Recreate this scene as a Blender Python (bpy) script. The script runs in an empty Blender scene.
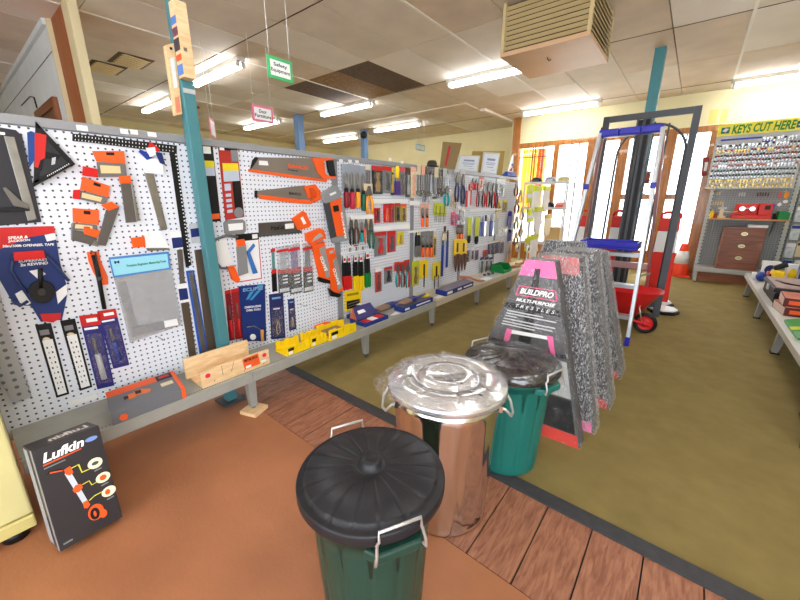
import bpy, bmesh, math, random
from mathutils import Vector, Matrix
random.seed(7)
V = Vector
scene = bpy.context.scene
COL = scene.collection

# ------------------------------------------------------------------ camera
F = 358.0
PITCH = math.atan2(100, F)
YAW = math.atan2(297, math.hypot(F, 100))
CAMZ = 1.16
cd = bpy.data.cameras.new('camera')
cam = bpy.data.objects.new('camera', cd)
COL.objects.link(cam)
cam.location = (0, 0, CAMZ)
cam.rotation_euler = (math.pi/2 - PITCH, 0, YAW)
cd.sensor_width = 36
cd.lens = F/800*36
cd.clip_start = 0.02
scene.camera = cam
_fh = V((-math.sin(YAW), math.cos(YAW), 0))
_R = V((math.cos(YAW), math.sin(YAW), 0))
_FW = _fh*math.cos(PITCH) - V((0, 0, 1))*math.sin(PITCH)
_U = V((0, 0, 1))*math.cos(PITCH) + _fh*math.sin(PITCH)
C0 = V((0, 0, CAMZ))
def ray(x, y): return _R*(x-400) + _U*(300-y) + _FW*F
def onz(x, y, z=0.0):
    d = ray(x, y); return C0 + d*((z-CAMZ)/d.z)
def onx(x, y, X):
    d = ray(x, y); return C0 + d*(X/d.x)
def ony(x, y, Y):
    d = ray(x, y); return C0 + d*(Y/d.y)

# ------------------------------------------------------------------ materials
def lin(c):
    c = c/255.0
    return c/12.92 if c <= 0.04045 else ((c+0.055)/1.055)**2.4
_mc = {}
def M(name, rgb, rough=0.5, metal=0.0, ns=0.0, na=0.0, bump=0.0, bs=None, emit=0.0, trans=0.0, alpha=1.0, stretch=None, coat=0.0):
    if name in _mc: return _mc[name]
    m = bpy.data.materials.new(name); m.use_nodes = True
    nt = m.node_tree; b = nt.nodes['Principled BSDF']
    col = tuple(lin(c) for c in rgb)+(1,)
    b.inputs['Base Color'].default_value = col
    b.inputs['Roughness'].default_value = rough
    b.inputs['Metallic'].default_value = metal
    if metal < .3: b.inputs['Specular IOR Level'].default_value = .3
    if coat: b.inputs['Coat Weight'].default_value = coat
    if alpha < 1: b.inputs['Alpha'].default_value = alpha
    if emit:
        b.inputs['Emission Color'].default_value = col
        b.inputs['Emission Strength'].default_value = emit
    tc = nt.nodes.new('ShaderNodeTexCoord')
    src = tc.outputs['Object']
    if stretch:
        mp = nt.nodes.new('ShaderNodeMapping'); mp.inputs['Scale'].default_value = stretch
        nt.links.new(src, mp.inputs['Vector']); src = mp.outputs['Vector']
    if na:
        n = nt.nodes.new('ShaderNodeTexNoise'); n.inputs['Scale'].default_value = ns or 8
        n.inputs['Detail'].default_value = 5
        nt.links.new(src, n.inputs['Vector'])
        r = nt.nodes.new('ShaderNodeValToRGB')
        r.color_ramp.elements[0].position = .3; r.color_ramp.elements[1].position = .7
        r.color_ramp.elements[0].color = tuple(max(0, v*(1-na)) for v in col[:3])+(1,)
        r.color_ramp.elements[1].color = tuple(min(1, v*(1+na)) for v in col[:3])+(1,)
        nt.links.new(n.outputs['Fac'], r.inputs['Fac'])
        nt.links.new(r.outputs['Color'], b.inputs['Base Color'])
    if bump:
        n2 = nt.nodes.new('ShaderNodeTexNoise'); n2.inputs['Scale'].default_value = bs or 60
        n2.inputs['Detail'].default_value = 4
        nt.links.new(src, n2.inputs['Vector'])
        bp = nt.nodes.new('ShaderNodeBump'); bp.inputs['Strength'].default_value = bump
        bp.inputs['Distance'].default_value = 0.01
        nt.links.new(n2.outputs['Fac'], bp.inputs['Height'])
        nt.links.new(bp.outputs['Normal'], b.inputs['Normal'])
    _mc[name] = m
    return m
def film(name, fac=0.25, rough=0.12, scale=30, bump=0.6, tint=(235, 238, 242), diff=0.25, stretch=(1, 1, 1), var=.6, lo=.42, hi=.62):
    """clear plastic: transparent, with glossy creases and a little milky diffuse"""
    if name in _mc: return _mc[name]
    m = bpy.data.materials.new(name); m.use_nodes = True
    nt = m.node_tree; nt.nodes.clear(); N = nt.nodes.new; L = nt.links.new
    out = N('ShaderNodeOutputMaterial'); tr = N('ShaderNodeBsdfTransparent'); gl = N('ShaderNodeBsdfGlossy'); df = N('ShaderNodeBsdfDiffuse')
    c = tuple(lin(v) for v in tint)+(1,)
    gl.inputs['Color'].default_value = c; df.inputs['Color'].default_value = c; gl.inputs['Roughness'].default_value = rough
    tc = N('ShaderNodeTexCoord'); mp = N('ShaderNodeMapping'); mp.inputs['Scale'].default_value = stretch
    L(tc.outputs['Object'], mp.inputs['Vector'])
    nz = N('ShaderNodeTexNoise'); nz.inputs['Scale'].default_value = scale; nz.inputs['Detail'].default_value = 6
    nz.inputs['Distortion'].default_value = 1.5
    L(mp.outputs['Vector'], nz.inputs['Vector'])
    bp = N('ShaderNodeBump'); bp.inputs['Strength'].default_value = bump; bp.inputs['Distance'].default_value = 0.02
    L(nz.outputs['Fac'], bp.inputs['Height']); L(bp.outputs['Normal'], gl.inputs['Normal']); L(bp.outputs['Normal'], df.inputs['Normal'])
    mx = N('ShaderNodeMixShader'); mx.inputs[0].default_value = diff
    L(gl.outputs[0], mx.inputs[1]); L(df.outputs[0], mx.inputs[2])
    rp = N('ShaderNodeMapRange'); rp.inputs['From Min'].default_value = lo; rp.inputs['From Max'].default_value = hi
    rp.inputs['To Min'].default_value = fac*(1-var); rp.inputs['To Max'].default_value = min(1, fac*(1+var))
    L(nz.outputs['Fac'], rp.inputs['Value'])
    m2 = N('ShaderNodeMixShader'); L(rp.outputs['Result'], m2.inputs[0]); L(tr.outputs[0], m2.inputs[1]); L(mx.outputs[0], m2.inputs[2])
    L(m2.outputs[0], out.inputs['Surface'])
    _mc[name] = m
    return m
def pegmat(name, base, hole, pitch=0.0254, r=0.0042, axes=('Y', 'Z'), rough=.45):
    if name in _mc: return _mc[name]
    m = bpy.data.materials.new(name); m.use_nodes = True
    nt = m.node_tree; b = nt.nodes['Principled BSDF']; N = nt.nodes.new; L = nt.links.new
    g = N('ShaderNodeNewGeometry'); s = N('ShaderNodeSeparateXYZ'); L(g.outputs['Position'], s.inputs[0])
    def mth(op, a, bb=None):
        n = N('ShaderNodeMath'); n.operation = op
        for i, v in enumerate((a, bb)):
            if v is None: continue
            if isinstance(v, (int, float)): n.inputs[i].default_value = v
            else: L(v, n.inputs[i])
        return n.outputs[0]
    sq = []
    for ax in axes:
        t = mth('FRACT', mth('DIVIDE', mth('ADD', s.outputs[ax], 20.0), pitch))
        t = mth('MULTIPLY', mth('SUBTRACT', t, .5), pitch)
        sq.append(mth('MULTIPLY', t, t))
    d = mth('SQRT', mth('ADD', sq[0], sq[1]))
    k = mth('LESS_THAN', d, r)
    mx = N('ShaderNodeMix'); mx.data_type = 'RGBA'
    L(k, mx.inputs[0]); mx.inputs[6].default_value = tuple(lin(c) for c in base)+(1,); mx.inputs[7].default_value = tuple(lin(c) for c in hole)+(1,)
    L(mx.outputs[2], b.inputs['Base Color']); b.inputs['Roughness'].default_value = rough
    _mc[name] = m
    return m
def woodmat(name, c1, c2, scale=(1, 1, 12), ns=6, rough=.45, coat=0.0):
    if name in _mc: return _mc[name]
    m = bpy.data.materials.new(name); m.use_nodes = True
    nt = m.node_tree; b = nt.nodes['Principled BSDF']; N = nt.nodes.new; L = nt.links.new
    tc = N('ShaderNodeTexCoord'); mp = N('ShaderNodeMapping'); mp.inputs['Scale'].default_value = scale
    L(tc.outputs['Object'], mp.inputs['Vector'])
    n = N('ShaderNodeTexNoise'); n.inputs['Scale'].default_value = ns; n.inputs['Detail'].default_value = 8; n.inputs['Distortion'].default_value = .6
    L(mp.outputs['Vector'], n.inputs['Vector'])
    r = N('ShaderNodeValToRGB'); r.color_ramp.elements[0].position = .35; r.color_ramp.elements[1].position = .68
    r.color_ramp.elements[0].color = tuple(lin(c) for c in c1)+(1,); r.color_ramp.elements[1].color = tuple(lin(c) for c in c2)+(1,)
    L(n.outputs['Fac'], r.inputs['Fac']); L(r.outputs['Color'], b.inputs['Base Color'])
    b.inputs['Roughness'].default_value = rough; b.inputs['Coat Weight'].default_value = coat
    _mc[name] = m
    return m

# ------------------------------------------------------------------ mesh builder
class MB:
    def __init__(s): s.v = []; s.f = []; s.mi = []; s.sm = []
    def add(s, vs, fs, mi=0, sm=False):
        o = len(s.v); s.v += [V(p) for p in vs]
        for f in fs: s.f.append([i+o for i in f]); s.mi.append(mi); s.sm.append(sm)
        return s
    def hexa(s, p, mi=0):
        return s.add(p, [(0, 3, 2, 1), (4, 5, 6, 7), (0, 1, 5, 4), (1, 2, 6, 5), (2, 3, 7, 6), (3, 0, 4, 7)], mi)
    def box(s, x0, x1, y0, y1, z0, z1, mi=0):
        return s.hexa([(x0, y0, z0), (x1, y0, z0), (x1, y1, z0), (x0, y1, z0), (x0, y0, z1), (x1, y0, z1), (x1, y1, z1), (x0, y1, z1)], mi)
    def obox(s, c, ax, ay, az, mi=0):
        c, ax, ay, az = V(c), V(ax), V(ay), V(az)
        return s.hexa([c-ax-ay-az, c+ax-ay-az, c+ax+ay-az, c-ax+ay-az, c-ax-ay+az, c+ax-ay+az, c+ax+ay+az, c-ax+ay+az], mi)
    def bar(s, a, b, w, h, up=(0, 0, 1), mi=0):
        a, b = V(a), V(b); d = (b-a); l = d.length; d.normalize()
        u = V(up); sx = d.cross(u)
        if sx.length < 1e-4: sx = d.cross(V((1, 0, 0)))
        sx.normalize(); u = sx.cross(d)
        return s.obox((a+b)/2, d*l/2, sx*w/2, u*h/2, mi)
    def prism(s, pts, off, mi=0, sm=False):
        n = len(pts); pts = [V(p) for p in pts]; off = V(off)
        fs = [list(range(n)), [n+i for i in range(n)][::-1]] + [(i, (i+1) % n, n+(i+1) % n, n+i) for i in range(n)]
        return s.add(pts+[p+off for p in pts], fs, mi, sm)
    def poly(s, pts, mi=0): return s.add(pts, [list(range(len(pts)))], mi)
    def tube(s, pts, r, n=8, mi=0, closed=False, cap=True):
        pts = [V(p) for p in pts]; k = len(pts); rs = r if isinstance(r, (list, tuple)) else [r]*k
        rings = []; prev = None
        for i in range(k):
            a = pts[i-1] if (i > 0 or closed) else pts[i]; b = pts[(i+1) % k] if (i < k-1 or closed) else pts[i]
            t = (b-a)
            t = t.normalized() if t.length > 1e-9 else V((0, 0, 1))
            if prev is None:
                u = t.cross(V((0, 0, 1)))
                if u.length < 1e-3: u = t.cross(V((1, 0, 0)))
            else:
                u = prev - t*prev.dot(t)
                if u.length < 1e-6: u = t.cross(V((1, 0, 0)))
            u.normalize(); prev = u; w = t.cross(u)
            rings.append([pts[i] + (u*math.cos(2*math.pi*j/n)+w*math.sin(2*math.pi*j/n))*rs[i] for j in range(n)])
        vs = [p for rr in rings for p in rr]; fs = []
        for i in range(k if closed else k-1):
            for j in range(n):
                a = i*n+j; b = i*n+(j+1) % n; c = ((i+1) % k)*n+(j+1) % n; d = ((i+1) % k)*n+j
                fs.append((a, b, c, d))
        s.add(vs, fs, mi, True)
        if cap and not closed:
            o = len(s.v)-len(vs)
            s.f.append([o+j for j in range(n)][::-1]); s.mi.append(mi); s.sm.append(False)
            s.f.append([o+(k-1)*n+j for j in range(n)]); s.mi.append(mi); s.sm.append(False)
        return s
    def cyl(s, a, b, r0, r1=None, n=16, mi=0): return s.tube([a, b], [r0, r0 if r1 is None else r1], n, mi)
    def lathe(s, c, prof, n=48, mi=0, mod=None, sm=True, axis=None):
        """prof: (r, z); mod(a, i) scales r"""
        c = V(c); vs = []; fs = []; k = len(prof)
        ex, ey, ez = V((1, 0, 0)), V((0, 1, 0)), V((0, 0, 1))
        if axis is not None:
            ez = V(axis).normalized(); ex = ez.orthogonal().normalized(); ey = ez.cross(ex)
        for i, (r, z) in enumerate(prof):
            for j in range(n):
                a = 2*math.pi*j/n; rr = r; zz = z
                if mod:
                    q = mod(a, i)
                    if isinstance(q, tuple): rr *= q[0]; zz += q[1]
                    else: rr *= q
                vs.append(c + ex*rr*math.cos(a) + ey*rr*math.sin(a) + ez*zz)
        for i in range(k-1):
            for j in range(n):
                fs.append((i*n+j, i*n+(j+1) % n, (i+1)*n+(j+1) % n, (i+1)*n+j))
        s.add(vs, fs, mi, sm)
        o = len(s.v)-len(vs)
        if prof[0][0] > 1e-6: s.f.append([o+j for j in range(n)][::-1]); s.mi.append(mi); s.sm.append(False)
        if prof[-1][0] > 1e-6: s.f.append([o+(k-1)*n+j for j in range(n)]); s.mi.append(mi); s.sm.append(False)
        return s
    def ball(s, c, rx, ry, rz, mi=0, n=14, m=8):
        prof = [(max(1e-7, math.sin(math.pi*i/m)), -math.cos(math.pi*i/m)) for i in range(m+1)]
        c = V(c); vs = []; fs = []
        for (r, z) in prof:
            for j in range(n):
                a = 2*math.pi*j/n; vs.append(c+V((rx*r*math.cos(a), ry*r*math.sin(a), rz*z)))
        for i in range(m):
            for j in range(n): fs.append((i*n+j, i*n+(j+1) % n, (i+1)*n+(j+1) % n, (i+1)*n+j))
        return s.add(vs, fs, mi, True)

ORG = {}
def link(o): COL.objects.link(o); return o
def root(name, label, cat, loc, group=None, kind=None):
    o = link(bpy.data.objects.new(name, None)); o.empty_display_size = .05
    o.location = V(loc); ORG[o.name] = V(loc)
    if label: o['label'] = label
    if cat: o['category'] = cat
    if group: o['group'] = group
    if kind: o['kind'] = kind
    return o
def obj(name, mb, mats, parent=None, bevel=0.0, label=None, recalc=True):
    if not isinstance(mats, (list, tuple)): mats = [mats]
    if parent is not None: org = ORG[parent.name]
    else:
        xs = [p.x for p in mb.v]; ys = [p.y for p in mb.v]; zs = [p.z for p in mb.v]
        org = V(((min(xs)+max(xs))/2, (min(ys)+max(ys))/2, min(zs)))
    me = bpy.data.meshes.new(name)
    me.from_pydata([tuple(p-org) for p in mb.v], [], mb.f)
    for m in mats: me.materials.append(m)
    me.polygons.foreach_set('material_index', mb.mi)
    me.polygons.foreach_set('use_smooth', mb.sm)
    if recalc:
        bm = bmesh.new(); bm.from_mesh(me); bmesh.ops.recalc_face_normals(bm, faces=bm.faces); bm.to_mesh(me); bm.free()
    me.update()
    o = link(bpy.data.objects.new(name, me))
    if parent is not None: o.parent = parent
    if parent is None or parent.type == 'EMPTY': o.location = (0, 0, 0) if parent is not None else org
    ORG[o.name] = org
    if bevel:
        b = o.modifiers.new('bevel', 'BEVEL'); b.width = bevel; b.segments = 2; b.limit_method = 'ANGLE'
    if label: o['label'] = label
    return o
def tag(o, label, cat, group=None):
    o['label'] = label; o['category'] = cat
    if group: o['group'] = group
    return o
def struct(name, mb, mats, parent=None, bevel=0.0):
    o = obj(name, mb, mats, parent, bevel)
    if parent is None: o['kind'] = 'structure'
    return o
_tx = {}
def text_geo(s, bold):
    k = (s, bold)
    if k in _tx: return _tx[k]
    cu = bpy.data.curves.new('lettering_curve', 'FONT'); cu.body = s; cu.offset = bold; cu.resolution_u = 3
    cu.align_x = 'CENTER'
    o = bpy.data.objects.new('lettering_curve', cu); COL.objects.link(o)
    dg = bpy.context.evaluated_depsgraph_get(); dg.update()
    me = bpy.data.meshes.new_from_object(o.evaluated_get(dg))
    vs = [v.co.copy() for v in me.vertices]; fs = [list(p.vertices) for p in me.polygons]
    bpy.data.objects.remove(o); bpy.data.curves.remove(cu); bpy.data.meshes.remove(me)
    xs = [p.x for p in vs]; ys = [p.y for p in vs]
    x0, x1, y0, y1 = min(xs), max(xs), min(ys), max(ys)
    _tx[k] = ([((p.x-x0)/(x1-x0), (p.y-y0)/(y1-y0)) for p in vs], fs)
    return _tx[k]
def letters(s, mat, bl, rv, uv, parent, bold=0.02, name='lettering', eps=0.0008):
    """s printed on a flat face: bl bottom left, rv full width, uv full height"""
    uvs, fs = text_geo(s, bold); bl, rv, uv = V(bl), V(rv), V(uv); n = rv.cross(uv).normalized()*eps
    mb = MB(); mb.add([bl+rv*a+uv*b+n for a, b in uvs], fs)
    return obj(name, mb, mat, parent, recalc=False)

# ------------------------------------------------------------------ palette
ORANGE = M('orange_plastic', (240, 92, 28), .4)
ORANGE_D = M('orange_card', (238, 96, 40), .5)
RED = M('red_plastic', (205, 30, 30), .35)
RED_C = M('red_card', (200, 38, 36), .5)
YEL = M('yellow_plastic', (246, 208, 20), .4)
YELC = M('yellow_card', (232, 210, 40), .5)
LIME = M('lime_card', (200, 206, 30), .5)
GRN = M('green_plastic', (24, 130, 58), .4)
BLUE = M('blue_plastic', (30, 60, 150), .4)
NAVY = M('navy_card', (30, 44, 104), .45)
NAVY2 = M('navy_plastic', (34, 40, 96), .4)
BLACK = M('black_plastic', (18, 18, 20), .45)
DGREY = M('dark_grey_card', (74, 76, 80), .5)
GREY = M('mid_grey_card', (128, 128, 130), .5)
LGREY = M('light_grey_plastic', (190, 192, 195), .4)
WHITE = M('white_card', (238, 238, 238), .5)
CREAM = M('cream_card', (228, 212, 180), .5)
STEEL = M('steel_blade', (150, 148, 145), .32, .85, 20, .12)
DSTEEL = M('dark_steel_blade', (112, 106, 100), .38, .6, 20, .12)
CHROME = M('chrome', (200, 200, 205), .15, 1.0)
TEALP = M('teal_plastic', (20, 150, 150), .4)
PINK = M('pink_plastic', (226, 84, 140), .4)
MAROON = M('maroon_plastic', (130, 28, 40), .4)
BROWNP = M('brown_plastic', (96, 62, 46), .5)
WIREM = M('zinc_wire', (205, 205, 205), .3, .7)
LBLUE = M('pale_blue_card', (150, 215, 235), .5)
DBLUE_T = M('dark_blue_ink', (30, 40, 110), .6)
WHT_T = M('white_ink', (245, 245, 245), .6)
BLK_T = M('black_ink', (20, 20, 22), .6)
ORG_T = M('orange_ink', (240, 90, 30), .6)
RED_T = M('red_ink', (200, 30, 50), .6)
GRN_T = M('green_ink', (0, 110, 60), .6)
CLEAR = film('clear_blister', .10, .1, 14, .25, diff=.3)
TIMBER = woodmat('oiled_timber', (142, 84, 20), (192, 122, 44), (9, 9, .7), 5, .35, .3)
TIMBER_D = woodmat('dark_timber', (110, 62, 36), (146, 84, 48), (9, 9, .7), 5, .4)
RAW = woodmat('raw_pine', (222, 184, 134), (240, 208, 164), (10, 2, 10), 6, .6)
TEALPAINT = M('teal_paint', (72, 128, 136), .4, 0, 6, .06)
BLUEPAINT = M('blue_paint', (110, 140, 180), .4)
# ------------------------------------------------------------------ setting: floor
LINO = M('terracotta_lino', (160, 104, 70), .5, 0, 3, .14, .12, 90)
BOARD = woodmat('worn_floorboard', (126, 76, 54), (166, 112, 84), (14, 2.0, 1), 7, .55)
CARPET = M('olive_carpet', (142, 124, 74), .95, 0, 9, .1, .6, 700)
RUBBER = M('threshold_rubber', (58, 58, 62), .6, 0, 40, .15)
XL, XR, YF, YB, CEIL = -9.1, 1.75, 7.36, 8.12, 2.68
def yedge(x, k): return k - 0.028*x
mb = MB(); mb.prism([(XL, -4.2, -.06), (XR, -4.2, -.06), (XR, yedge(XR, .865), -.06), (XL, yedge(XL, .865), -.06)], (0, 0, .06))
struct('floor', mb, LINO)
mb = MB(); x = XL
mb.prism([(XL, yedge(XL, .866), -.06), (XR, yedge(XR, .866), -.06), (XR, yedge(XR, 1.30), -.06), (XL, yedge(XL, 1.30), -.06)], (0, 0, .05), 1)
while x < XR:
    w = .158; x1 = min(x+w-.005, XR)
    mb.prism([(x, yedge(x, .868), -.01), (x1, yedge(x1, .868), -.01), (x1, yedge(x1, 1.25), -.01), (x, yedge(x, 1.25), -.01)], (0, 0, .0095+random.uniform(-.001, .0005)))
    x += w
struct('floor_boards', mb, [BOARD, BLK_T])
mb = MB(); mb.prism([(XL, yedge(XL, 1.245), -.01), (XR, yedge(XR, 1.245), -.01), (XR, yedge(XR, 1.262), .006), (XR, yedge(XR, 1.30), .006), (XL, yedge(XL, 1.30), .006), (XL, yedge(XL, 1.262), .006)][:2]+[(XR, yedge(XR, 1.31), -.01), (XL, yedge(XL, 1.31), -.01)], (0, 0, .017))
struct('floor_threshold', mb, RUBBER)
mb = MB(); mb.prism([(XL, yedge(XL, 1.31), -.06), (XR, yedge(XR, 1.31), -.06), (XR, YB, -.06), (XL, YB, -.06)], (0, 0, .061))
struct('floor_carpet', mb, CARPET)

# ------------------------------------------------------------------ setting: ceiling of tiles
T_A = M('ceiling_tile', (222, 210, 194), .75, 0, 3, .07)
T_B = M('ceiling_tile_pale', (232, 222, 210), .7, 0, 3, .05)
T_C = M('ceiling_tile_aged', (216, 198, 176), .75, 0, 3, .09)
T_BR = M('bare_fibre_tile', (150, 116, 78), .9, 0, 30, .3)
T_DK = M('bare_fibre_tile_dark', (104, 84, 68), .9, 0, 30, .3)
TBAR = M('ceiling_bar', (236, 230, 220), .5)
TGAP = M('ceiling_gap', (70, 58, 46), .8)
mb = MB()
mb.box(XL, XR, -4.2, YB, CEIL+.022, CEIL+.08, 6)
PX, PY = .549, 1.163
bare = {(-3.73+.002, 3.40): 4, (-4.28, 3.40): 3, (-4.83, 3.40): 4, (-4.28, 4.563): 0}
ix = 0
for i in range(-17, 5):
    x0 = -.436+PX*i; x1 = x0+PX
    for j in range(-6, 6):
        y0 = 3.40+PY*j; y1 = y0+PY
        a, b, c, d = max(x0, XL), min(x1, XR), max(y0, -4.2), min(y1, YB)
        if b-a < .03 or d-c < .03: continue
        k = (i*7+j*13) % 5
        mi = 1 if k == 0 else (2 if k in (1, 3) else 0)
        for (bx, by), bm_ in bare.items():
            if abs(bx-x0) < .2 and abs(by-y0) < .3 and bm_: mi = bm_
        g = .004; up = .004 if mi in (3, 4) else 0
        dz = random.uniform(-.001, .002)
        mb.box(a+g, b-g, c+g, d-g, CEIL+up, CEIL+.0215, mi)
    if i % 4 == 1: mb.box(max(x0-.012, XL), x0+.012, -4.2, YB, CEIL-.006, CEIL, 5)
for y in (2.24, 4.563, 6.889): mb.box(XL, XR, y-.004, y+.004, CEIL-.003, CEIL, 6)
struct('ceiling', mb, [T_A, T_B, T_C, T_BR, T_DK, TBAR, TGAP])
mb = MB(); mb.box(-3.19, -3.10, 6.2, YB, CEIL-.04, CEIL)
struct('trim_1', mb, T_B, bevel=.004)
mb = MB(); mb.box(XL, -3.20, 5.70, 6.2, CEIL-.02, CEIL)
struct('trim_2', mb, T_C, bevel=.004)

# ------------------------------------------------------------------ setting: walls
WCREAM = M('cream_wall', (232, 222, 180), .7, 0, 2, .04)
WYEL = M('yellowed_wall', (226, 212, 164), .7, 0, 2, .05)
WWHITE = M('white_wall', (214, 220, 222), .6, 0, 4, .05)
mb = MB(); mb.box(XL, -3.02, YB, YB+.1, 0, CEIL+.05); struct('wall_far', mb, WYEL)
mb = MB(); mb.box(XL-.1, XL, -4.2, YB, 0, CEIL+.05); struct('wall_left', mb, WYEL)
mb = MB(); mb.box(XL, -2.6, -4.3, -4.2, 0, CEIL+.05); mb.box(-2.6, XR, -4.3, -4.2, 2.4, CEIL+.05); mb.box(-2.6, XR, -4.3, -4.2, 0, .25); struct('wall_front_added', mb, WCREAM)  # unseen wall added behind the camera to block sky light, with one gap
mb = MB(); mb.box(XR, XR+.1, -.1, YB, 0, CEIL+.05); mb.box(XR, XR+.1, -4.2, -.1, 2.4, CEIL+.05); mb.box(XR, XR+.1, -4.2, -.1, 0, .25); struct('wall_right', mb, WCREAM)  # unseen opening at the near end, added so sky light reaches the pegboard
mb = MB(); mb.box(-3.08, -3.0, YF+.02, YB, 0, CEIL+.02); struct('wall_side', mb, WCREAM)
mb = MB()
mb.box(-3.0, XR, YF, YF+.12, 2.20, CEIL+.02)
mb.box(.14, XR, YF, YF+.12, 0, 2.20)
struct('wall_back', mb, WCREAM)
# partition with the timber post, beyond the display
mb = MB(); mb.box(XL, -4.69, .93, 1.02, 0, CEIL+.01)
struct('wall_partition', mb, WWHITE)
mb = MB(); mb.box(XL, -4.69, .90, .93, CEIL-.05, CEIL)
mb.box(XL, -4.69, .925, .93, 2.43, 2.436, 1)
struct('trim_3', mb, [WWHITE, DGREY], bevel=.004)
mb = MB(); mb.box(-4.66, -4.23, .96, 1.02, 0, CEIL)
struct('trim_4', mb, woodmat('stained_post', (140, 78, 38), (166, 96, 50), (8, 8, .7), 5, .5), bevel=.006)
mb = MB(); mb.box(-4.23, -4.05, .955, 1.02, 0, CEIL); mb.box(-4.69, -4.66, .925, 1.02, 0, CEIL)
struct('trim_5', mb, M('cream_jamb', (214, 200, 160), .6), bevel=.006)
# brown door in the partition
mb = MB(); mb.box(-5.85, -4.98, .91, .929, 0, 2.02); d1 = struct('door_1', mb, M('brown_door', (104, 66, 44), .5))
mb = MB(); mb.box(-5.93, -5.85, .89, .929, 0, 2.10); mb.box(-4.98, -4.90, .89, .929, 0, 2.10); mb.box(-5.85, -4.98, .89, .929, 2.02, 2.10)
obj('door_frame', mb, TIMBER_D, d1)
mb = MB(); mb.tube([(-6.8, .925, 2.30), (-6.1, .92, 2.29), (-5.9, .92, 2.25), (-5.88, .92, 2.14)], .006, 6)
tag(obj('wall_cable', mb, BLACK), 'dark cable bent down the white partition wall above the brown door', 'cable')

# timber shopfront: posts, head, kick panels, panes
mb = MB()
mb.box(-3.03, -2.885, YF-.03, YF+.1, 0, CEIL)
struct('trim_6', mb, TIMBER, bevel=.006)
bays = [(-2.885, -2.225), (-2.135, -1.657), (-1.50, -1.17), (-1.03, -.52), (-.40, .0)]
mb = MB(); mb.box(-2.885, .14, YF-.02, YF+.1, 2.13, 2.215)
mb.box(.0, .14, YF-.02, YF+.1, 0, 2.13)
struct('trim_7', mb, TIMBER, bevel=.005)
GLASS = film('window_glass', .05, .02, 2, .02, diff=0)
for k, (a, b) in enumerate(bays):
    mb = MB(); x0 = a; x1 = b
    nxt = bays[k+1][0] if k < 4 else .0
    if k < 4: mb.box(b, nxt, YF-.015, YF+.09, 0, 2.13)
    if k >= 2:
        mb.box(a, b, YF, YF+.07, 0, .33)
        if k > 2: mb.box(a, b if k == 3 else a+.17, YF+.01, YF+.06, 1.17, 1.25)
    else:
        mb.box(a, b, YF, YF+.07, 0, .32)
    w = struct('window_%d' % (k+1), mb, TIMBER if k in (0, 1, 4) else [TIMBER, TIMBER_D], bevel=.004)
    mb = MB(); mb.box(a, b, YF+.03, YF+.036, .32, 2.13)
    obj('glass', mb, GLASS, w)
    mb = MB()
    for t in ((.4, .47, .7) if k < 2 else (.3,)):
        xx = a+(b-a)*t; mb.box(xx-.009, xx+.009, YF+.012, YF+.028, .32, 2.13)
    if k in (0,): mb.box(a, b, YF+.012, YF+.028, 1.95, 1.965)
    obj('glazing_bar', mb, M('thin_bar', (96, 84, 74), .5), w)
# what stands outside
mb = MB(); mb.box(-12, 10, YB+.1, 30, -.12, -.06)
struct('pavement', mb, M('sunlit_paving', (240, 236, 228), .8))
mb = MB()
for i in range(14):
    x = -2.86+i*.032
    mb.box(x, x+.033, YF+.16+(i % 2)*.012, YF+.166+(i % 2)*.012, .9, 2.12, 1 if i in (9, 10, 11, 12) else 0)
def curtain_mat(name, rgb):
    m = bpy.data.materials.new(name); m.use_nodes = True; nt = m.node_tree; nt.nodes.clear(); N = nt.nodes.new
    o = N('ShaderNodeOutputMaterial'); t = N('ShaderNodeBsdfTranslucent'); d = N('ShaderNodeBsdfDiffuse'); x = N('ShaderNodeMixShader')
    for n in (t, d): n.inputs['Color'].default_value = tuple(lin(c) for c in rgb)+(1,)
    x.inputs[0].default_value = .35
    nt.links.new(t.outputs[0], x.inputs[1]); nt.links.new(d.outputs[0], x.inputs[2]); nt.links.new(x.outputs[0], o.inputs['Surface'])
    return m
tag(obj('curtain', mb, [curtain_mat('sunlit_yellow_cloth', (250, 214, 110)), curtain_mat('sunlit_orange_cloth', (240, 140, 20))]), 'yellow and orange curtain hanging in the window beside the tall timber post', 'curtain')
mb = MB(); mb.box(-.93, -.66, YF-.008, YF+.028, 1.42, 1.60)
tag(obj('notice_plate', mb, M('red_brown_plate', (128, 62, 44), .5)), 'red-brown notice plate on the glass behind the dark steel post', 'notice')
mb = MB(); mb.prism([ony(703, 157, YF-.03), ony(709.5, 157, YF-.03), ony(706.5, 176, YF-.03), ony(701, 176, YF-.03)], (0, .012, 0))
o = tag(obj('safety_sticker', mb, M('sticker_red', (150, 52, 48), .5)), 'small red and white safety notice on the timber jamb beside the key board', 'notice')
mb = MB(); mb.prism([ony(705, 162, YF-.031), ony(708.2, 162, YF-.031), ony(706.6, 171, YF-.031), ony(703.5, 171, YF-.031)], (0, .002, 0))
obj('printed_panel', mb, WHITE, o)
mb = MB(); mb.box(-.07, .03, YF-.004, YF-.001, 2.24, 2.43)
mb.box(.06, .14, YF-.004, YF-.001, 2.24, 2.42)
tag(obj('tape_mark', mb, M('yellow_tape_mark', (236, 214, 130), .6)), 'pale yellow tape outline stuck on the cream wall above the timber frame', 'tape mark')

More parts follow.
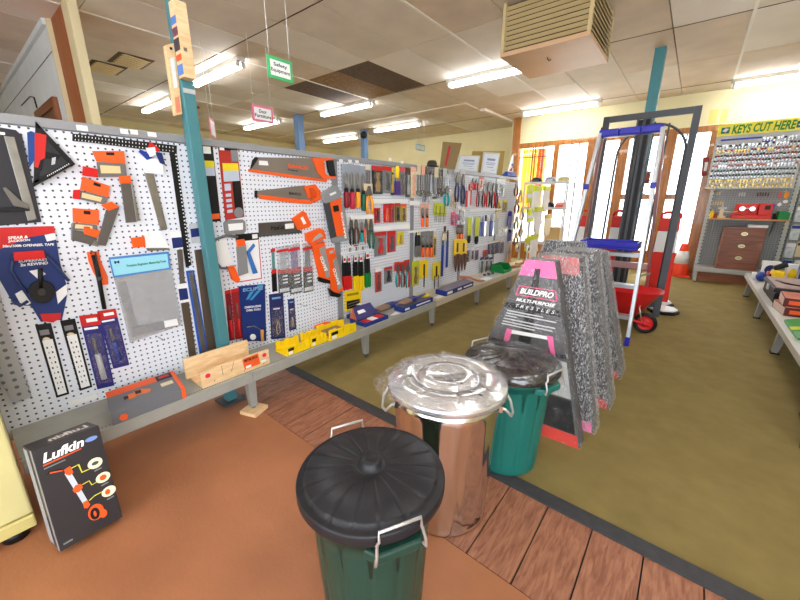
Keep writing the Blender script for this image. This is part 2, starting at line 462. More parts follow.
# ------------------------------------------------------------------ posts that carry the roof
def post(label, x, y, w, mat, z1=CEIL, foot=False):
    r = root('roof_post', label, 'post', (x, y, 0), 'steel roof posts')
    mb = MB(); mb.box(x-w/2, x+w/2, y-w/2, y+w/2, 0.012, z1); obj('column', mb, mat, r, bevel=.004)
    mb = MB(); mb.box(x-w*1.15, x+w*1.15, y-w*1.15, y+w*1.15, .0005, .012); obj('base_plate', mb, mat if not foot else DGREY, r, bevel=.002)
    return r
post('teal painted post rising in front of the pegboard and hung with two level display boxes', -1.99, .858, .056, TEALPAINT, foot=True)
post('teal painted post rising behind the dark steel gate', -.555, 5.05, .10, TEALPAINT)
post('pale blue post beyond the display, below the pink bordered sign', -6.05, 4.54, .13, BLUEPAINT)
pb = post('pale blue post with a round black speaker at its top', -6.13, 6.37, .12, BLUEPAINT)
mb = MB(); mb.lathe((-6.03, 6.25, 2.55), [(.05, 0), (.075, .02), (.075, .1), (.0001, .1)], 20, axis=(1, -1, -.2))
tag(obj('wall_speaker', mb, BLACK), 'round black speaker mounted near the top of the pale blue post', 'speaker')

# ------------------------------------------------------------------ ceiling lights
def tube_mat(name, s):
    m = bpy.data.materials.new(name); m.use_nodes = True; nt = m.node_tree; nt.nodes.clear()
    e = nt.nodes.new('ShaderNodeEmission'); o = nt.nodes.new('ShaderNodeOutputMaterial')
    e.inputs['Color'].default_value = (.95, .98, 1, 1); e.inputs['Strength'].default_value = s
    nt.links.new(e.outputs[0], o.inputs['Surface']); return m
TUBE = tube_mat('lit_fluorescent_tube', 21)
BATTEN = M('white_enamel', (200, 196, 188), .4)
def light(label, x, y, n=2):
    r = root('ceiling_light', label, 'ceiling light', (x, y, CEIL-.075), 'fluorescent ceiling lights')
    mb = MB(); mb.box(x-.63, x+.63, y-.045, y+.045, CEIL-.05, CEIL); obj('housing', mb, BATTEN, r, bevel=.004)
    for k in range(n):
        yy = y+(k-(n-1)/2)*.062
        mb = MB(); mb.cyl((x-.59, yy, CEIL-.075), (x+.59, yy, CEIL-.075), .019, n=12); obj('tube', mb, TUBE, r)
        for s in (-1, 1):
            mb = MB(); mb.box(x+s*.592-.012, x+s*.592+.012, yy-.022, yy+.022, CEIL-.1, CEIL-.05); obj('tube_holder', mb, BATTEN, r, bevel=.003)
light('fluorescent light between the teal post and the green bordered sign', -4.80, 2.43)
light('fluorescent light hung low over the far side, just past the timber post', -7.0, 2.55)
light('fluorescent light directly behind the pink bordered sign', -7.1, 4.42)
light('fluorescent light beside the bare brown ceiling tiles', -4.84, 4.6)
light('fluorescent light behind the blue post with the speaker', -5.15, 6.33)
light('fluorescent light farthest off, beyond the bare ceiling tiles near the far wall', -7.2, 6.63)
light('fluorescent light next to the boxy air duct', -2.2, 4.55)
light('fluorescent light over the timber framed windows', -2.04, 6.79)
light('fluorescent light over the key cutting board', .72, 6.87)
light('fluorescent light above the saws, before the boxy air duct', -2.2, 1.2)
light('fluorescent light above the carpet aisle, before the teal post', .65, 4.0)
light('fluorescent light overhead above the bins', .4, 1.2)
light('fluorescent light over the terracotta floor behind the bins', -1.2, -1.4)

# evaporative duct outlet
r = root('air_duct', 'boxy beige air outlet with louvred sides hanging from the ceiling', 'air vent', (-1.14, 3.54, 2.3))
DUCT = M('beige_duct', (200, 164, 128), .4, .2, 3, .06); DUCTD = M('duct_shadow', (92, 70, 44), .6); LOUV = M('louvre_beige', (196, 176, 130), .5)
x0, x1, y0, y1 = -1.48, -.80, 3.19, 3.88
mb = MB(); mb.box(x0, x1, y0, y1, 2.3, 2.335); obj('bottom_panel', mb, DUCT, r, bevel=.004)
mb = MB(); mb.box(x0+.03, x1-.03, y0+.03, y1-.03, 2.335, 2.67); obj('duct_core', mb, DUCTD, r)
for cx, cy in ((x0, y0), (x1-.025, y0), (x0, y1-.025), (x1-.025, y1-.025)):
    mb = MB(); mb.box(cx, cx+.025, cy, cy+.025, 2.335, 2.68); obj('corner_post', mb, LOUV, r)
for side in range(3):
    mb = MB()
    for i in range(9):
        z = 2.36+i*.035
        if side == 0: mb.obox(((x0+x1)/2, y0+.012, z), ((x1-x0)/2-.025, 0, 0), (0, .012, -.008), (0, .0012, .0018))
        elif side == 1: mb.obox((x1-.012, (y0+y1)/2, z), (0, (y1-y0)/2-.025, 0), (.012, 0, -.008), (.0012, 0, .0018))
        else: mb.obox((x0+.012, (y0+y1)/2, z), (0, (y1-y0)/2-.025, 0), (-.012, 0, -.008), (-.0012, 0, .0018))
    obj('louvre_bank', mb, LOUV, r)
mb = MB(); mb.tube([(-1.17, 3.42, 2.298), (-1.165, 3.43, 2.285), (-1.16, 3.45, 2.28), (-1.15, 3.46, 2.29)], .004, 6); obj('hook', mb, DGREY, r)
# flush ceiling vents
for (lab, x, y) in (('brown louvred vent flush in the ceiling, next to the timber post', -5.78, 1.6), ('brown louvred vent flush in the ceiling, on the light side of its twin', -5.28, 1.72)):
    r = root('ceiling_vent', lab, 'air vent', (x, y, CEIL-.02), 'flush ceiling vents')
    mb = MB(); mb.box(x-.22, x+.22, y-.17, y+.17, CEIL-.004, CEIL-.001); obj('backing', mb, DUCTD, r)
    mb = MB()
    for i in range(6): mb.obox((x-.175+i*.07, y, CEIL-.016), (.014, .014, .002), (-.03, .13, 0), (0, 0, .003))
    obj('louvre_bank', mb, M('tan_louvre', (226, 200, 150), .5), r)
mb = MB(); mb.lathe((-6.9, 2.95, CEIL-.02), [(.05, .02), (.16, .018), (.19, 0), (.14, -.012), (.0001, -.012)], 20)
tag(obj('ceiling_diffuser', mb, M('brown_diffuser', (120, 96, 60), .6)), 'small round brown air diffuser in the ceiling above the narrow pink sign', 'air vent')

# hanging aisle signs
def hang_sign(label, c, yw, zh, frame, lines, ang=0.0):
    c = V(c); r = root('aisle_sign', label, 'sign', c, 'hanging aisle signs')
    u = V((-math.sin(ang), math.cos(ang), 0)); n = V((math.cos(ang), math.sin(ang), 0)); up = V((0, 0, 1))
    mb = MB(); mb.obox(c, u*yw/2, n*.004, up*zh/2); obj('board', mb, frame, r)
    mb = MB(); mb.obox(c, u*(yw/2-.022), n*.0052, up*(zh/2-.022)); obj('printed_panel', mb, WHITE, r)
    k = max(1, len(lines))
    for i, s in enumerate(lines):
        hh = (zh-.06)/k*.72; w = min(yw-.05, hh*.62*len(s))
        z = zh/2-.035-(i+.85)*(zh-.07)/k
        letters(s, BLK_T, c-u*w/2+up*z+n*.0055, u*w, up*hh, r, .02)
    for s in (-1, 1):
        mb = MB(); mb.cyl(c+u*s*(yw/2-.02)+up*zh/2, V((c.x, c.y, CEIL))+u*s*(yw/2-.02), .0018, n=5); obj('hanging_cord', mb, WHITE, r)
p0, p1, p2 = onx(267, 54, -2.67), onx(292, 63, -2.67), onx(292.5, 84, -2.67)
hang_sign('green bordered hanging sign reading Safety Equipment', (p0+p2)/2, (p1.y-p0.y), (p1.z-p2.z), M('green_border', (70, 178, 110), .5), ['Safety', 'Equipment'])
p0, p1, p2 = onx(252, 104, -3.6), onx(273, 108, -3.6), onx(273, 124, -3.6)
hang_sign('pink bordered hanging sign reading Door Furniture', (p0+p2)/2, p1.y-p0.y, p1.z-p2.z, M('pink_border', (226, 120, 150), .5), ['Door', 'Furniture'])
p0, p2 = onx(210, 121, -4.2), onx(215, 136, -4.2)
hang_sign('narrow pink bordered sign turned edge-on beside the teal post', (p0+p2)/2, .2, .19, M('pink_border', (226, 120, 150), .5), [], .9)
p0, p2 = onx(415.5, 143.5, -4.6), onx(424.5, 151.5, -4.6)
hang_sign('tiny pale blue sign hanging before the yellowed far wall', (p0+p2)/2, p2.y-p0.y, p0.z-p2.z, LBLUE, [])
# ------------------------------------------------------------------ long pegboard display
XB = -2.05            # face of the pegboard
UP = [-.035+.925*k for k in range(6)]       # uprights along Y
UP[-1] = 4.60
PEG = pegmat('white_pegboard', (228, 232, 242), (58, 60, 66))
SHELFM = M('grey_shelf_enamel', (158, 158, 150), .4, 0, 12, .06)
RAILM = M('grey_rail', (136, 138, 142), .45, 0, 10, .06)
g = root('pegboard_display', 'long white pegboard display with grey uprights and a low bench shelf', 'display shelving', (-2.0, 2.6, 0))
for k in range(5):
    mb = MB(); mb.box(XB-.02, XB, UP[k]+.02, UP[k+1]-.02, .2, 1.43); obj('peg_panel', mb, PEG, g)
mb = MB(); mb.box(XB-.02, XB, UP[5]+.02, 5.25, .2, 1.40); obj('peg_panel', mb, PEG, g)
SLOT = pegmat('slotted_upright', (150, 152, 155), (50, 50, 54), .03, .006)
for k in range(6):
    w = .028 if k else .022
    mb = MB(); mb.box(XB-.03, XB+.004, UP[k]-w, UP[k]+w, .06, 1.44); obj('upright', mb, RAILM, g, bevel=.002)
mb = MB(); mb.box(XB-.03, XB+.012, -.06, 5.25, 1.432, 1.468); obj('top_rail', mb, M('grey_top_rail', (150, 152, 156), .35, .2), g, bevel=.003)
mb = MB(); mb.prism([onx(a, b, XB+.03) for a, b in ((-6, 270), (4, 310), (9, 332), (32, 397), (14, 403), (-6, 372))], (-.004, 0, 0)); obj('slotted_strip', mb, pegmat('slotted_strip_metal', (168, 170, 174), (96, 98, 102), .032, .007), g)
mb = MB(); mb.prism([onx(a, b, XB+.012) for a, b in ((68, 402), (97, 393.5), (97, 398.5), (69, 408))], (-.004, 0, 0)); obj('price_strip', mb, WHITE, g)
# left end: slotted return panel
mb = MB(); mb.box(XB-.02, XB+.006, -.16, -.055, .2, 1.43); obj('slotted_end_panel', mb, pegmat('slotted_panel', (150, 152, 156), (70, 70, 74), .035, .007), g)
# bench shelves (the second leaves a notch for the post)
for k in range(6):
    a = UP[k] if k else -.005; b = UP[k+1] if k < 5 else 5.5
    m2 = SHELFM if k < 3 else M('buff_shelf', (196, 184, 164), .45)
    mb = MB()
    segs = [(a, b)] if k != 0 else [(a, .82)]
    if k == 0:
        mb.box(XB+.004, -1.75, a, .80, .238, .248)
        mb.box(-1.955, -1.75, .80, b, .238, .248)
    elif k == 1:
        mb.box(-1.955, -1.75, a, .93, .238, .248); mb.box(XB+.004, -1.75, .93, b, .238, .248)
    else: mb.box(XB+.004, -1.75, a, b, .238, .248)
    mb.box(-1.766, -1.75, a+.001, b-.001, .19, .238)
    obj('bench_shelf', mb, m2, g, bevel=.002)
mb = MB()
for i in range(150): 
    y = -.03+i*.0125
    mb.box(-1.775, -1.769, y, y+.006, .2482, .2486)
obj('perforated_strip', mb, DGREY, g)
FOOT = M('grey_leg', (150, 150, 146), .45)
for k, y in enumerate([.889, 1.813, 2.72, 3.64, 4.56, 5.4]):
    mb = MB(); mb.hexa([(-1.80, y-.018, .03), (-1.765, y-.018, .03), (-1.765, y+.018, .03), (-1.80, y+.018, .03), (-1.815, y-.024, .19), (-1.765, y-.024, .19), (-1.765, y+.024, .19), (-1.815, y+.024, .19)])
    lg = obj('leg', mb, FOOT, g, bevel=.003)
    mb = MB(); mb.cyl((-1.782, y, .0 if k else .022), (-1.782, y, .035), .013, n=10); obj('foot', mb, DGREY, lg)
mb = MB(); mb.obox((-1.77, .885, .011), (.05, .018, 0), (-.018, .05, 0), (0, 0, .0105))
tag(obj('packing_block', mb, RAW), 'small raw timber block packed under the bench leg beside the floorboards', 'wood block')
# price strips along hook rows
STK = M('sticker_white', (240, 240, 240), .5)
for (ax, ay, bx, by, hh) in ((351, 218, 374, 216, .03), (373, 200, 408, 202, .035), (374, 226, 410, 229, .04), (408, 231, 436, 230, .02), (341, 254, 372, 249, .012), (410, 200, 420, 206, .04), (374, 262, 402, 258, .012), (470, 211, 502, 209, .02), (474, 247, 498, 241, .012)):
    p, q = onx(ax, ay, XB+.05), onx(bx, by, XB+.05)
    z = (p.z+q.z)/2
    mb = MB(); mb.box(XB+.046, XB+.049, p.y, q.y, z-hh/2, z+hh/2); obj('price_strip', mb, STK, g)
for (px, py) in ((125, 131), (133, 131.5), (152, 134), (341, 160.5), (350, 161), (357, 161.5), (390, 159), (402, 162), (82, 127.5)):
    p = onx(px, py, XB+.013); mb = MB(); mb.box(XB+.012, XB+.014, p.y-.018, p.y+.018, p.z-.012, p.z+.008); obj('price_sticker', mb, STK, g)

# ------------------------------------------------------------------ goods hung on the pegboard
def P(px, py, d=.012): return onx(px, py, XB+d)
def slab(mb, pts, d0, d1, mi=0, px=True):
    """outline given where it is seen on the board -> plate standing d0..d1 proud of the board"""
    pts = [P(a, b, d1) for a, b in pts] if px else [V((XB+d1, a, b)) for a, b in pts]
    return mb.prism(pts, (d0-d1, 0, 0), mi)
def item(name, label, cat, parts, texts=(), group=None, bevel=.0012):
    """parts: (part name, outlines, d0, d1, material) or ('~part name', path, depth, radius, material)"""
    f = parts[0]; pts = f[1] if not isinstance(f[1][0][0], (list, tuple)) else f[1][0]
    q = [P(a, b) for a, b in pts]
    c = V((XB+.005, sum(p.y for p in q)/len(q), min(p.z for p in q)))
    if len(parts) == 1 and not texts:
        r = None
    else: r = root(name, label, cat, c, group)
    for f in parts:
        mb = MB()
        if f[0][0] == '~':
            for path in (f[1] if isinstance(f[1][0][0], (list, tuple)) else [f[1]]): mb.tube([P(a, b, f[2]) for a, b in path], f[3], 8)
            o = obj(f[0][1:], mb, f[4], r)
        else:
            for poly in (f[1] if isinstance(f[1][0][0], (list, tuple)) else [f[1]]): slab(mb, poly, f[2], f[3])
            o = obj(f[0] if r else name, mb, f[4], r, bevel=bevel if f[3]-f[2] > .003 else 0)
    for (s, m, bl, br, tl, d) in texts:
        a, b, c2 = P(*bl, d), P(*br, d), P(*tl, d)
        letters(s, m, a, b-a, c2-a, r, .03)
    if r is None: tag(o, label, cat, group); r = o
    return r
def ell(cx, cy, rx, ry, n=20, a0=0, a1=360): return [(cx+rx*math.cos(math.radians(a0+(a1-a0)*i/n)), cy+ry*math.sin(math.radians(a0+(a1-a0)*i/n))) for i in range(n + (0 if a1-a0 == 360 else 1))]
def lerp(a, b, t): return (a[0]+(b[0]-a[0])*t, a[1]+(b[1]-a[1])*t)
def quad(q, u0, u1, v0, v1):
    """sub-rectangle of a 4-corner outline given top-left, top-right, bottom-right, bottom-left"""
    def at(u, v): return lerp(lerp(q[0], q[1], u), lerp(q[3], q[2], u), v)
    return [at(u0, v0), at(u1, v0), at(u1, v1), at(u0, v1)]

# --- first panel
q = [(-6, 126), (21, 131), (41.5, 222), (-6, 227)]
item('carded_square', 'large dark card holding a bright steel square at the far end of the display', 'carded tool', [
    ('card', [(-14, 125), (16, 130), (22, 136), (41.5, 222), (-14, 227)], .002, .008, M('charcoal_card', (48, 46, 52), .35)),
    ('blade', [(4, 136), (14.5, 137), (37, 219), (28, 221)], .008, .012, STEEL),
    ('bevel_arm', [(3, 188), (6, 187), (20, 200), (29, 205), (29, 209), (14, 206)], .012, .02, DSTEEL),
    ('stock', [(-10, 208), (29, 206), (30, 211), (-10, 213)], .008, .018, BLACK),
    ('hang_tab', [(-6, 131), (5, 132.5), (5, 135), (-6, 134)], .008, .009, WHITE)])
item('rafter_square', 'black triangular rafter square with white scale marks', 'rafter square', [
    ('plate', [[(35.5, 121), (75.5, 164), (71, 167), (35.2, 127.5)], [(75.5, 164), (33.5, 187), (33.4, 181), (67, 163)], [(33.5, 187), (35.5, 121), (40, 126.5), (39.5, 182)], [(39, 150), (62, 155), (57, 160), (44, 158), (42, 170), (39, 172)]], .012, .018, BLACK),
    ('web', [(38.5, 130), (69, 163), (38, 180)], .013, .016, M('square_web', (46, 46, 50), .45)),
    ('fence', [(75.5, 164), (33.5, 187), (33.3, 184.5), (74, 162.4)], .018, .032, BLACK),
    ('scale_marks', [quad([(47, 175.5), (70, 162.5), (70.6, 163.6), (47.6, 176.8)], t, t+.03, 0, 1) for t in [i/12 for i in range(12)]], .018, .0188, WHT_T),
    ('blank_tab', [(52, 158), (56, 157), (55, 164), (51.5, 165)], .018, .0195, LGREY),
    ('packaging', [(34.8, 132.5), (46.5, 135), (45, 158), (40.5, 160), (38, 168), (34.8, 167)], .0185, .0195, RED_C),
    ('packaging_panel', [(27, 132.5), (31, 131), (34.8, 132.5), (34.6, 160), (29, 168)], .0185, .0195, M('pack_blue', (34, 66, 132), .5))])
item('framing_square', 'long black L-shaped framing square hung beside the teal post', 'framing square', [
    ('tongue', [(72.5, 133.5), (90, 135), (177, 145.5), (177, 153.5), (90, 142.5), (72.5, 141)], .006, .010, BLACK),
    ('blade', [(169.5, 152), (177, 153), (191.5, 265), (186, 268)], .006, .010, BLACK),
    ('scale_marks', [quad([(75, 134.8), (176, 147.3), (176, 148.8), (75, 136.5)], t, t+.007, 0, 1) for t in [i/30 for i in range(30)]] + [quad([(75, 139), (176, 151), (176, 152), (75, 140.2)], t, t+.007, 0, 1) for t in [i/30 for i in range(30)]] + [quad([(175.2, 154), (176.6, 154), (190.6, 264), (189.4, 264)], 0, 1, t, t+.012) for t in [i/30 for i in range(30)]], .010, .0106, WHT_T)])
def scraper(label, card, low, guard, blade, edge, red, d):
    item('carded_scraper', label, 'scraper', [
        ('card', card, .004+d, .008+d, ORANGE_D), ('lower_card', low, .004+d, .009+d, M('scraper_grey_card', (112, 108, 106), .5)),
        ('guard', guard, .006+d, .016+d, ORANGE), ('blade', blade, .004+d, .010+d, M('scraper_blade', (96, 90, 86), .4, .3)), ('blade_edge', edge, .003+d, .006+d, STEEL),
        ('end_cap', red, .004+d, .014+d, RED),
        ('product_picture', quad(low, .1, .8, .2, .75), .009+d, .0096+d, M('picture_yellow', (226, 200, 150), .6)),
        ('hang_slot', quad(card, .42, .68, .12, .36), .008+d, .0086+d, BLACK)], group='carded scrapers')
scraper('orange and grey carded scraper, topmost of its cluster, with a brown blade hanging down', [(92, 151), (124, 151), (125.5, 164), (96.5, 161.5)], [(96.5, 162), (125.5, 164), (127, 176.5), (99, 177)], [(119, 176), (130.5, 175.5), (131.5, 183.5), (120, 183.5)], [(120.5, 183.5), (131, 183.5), (136.5, 222), (126, 223)], [(131, 182), (132.5, 182), (140, 220), (136.5, 222)], [(83, 166), (97.5, 169), (98.5, 177.5), (82.5, 175.5)], .012)
scraper('orange and grey carded scraper in the middle of its cluster', [(82.5, 176.5), (110, 186), (108.5, 197.5), (80, 189.5)], [(79.5, 190), (108.5, 197.5), (105.5, 205), (78.5, 199)], [(101, 205), (112, 201.5), (119.5, 207), (109, 211)], [(106, 210), (119.5, 206.5), (106, 246), (97, 245)], [(95, 240), (99, 242), (98, 247), (92, 245)], [(73.5, 190), (80.5, 189.5), (80, 199.5), (72.8, 198.5)], .006)
scraper('orange and grey carded scraper, lowest of its cluster', [(72.5, 208), (99, 210), (99, 225), (73, 222)], [(73.5, 222.5), (97, 225), (98, 231), (72, 230)], [(84, 227), (101, 231), (97, 238), (84, 234)], [(72, 230), (98, 233), (95, 246), (72, 240)], [(71, 224), (73, 222), (73, 240), (71, 240)], [(84, 226.5), (90, 227), (90, 231), (84, 230)], 0)
item('bevel_gauge', 'plain steel rule hung behind white swing tags beside the framing square', 'steel rule', [
    ('blade', [(144, 172), (153, 171), (167.5, 229), (160.5, 231)], .004, .008, STEEL)])
item('swing_tag', 'bunch of white, red and blue swing tags on the top hook by the framing square', 'tags', [
    ('card', [(137, 156), (163, 160), (163.5, 174), (145, 173)], .012, .0135, WHITE),
    ('red_tag', [(150, 141.5), (160, 149), (158, 152), (148, 148)], .016, .018, RED_C), ('blue_tag', [(139.5, 149), (146, 152), (153, 158), (147, 160), (140, 153)], .016, .018, BLUE),
    ('white_tag', [(146, 148), (155, 147), (156, 155), (150, 157)], .018, .02, WHITE), ('navy_tag', [(155, 152), (162, 153), (165.5, 165), (160, 163)], .016, .018, NAVY)])
item('try_square', 'orange-tipped try square lying across under the steel rule', 'try square', [
    ('stock', [(131, 238), (144.5, 236.5), (145.5, 246.5), (133.5, 248)], .004, .016, ORANGE), ('card', [(144.5, 236), (161, 233), (170, 248), (146, 248)], .005, .011, WHITE),
    ('blade', [(145.5, 246.6), (168, 245.5), (170, 250), (147.5, 251)], .004, .007, STEEL)],
    texts=[])
# tape reel on a blue card
q = [(0, 227), (54, 226), (66.5, 283), (-2, 290)]
r = item('carded_tape_reel', 'open frame measuring tape with red grip on a blue and red card', 'measuring tape', [
    ('card', [(-12, 228), (54, 226), (60, 262), (68, 290), (66, 302), (62, 320), (41, 322), (31, 306), (14, 305), (-6, 270)], .002, .008, M('reel_blue_card', (36, 54, 112), .5)),
    ('header', [(-12, 228), (54, 226), (55, 233), (30, 237), (0, 249), (-12, 252)], .008, .0088, RED_C),
    ('foot_tab', [(40, 314), (61, 313), (60.5, 319), (52, 322.5), (43, 321.5)], .008, .0088, RED_C),
    ('wedge_print', [(15, 294), (22, 290), (31, 303), (28, 305), (20, 303)], .008, .0088, WHT_T), ('wedge_print', [(56, 292), (67, 284), (67.5, 294), (58, 304)], .008, .0088, WHT_T), ('wedge_print', [(29, 271), (40, 269), (46, 274), (38, 279)], .008, .0088, WHT_T),
    ('grip', [(13.5, 252.5), (44, 250.5), (45.5, 258.5), (14.5, 261)], .02, .042, RED),
    ('~frame', [[(14, 257), (11, 270), (20, 285), (28, 293)], [(45, 255), (53, 262), (66, 278), (69, 281)], [(28, 301), (20, 306), (12, 300)]], .026, .006, M('navy_frame', (44, 56, 100), .4)),
    ('~arm', [(40.3, 268), (40.8, 288)], .03, .008, BLACK),
    ('reel', [ell(42, 292, 13.2, 11.4, 28)], .012, .034, BLACK),
    ('reel_hub', [ell(41.8, 292.3, 4.2, 3.6, 16)], .034, .038, M('warm_black', (52, 44, 40), .4)),
    ('barcode_label', [(44.5, 235), (55, 233), (56.5, 239.5), (47, 241.5)], .0088, .0098, WHITE)], texts=[
    ('SPEAR &', WHT_T, (8, 239.6), (28, 238.2), (8, 236.6), .0096), ('JACKSON', WHT_T, (8, 243), (30, 241.5), (8, 240.2), .0096),
    ('30m/100ft OPENREEL TAPE', WHT_T, (2.5, 247.6), (54, 245.5), (2.5, 245), .0096),
    ('SUPERFAST', WHT_T, (18.5, 262.7), (48, 260.6), (18.3, 260.2), .010), ('3x REWIND', WHT_T, (20.5, 266.6), (48, 264.2), (20.3, 263.6), .010)])
item('pen_light', 'slim black clip tool on an orange card below the scrapers', 'carded tool', [
    ('card', [(87, 252), (99, 251), (101, 261), (108, 277), (108.5, 284.5), (101, 285), (93, 272), (88.5, 261)], .002, .006, ORANGE_D),
    ('~barrel', [(93.5, 255), (97, 270), (100, 285), (104.5, 309)], .016, .0085, BLACK), ('~clip', [(90.5, 254), (92, 251.5), (95.5, 252.5), (97, 262), (100.5, 276)], .028, .003, M('soft_black', (50, 50, 54), .3)),
    ('band', [(97.6, 277.5), (102, 276.8), (102.6, 280), (98.2, 280.8)], .01, .027, DGREY)])
bag = [(108.7, 257.3), (168.7, 251.5), (182, 325), (130, 343)]
item('bagged_square', "engineer's square sealed in a clear bag under a pale blue header card", 'carded square', [
    ('blade', [(116, 282), (126, 281), (138, 327), (130.5, 329)], .006, .010, M('matt_steel', (104, 106, 108), .45, .3)),
    ('stock', [(131, 328), (163, 321.5), (165, 329), (132, 337.5)], .004, .016, M('matt_steel_dark', (92, 94, 96), .45, .3)),
    ('bag', bag, .0165, .0172, film('poly_bag', .38, .18, 10, .2, (205, 207, 212), .75, var=.12)),
    ('backing', [(110, 262), (169, 256), (181, 324), (131, 341)], .001, .003, M('bag_backing', (186, 188, 192), .5)),
    ('barcode_label', [(164, 321), (177, 318.5), (178.5, 325), (165, 327.5)], .0172, .018, WHITE),
    ('header_card', [(108.5, 257.5), (168.7, 251.5), (170.7, 269), (113.5, 278)], .017, .019, M('header_blue', (70, 130, 200), .5)),
    ('header_panel', [(110.5, 259.5), (167.2, 253.8), (169, 267.8), (114.5, 275.8)], .019, .0196, LBLUE)], texts=[
    ('M', DBLUE_T, (114.5, 263.8), (119.5, 263.2), (114, 261), .0202),
    ('Precision Engineers Measuring Tools', GRN_T, (127, 267.6), (166, 262.5), (126.6, 264.8), .0202)])
for (lab, q, pat) in (('white steel ruler in a black frame, the one nearer the end of the display', [(35, 325), (51, 323), (69.5, 394), (56.5, 398)], 0), ('white steel ruler in a black frame, beside the blue blister cards', [(60, 321), (75, 318.5), (92.5, 387), (80, 391)], 1)):
    dots = []
    for i in range(9):
        for j in range(2): dots.append(quad(quad(q, .22, .8, .3, .93), .12+.48*j+(.1 if (i+j) % 2 else 0), .3+.48*j, i/9+.02, i/9+.06))
    ex = [] if pat else []
    item('carded_ruler', lab, 'ruler', [('card', q, .002, .006, BLACK), ('rule', quad(q, .16, .84, .22, .97), .006, .0085, WHITE), ('logo_disc', [ell(*(quad(q, .45, .6, .22, .24)[0]), 4, 2.6, 14, 180, 360)], .0085, .0095, CREAM), ('scale_marks', dots, .0085, .0091, BLK_T),
          ('header_mark', quad(q, .15, .75, .08, .15), .006, .0066, GREY)], group='framed rulers')
for (lab, q, hc) in (('blue blister card with red top holding a clear-handled chisel', [(79, 316), (99, 313.5), (114.5, 385.5), (97.5, 389.5)], LGREY), ('blue blister card with red top holding a blue-handled chisel', [(97, 311.5), (115.5, 308.5), (129.5, 365), (113.5, 369)], BLUE)):
    item('carded_chisel', lab, 'carded chisel', [('card', q, .002, .006, M('blister_indigo', (46, 46, 118), .45)), ('header', quad(q, 0, 1, 0, .15), .006, .0068, RED_C),
        ('~blade', [quad(q, .42, .5, .32, .4)[0], quad(q, .45, .5, .55, .6)[0]], .014, .006, DSTEEL), ('~handle', [quad(q, .46, .5, .54, .6)[0], quad(q, .52, .5, .88, .9)[0]], .016, .011, hc),
        ('header_mark', quad(q, .1, .8, .17, .2), .006, .0066, WHT_T), ('red_swoosh', quad(q, .3, .85, .05, .1), .0068, .0074, WHT_T), ('blister', quad(q, .12, .9, .26, .94), .026, .0268, CLEAR)], group='blue chisel cards')
# long packed rules beside the post
item('packed_rule', 'short dark rule with a white and blue tag, hung just before the framing square end', 'packed rule', [('blade', [(177, 250), (182.5, 249.5), (185, 283), (180, 284)], .004, .008, DSTEEL), ('tag', [(170, 232), (181, 231), (184, 248), (173, 250)], .008, .0095, WHITE), ('tag_print', [(171.5, 238), (182, 237), (183.4, 247), (173, 248.5)], .0095, .0101, NAVY)], group='packed rules')
item('packed_rule', 'long brown rule with a blue tag, standing behind the wooden mitre box', 'packed rule', [('blade', [(181, 303), (189, 302), (197, 360), (190, 362)], .004, .008, M('brown_steel', (92, 78, 66), .4, .3)), ('tag', [(177, 284.5), (187.5, 283), (190, 301.5), (179.5, 303.5)], .008, .0095, WHITE), ('tag_print', [(178.4, 289), (187, 288), (188.6, 299), (180, 300.5)], .0095, .0101, NAVY)], group='packed rules')
item('packed_rule', 'long steel rule in a bright blue frame', 'packed rule', [('frame', [(186, 271), (194, 270), (209.5, 357), (200.5, 359)], .002, .006, M('blue_frame', (50, 88, 178), .4)), ('blade', [(188.5, 273), (193, 272.5), (207.5, 355), (202.5, 356)], .006, .009, STEEL)], group='packed rules')
item('packed_rule', 'longest brown packed rule, right against the teal post', 'packed rule', [('blade', [(194.5, 250), (203, 249), (217, 352), (208.5, 355)], .004, .009, M('brown_steel', (92, 78, 66), .4, .3)), ('tag', [(189, 224), (200.5, 222), (203, 242), (192, 243.5)], .009, .0105, LGREY), ('tag_print', [(190.4, 229), (200.6, 227.5), (202, 236), (191.6, 237.5)], .0105, .0111, NAVY)], group='packed rules')

# --- second panel
E1 = [(200, 142), (212.5, 143), (221, 221), (207.5, 222.5)]
E2 = [(218, 143), (237, 144.5), (244.5, 217), (225.5, 220.5)]
item('carded_saw_blade', 'black carded saw blade with orange foot, close beside the teal post', 'carded blade', [('card', E1, .002, .007, BLACK), ('picture', quad(E1, .05, .95, .23, .42), .007, .0078, M('picture_blue', (186, 196, 214), .5)), ('picture_band', quad(E1, .05, .95, .23, .31), .0078, .0084, YELC), ('foot_band', quad(E1, .05, .95, .9, .97), .007, .0078, ORANGE_D), ('side_band', quad(E1, .0, .2, .44, .9), .007, .0078, ORANGE_D), ('header_label', quad(E1, .2, .8, .05, .14), .007, .0078, WHITE)], group='carded saw blades')
item('carded_saw_blade', 'red and black carded saw blade with pictures and a round grey disc', 'carded blade', [('card', E2, .002, .007, M('brick_red_card', (176, 50, 40), .5)), ('header', quad(E2, 0, 1, 0, .09), .007, .0078, BLACK), ('header_label', quad(E2, .05, .3, .02, .09), .0078, .0084, WHITE), ('tube', quad(E2, .66, 1, .08, .24), .007, .018, GREY), ('picture', quad(E2, .12, .95, .26, .5), .007, .0078, M('picture_blue', (186, 196, 214), .5)), ('picture_band', quad(E2, .12, .95, .26, .36), .0078, .0084, YELC), ('blade_window', quad(E2, .55, .98, .5, .93), .007, .0082, BLACK), ('picture_column', quad(E2, .12, .45, .53, .62)+[] , .007, .0078, M('picture_blue', (186, 196, 214), .5)), ('icon_column', [quad(E2, .14, .42, .66+.07*i, .7+.07*i) for i in range(4)], .007, .0078, M('picture_blue', (186, 196, 214), .5)), ('disc', [ell(239, 212.5, 4.6, 5.2, 18)], .009, .016, GREY)], group='carded saw blades')
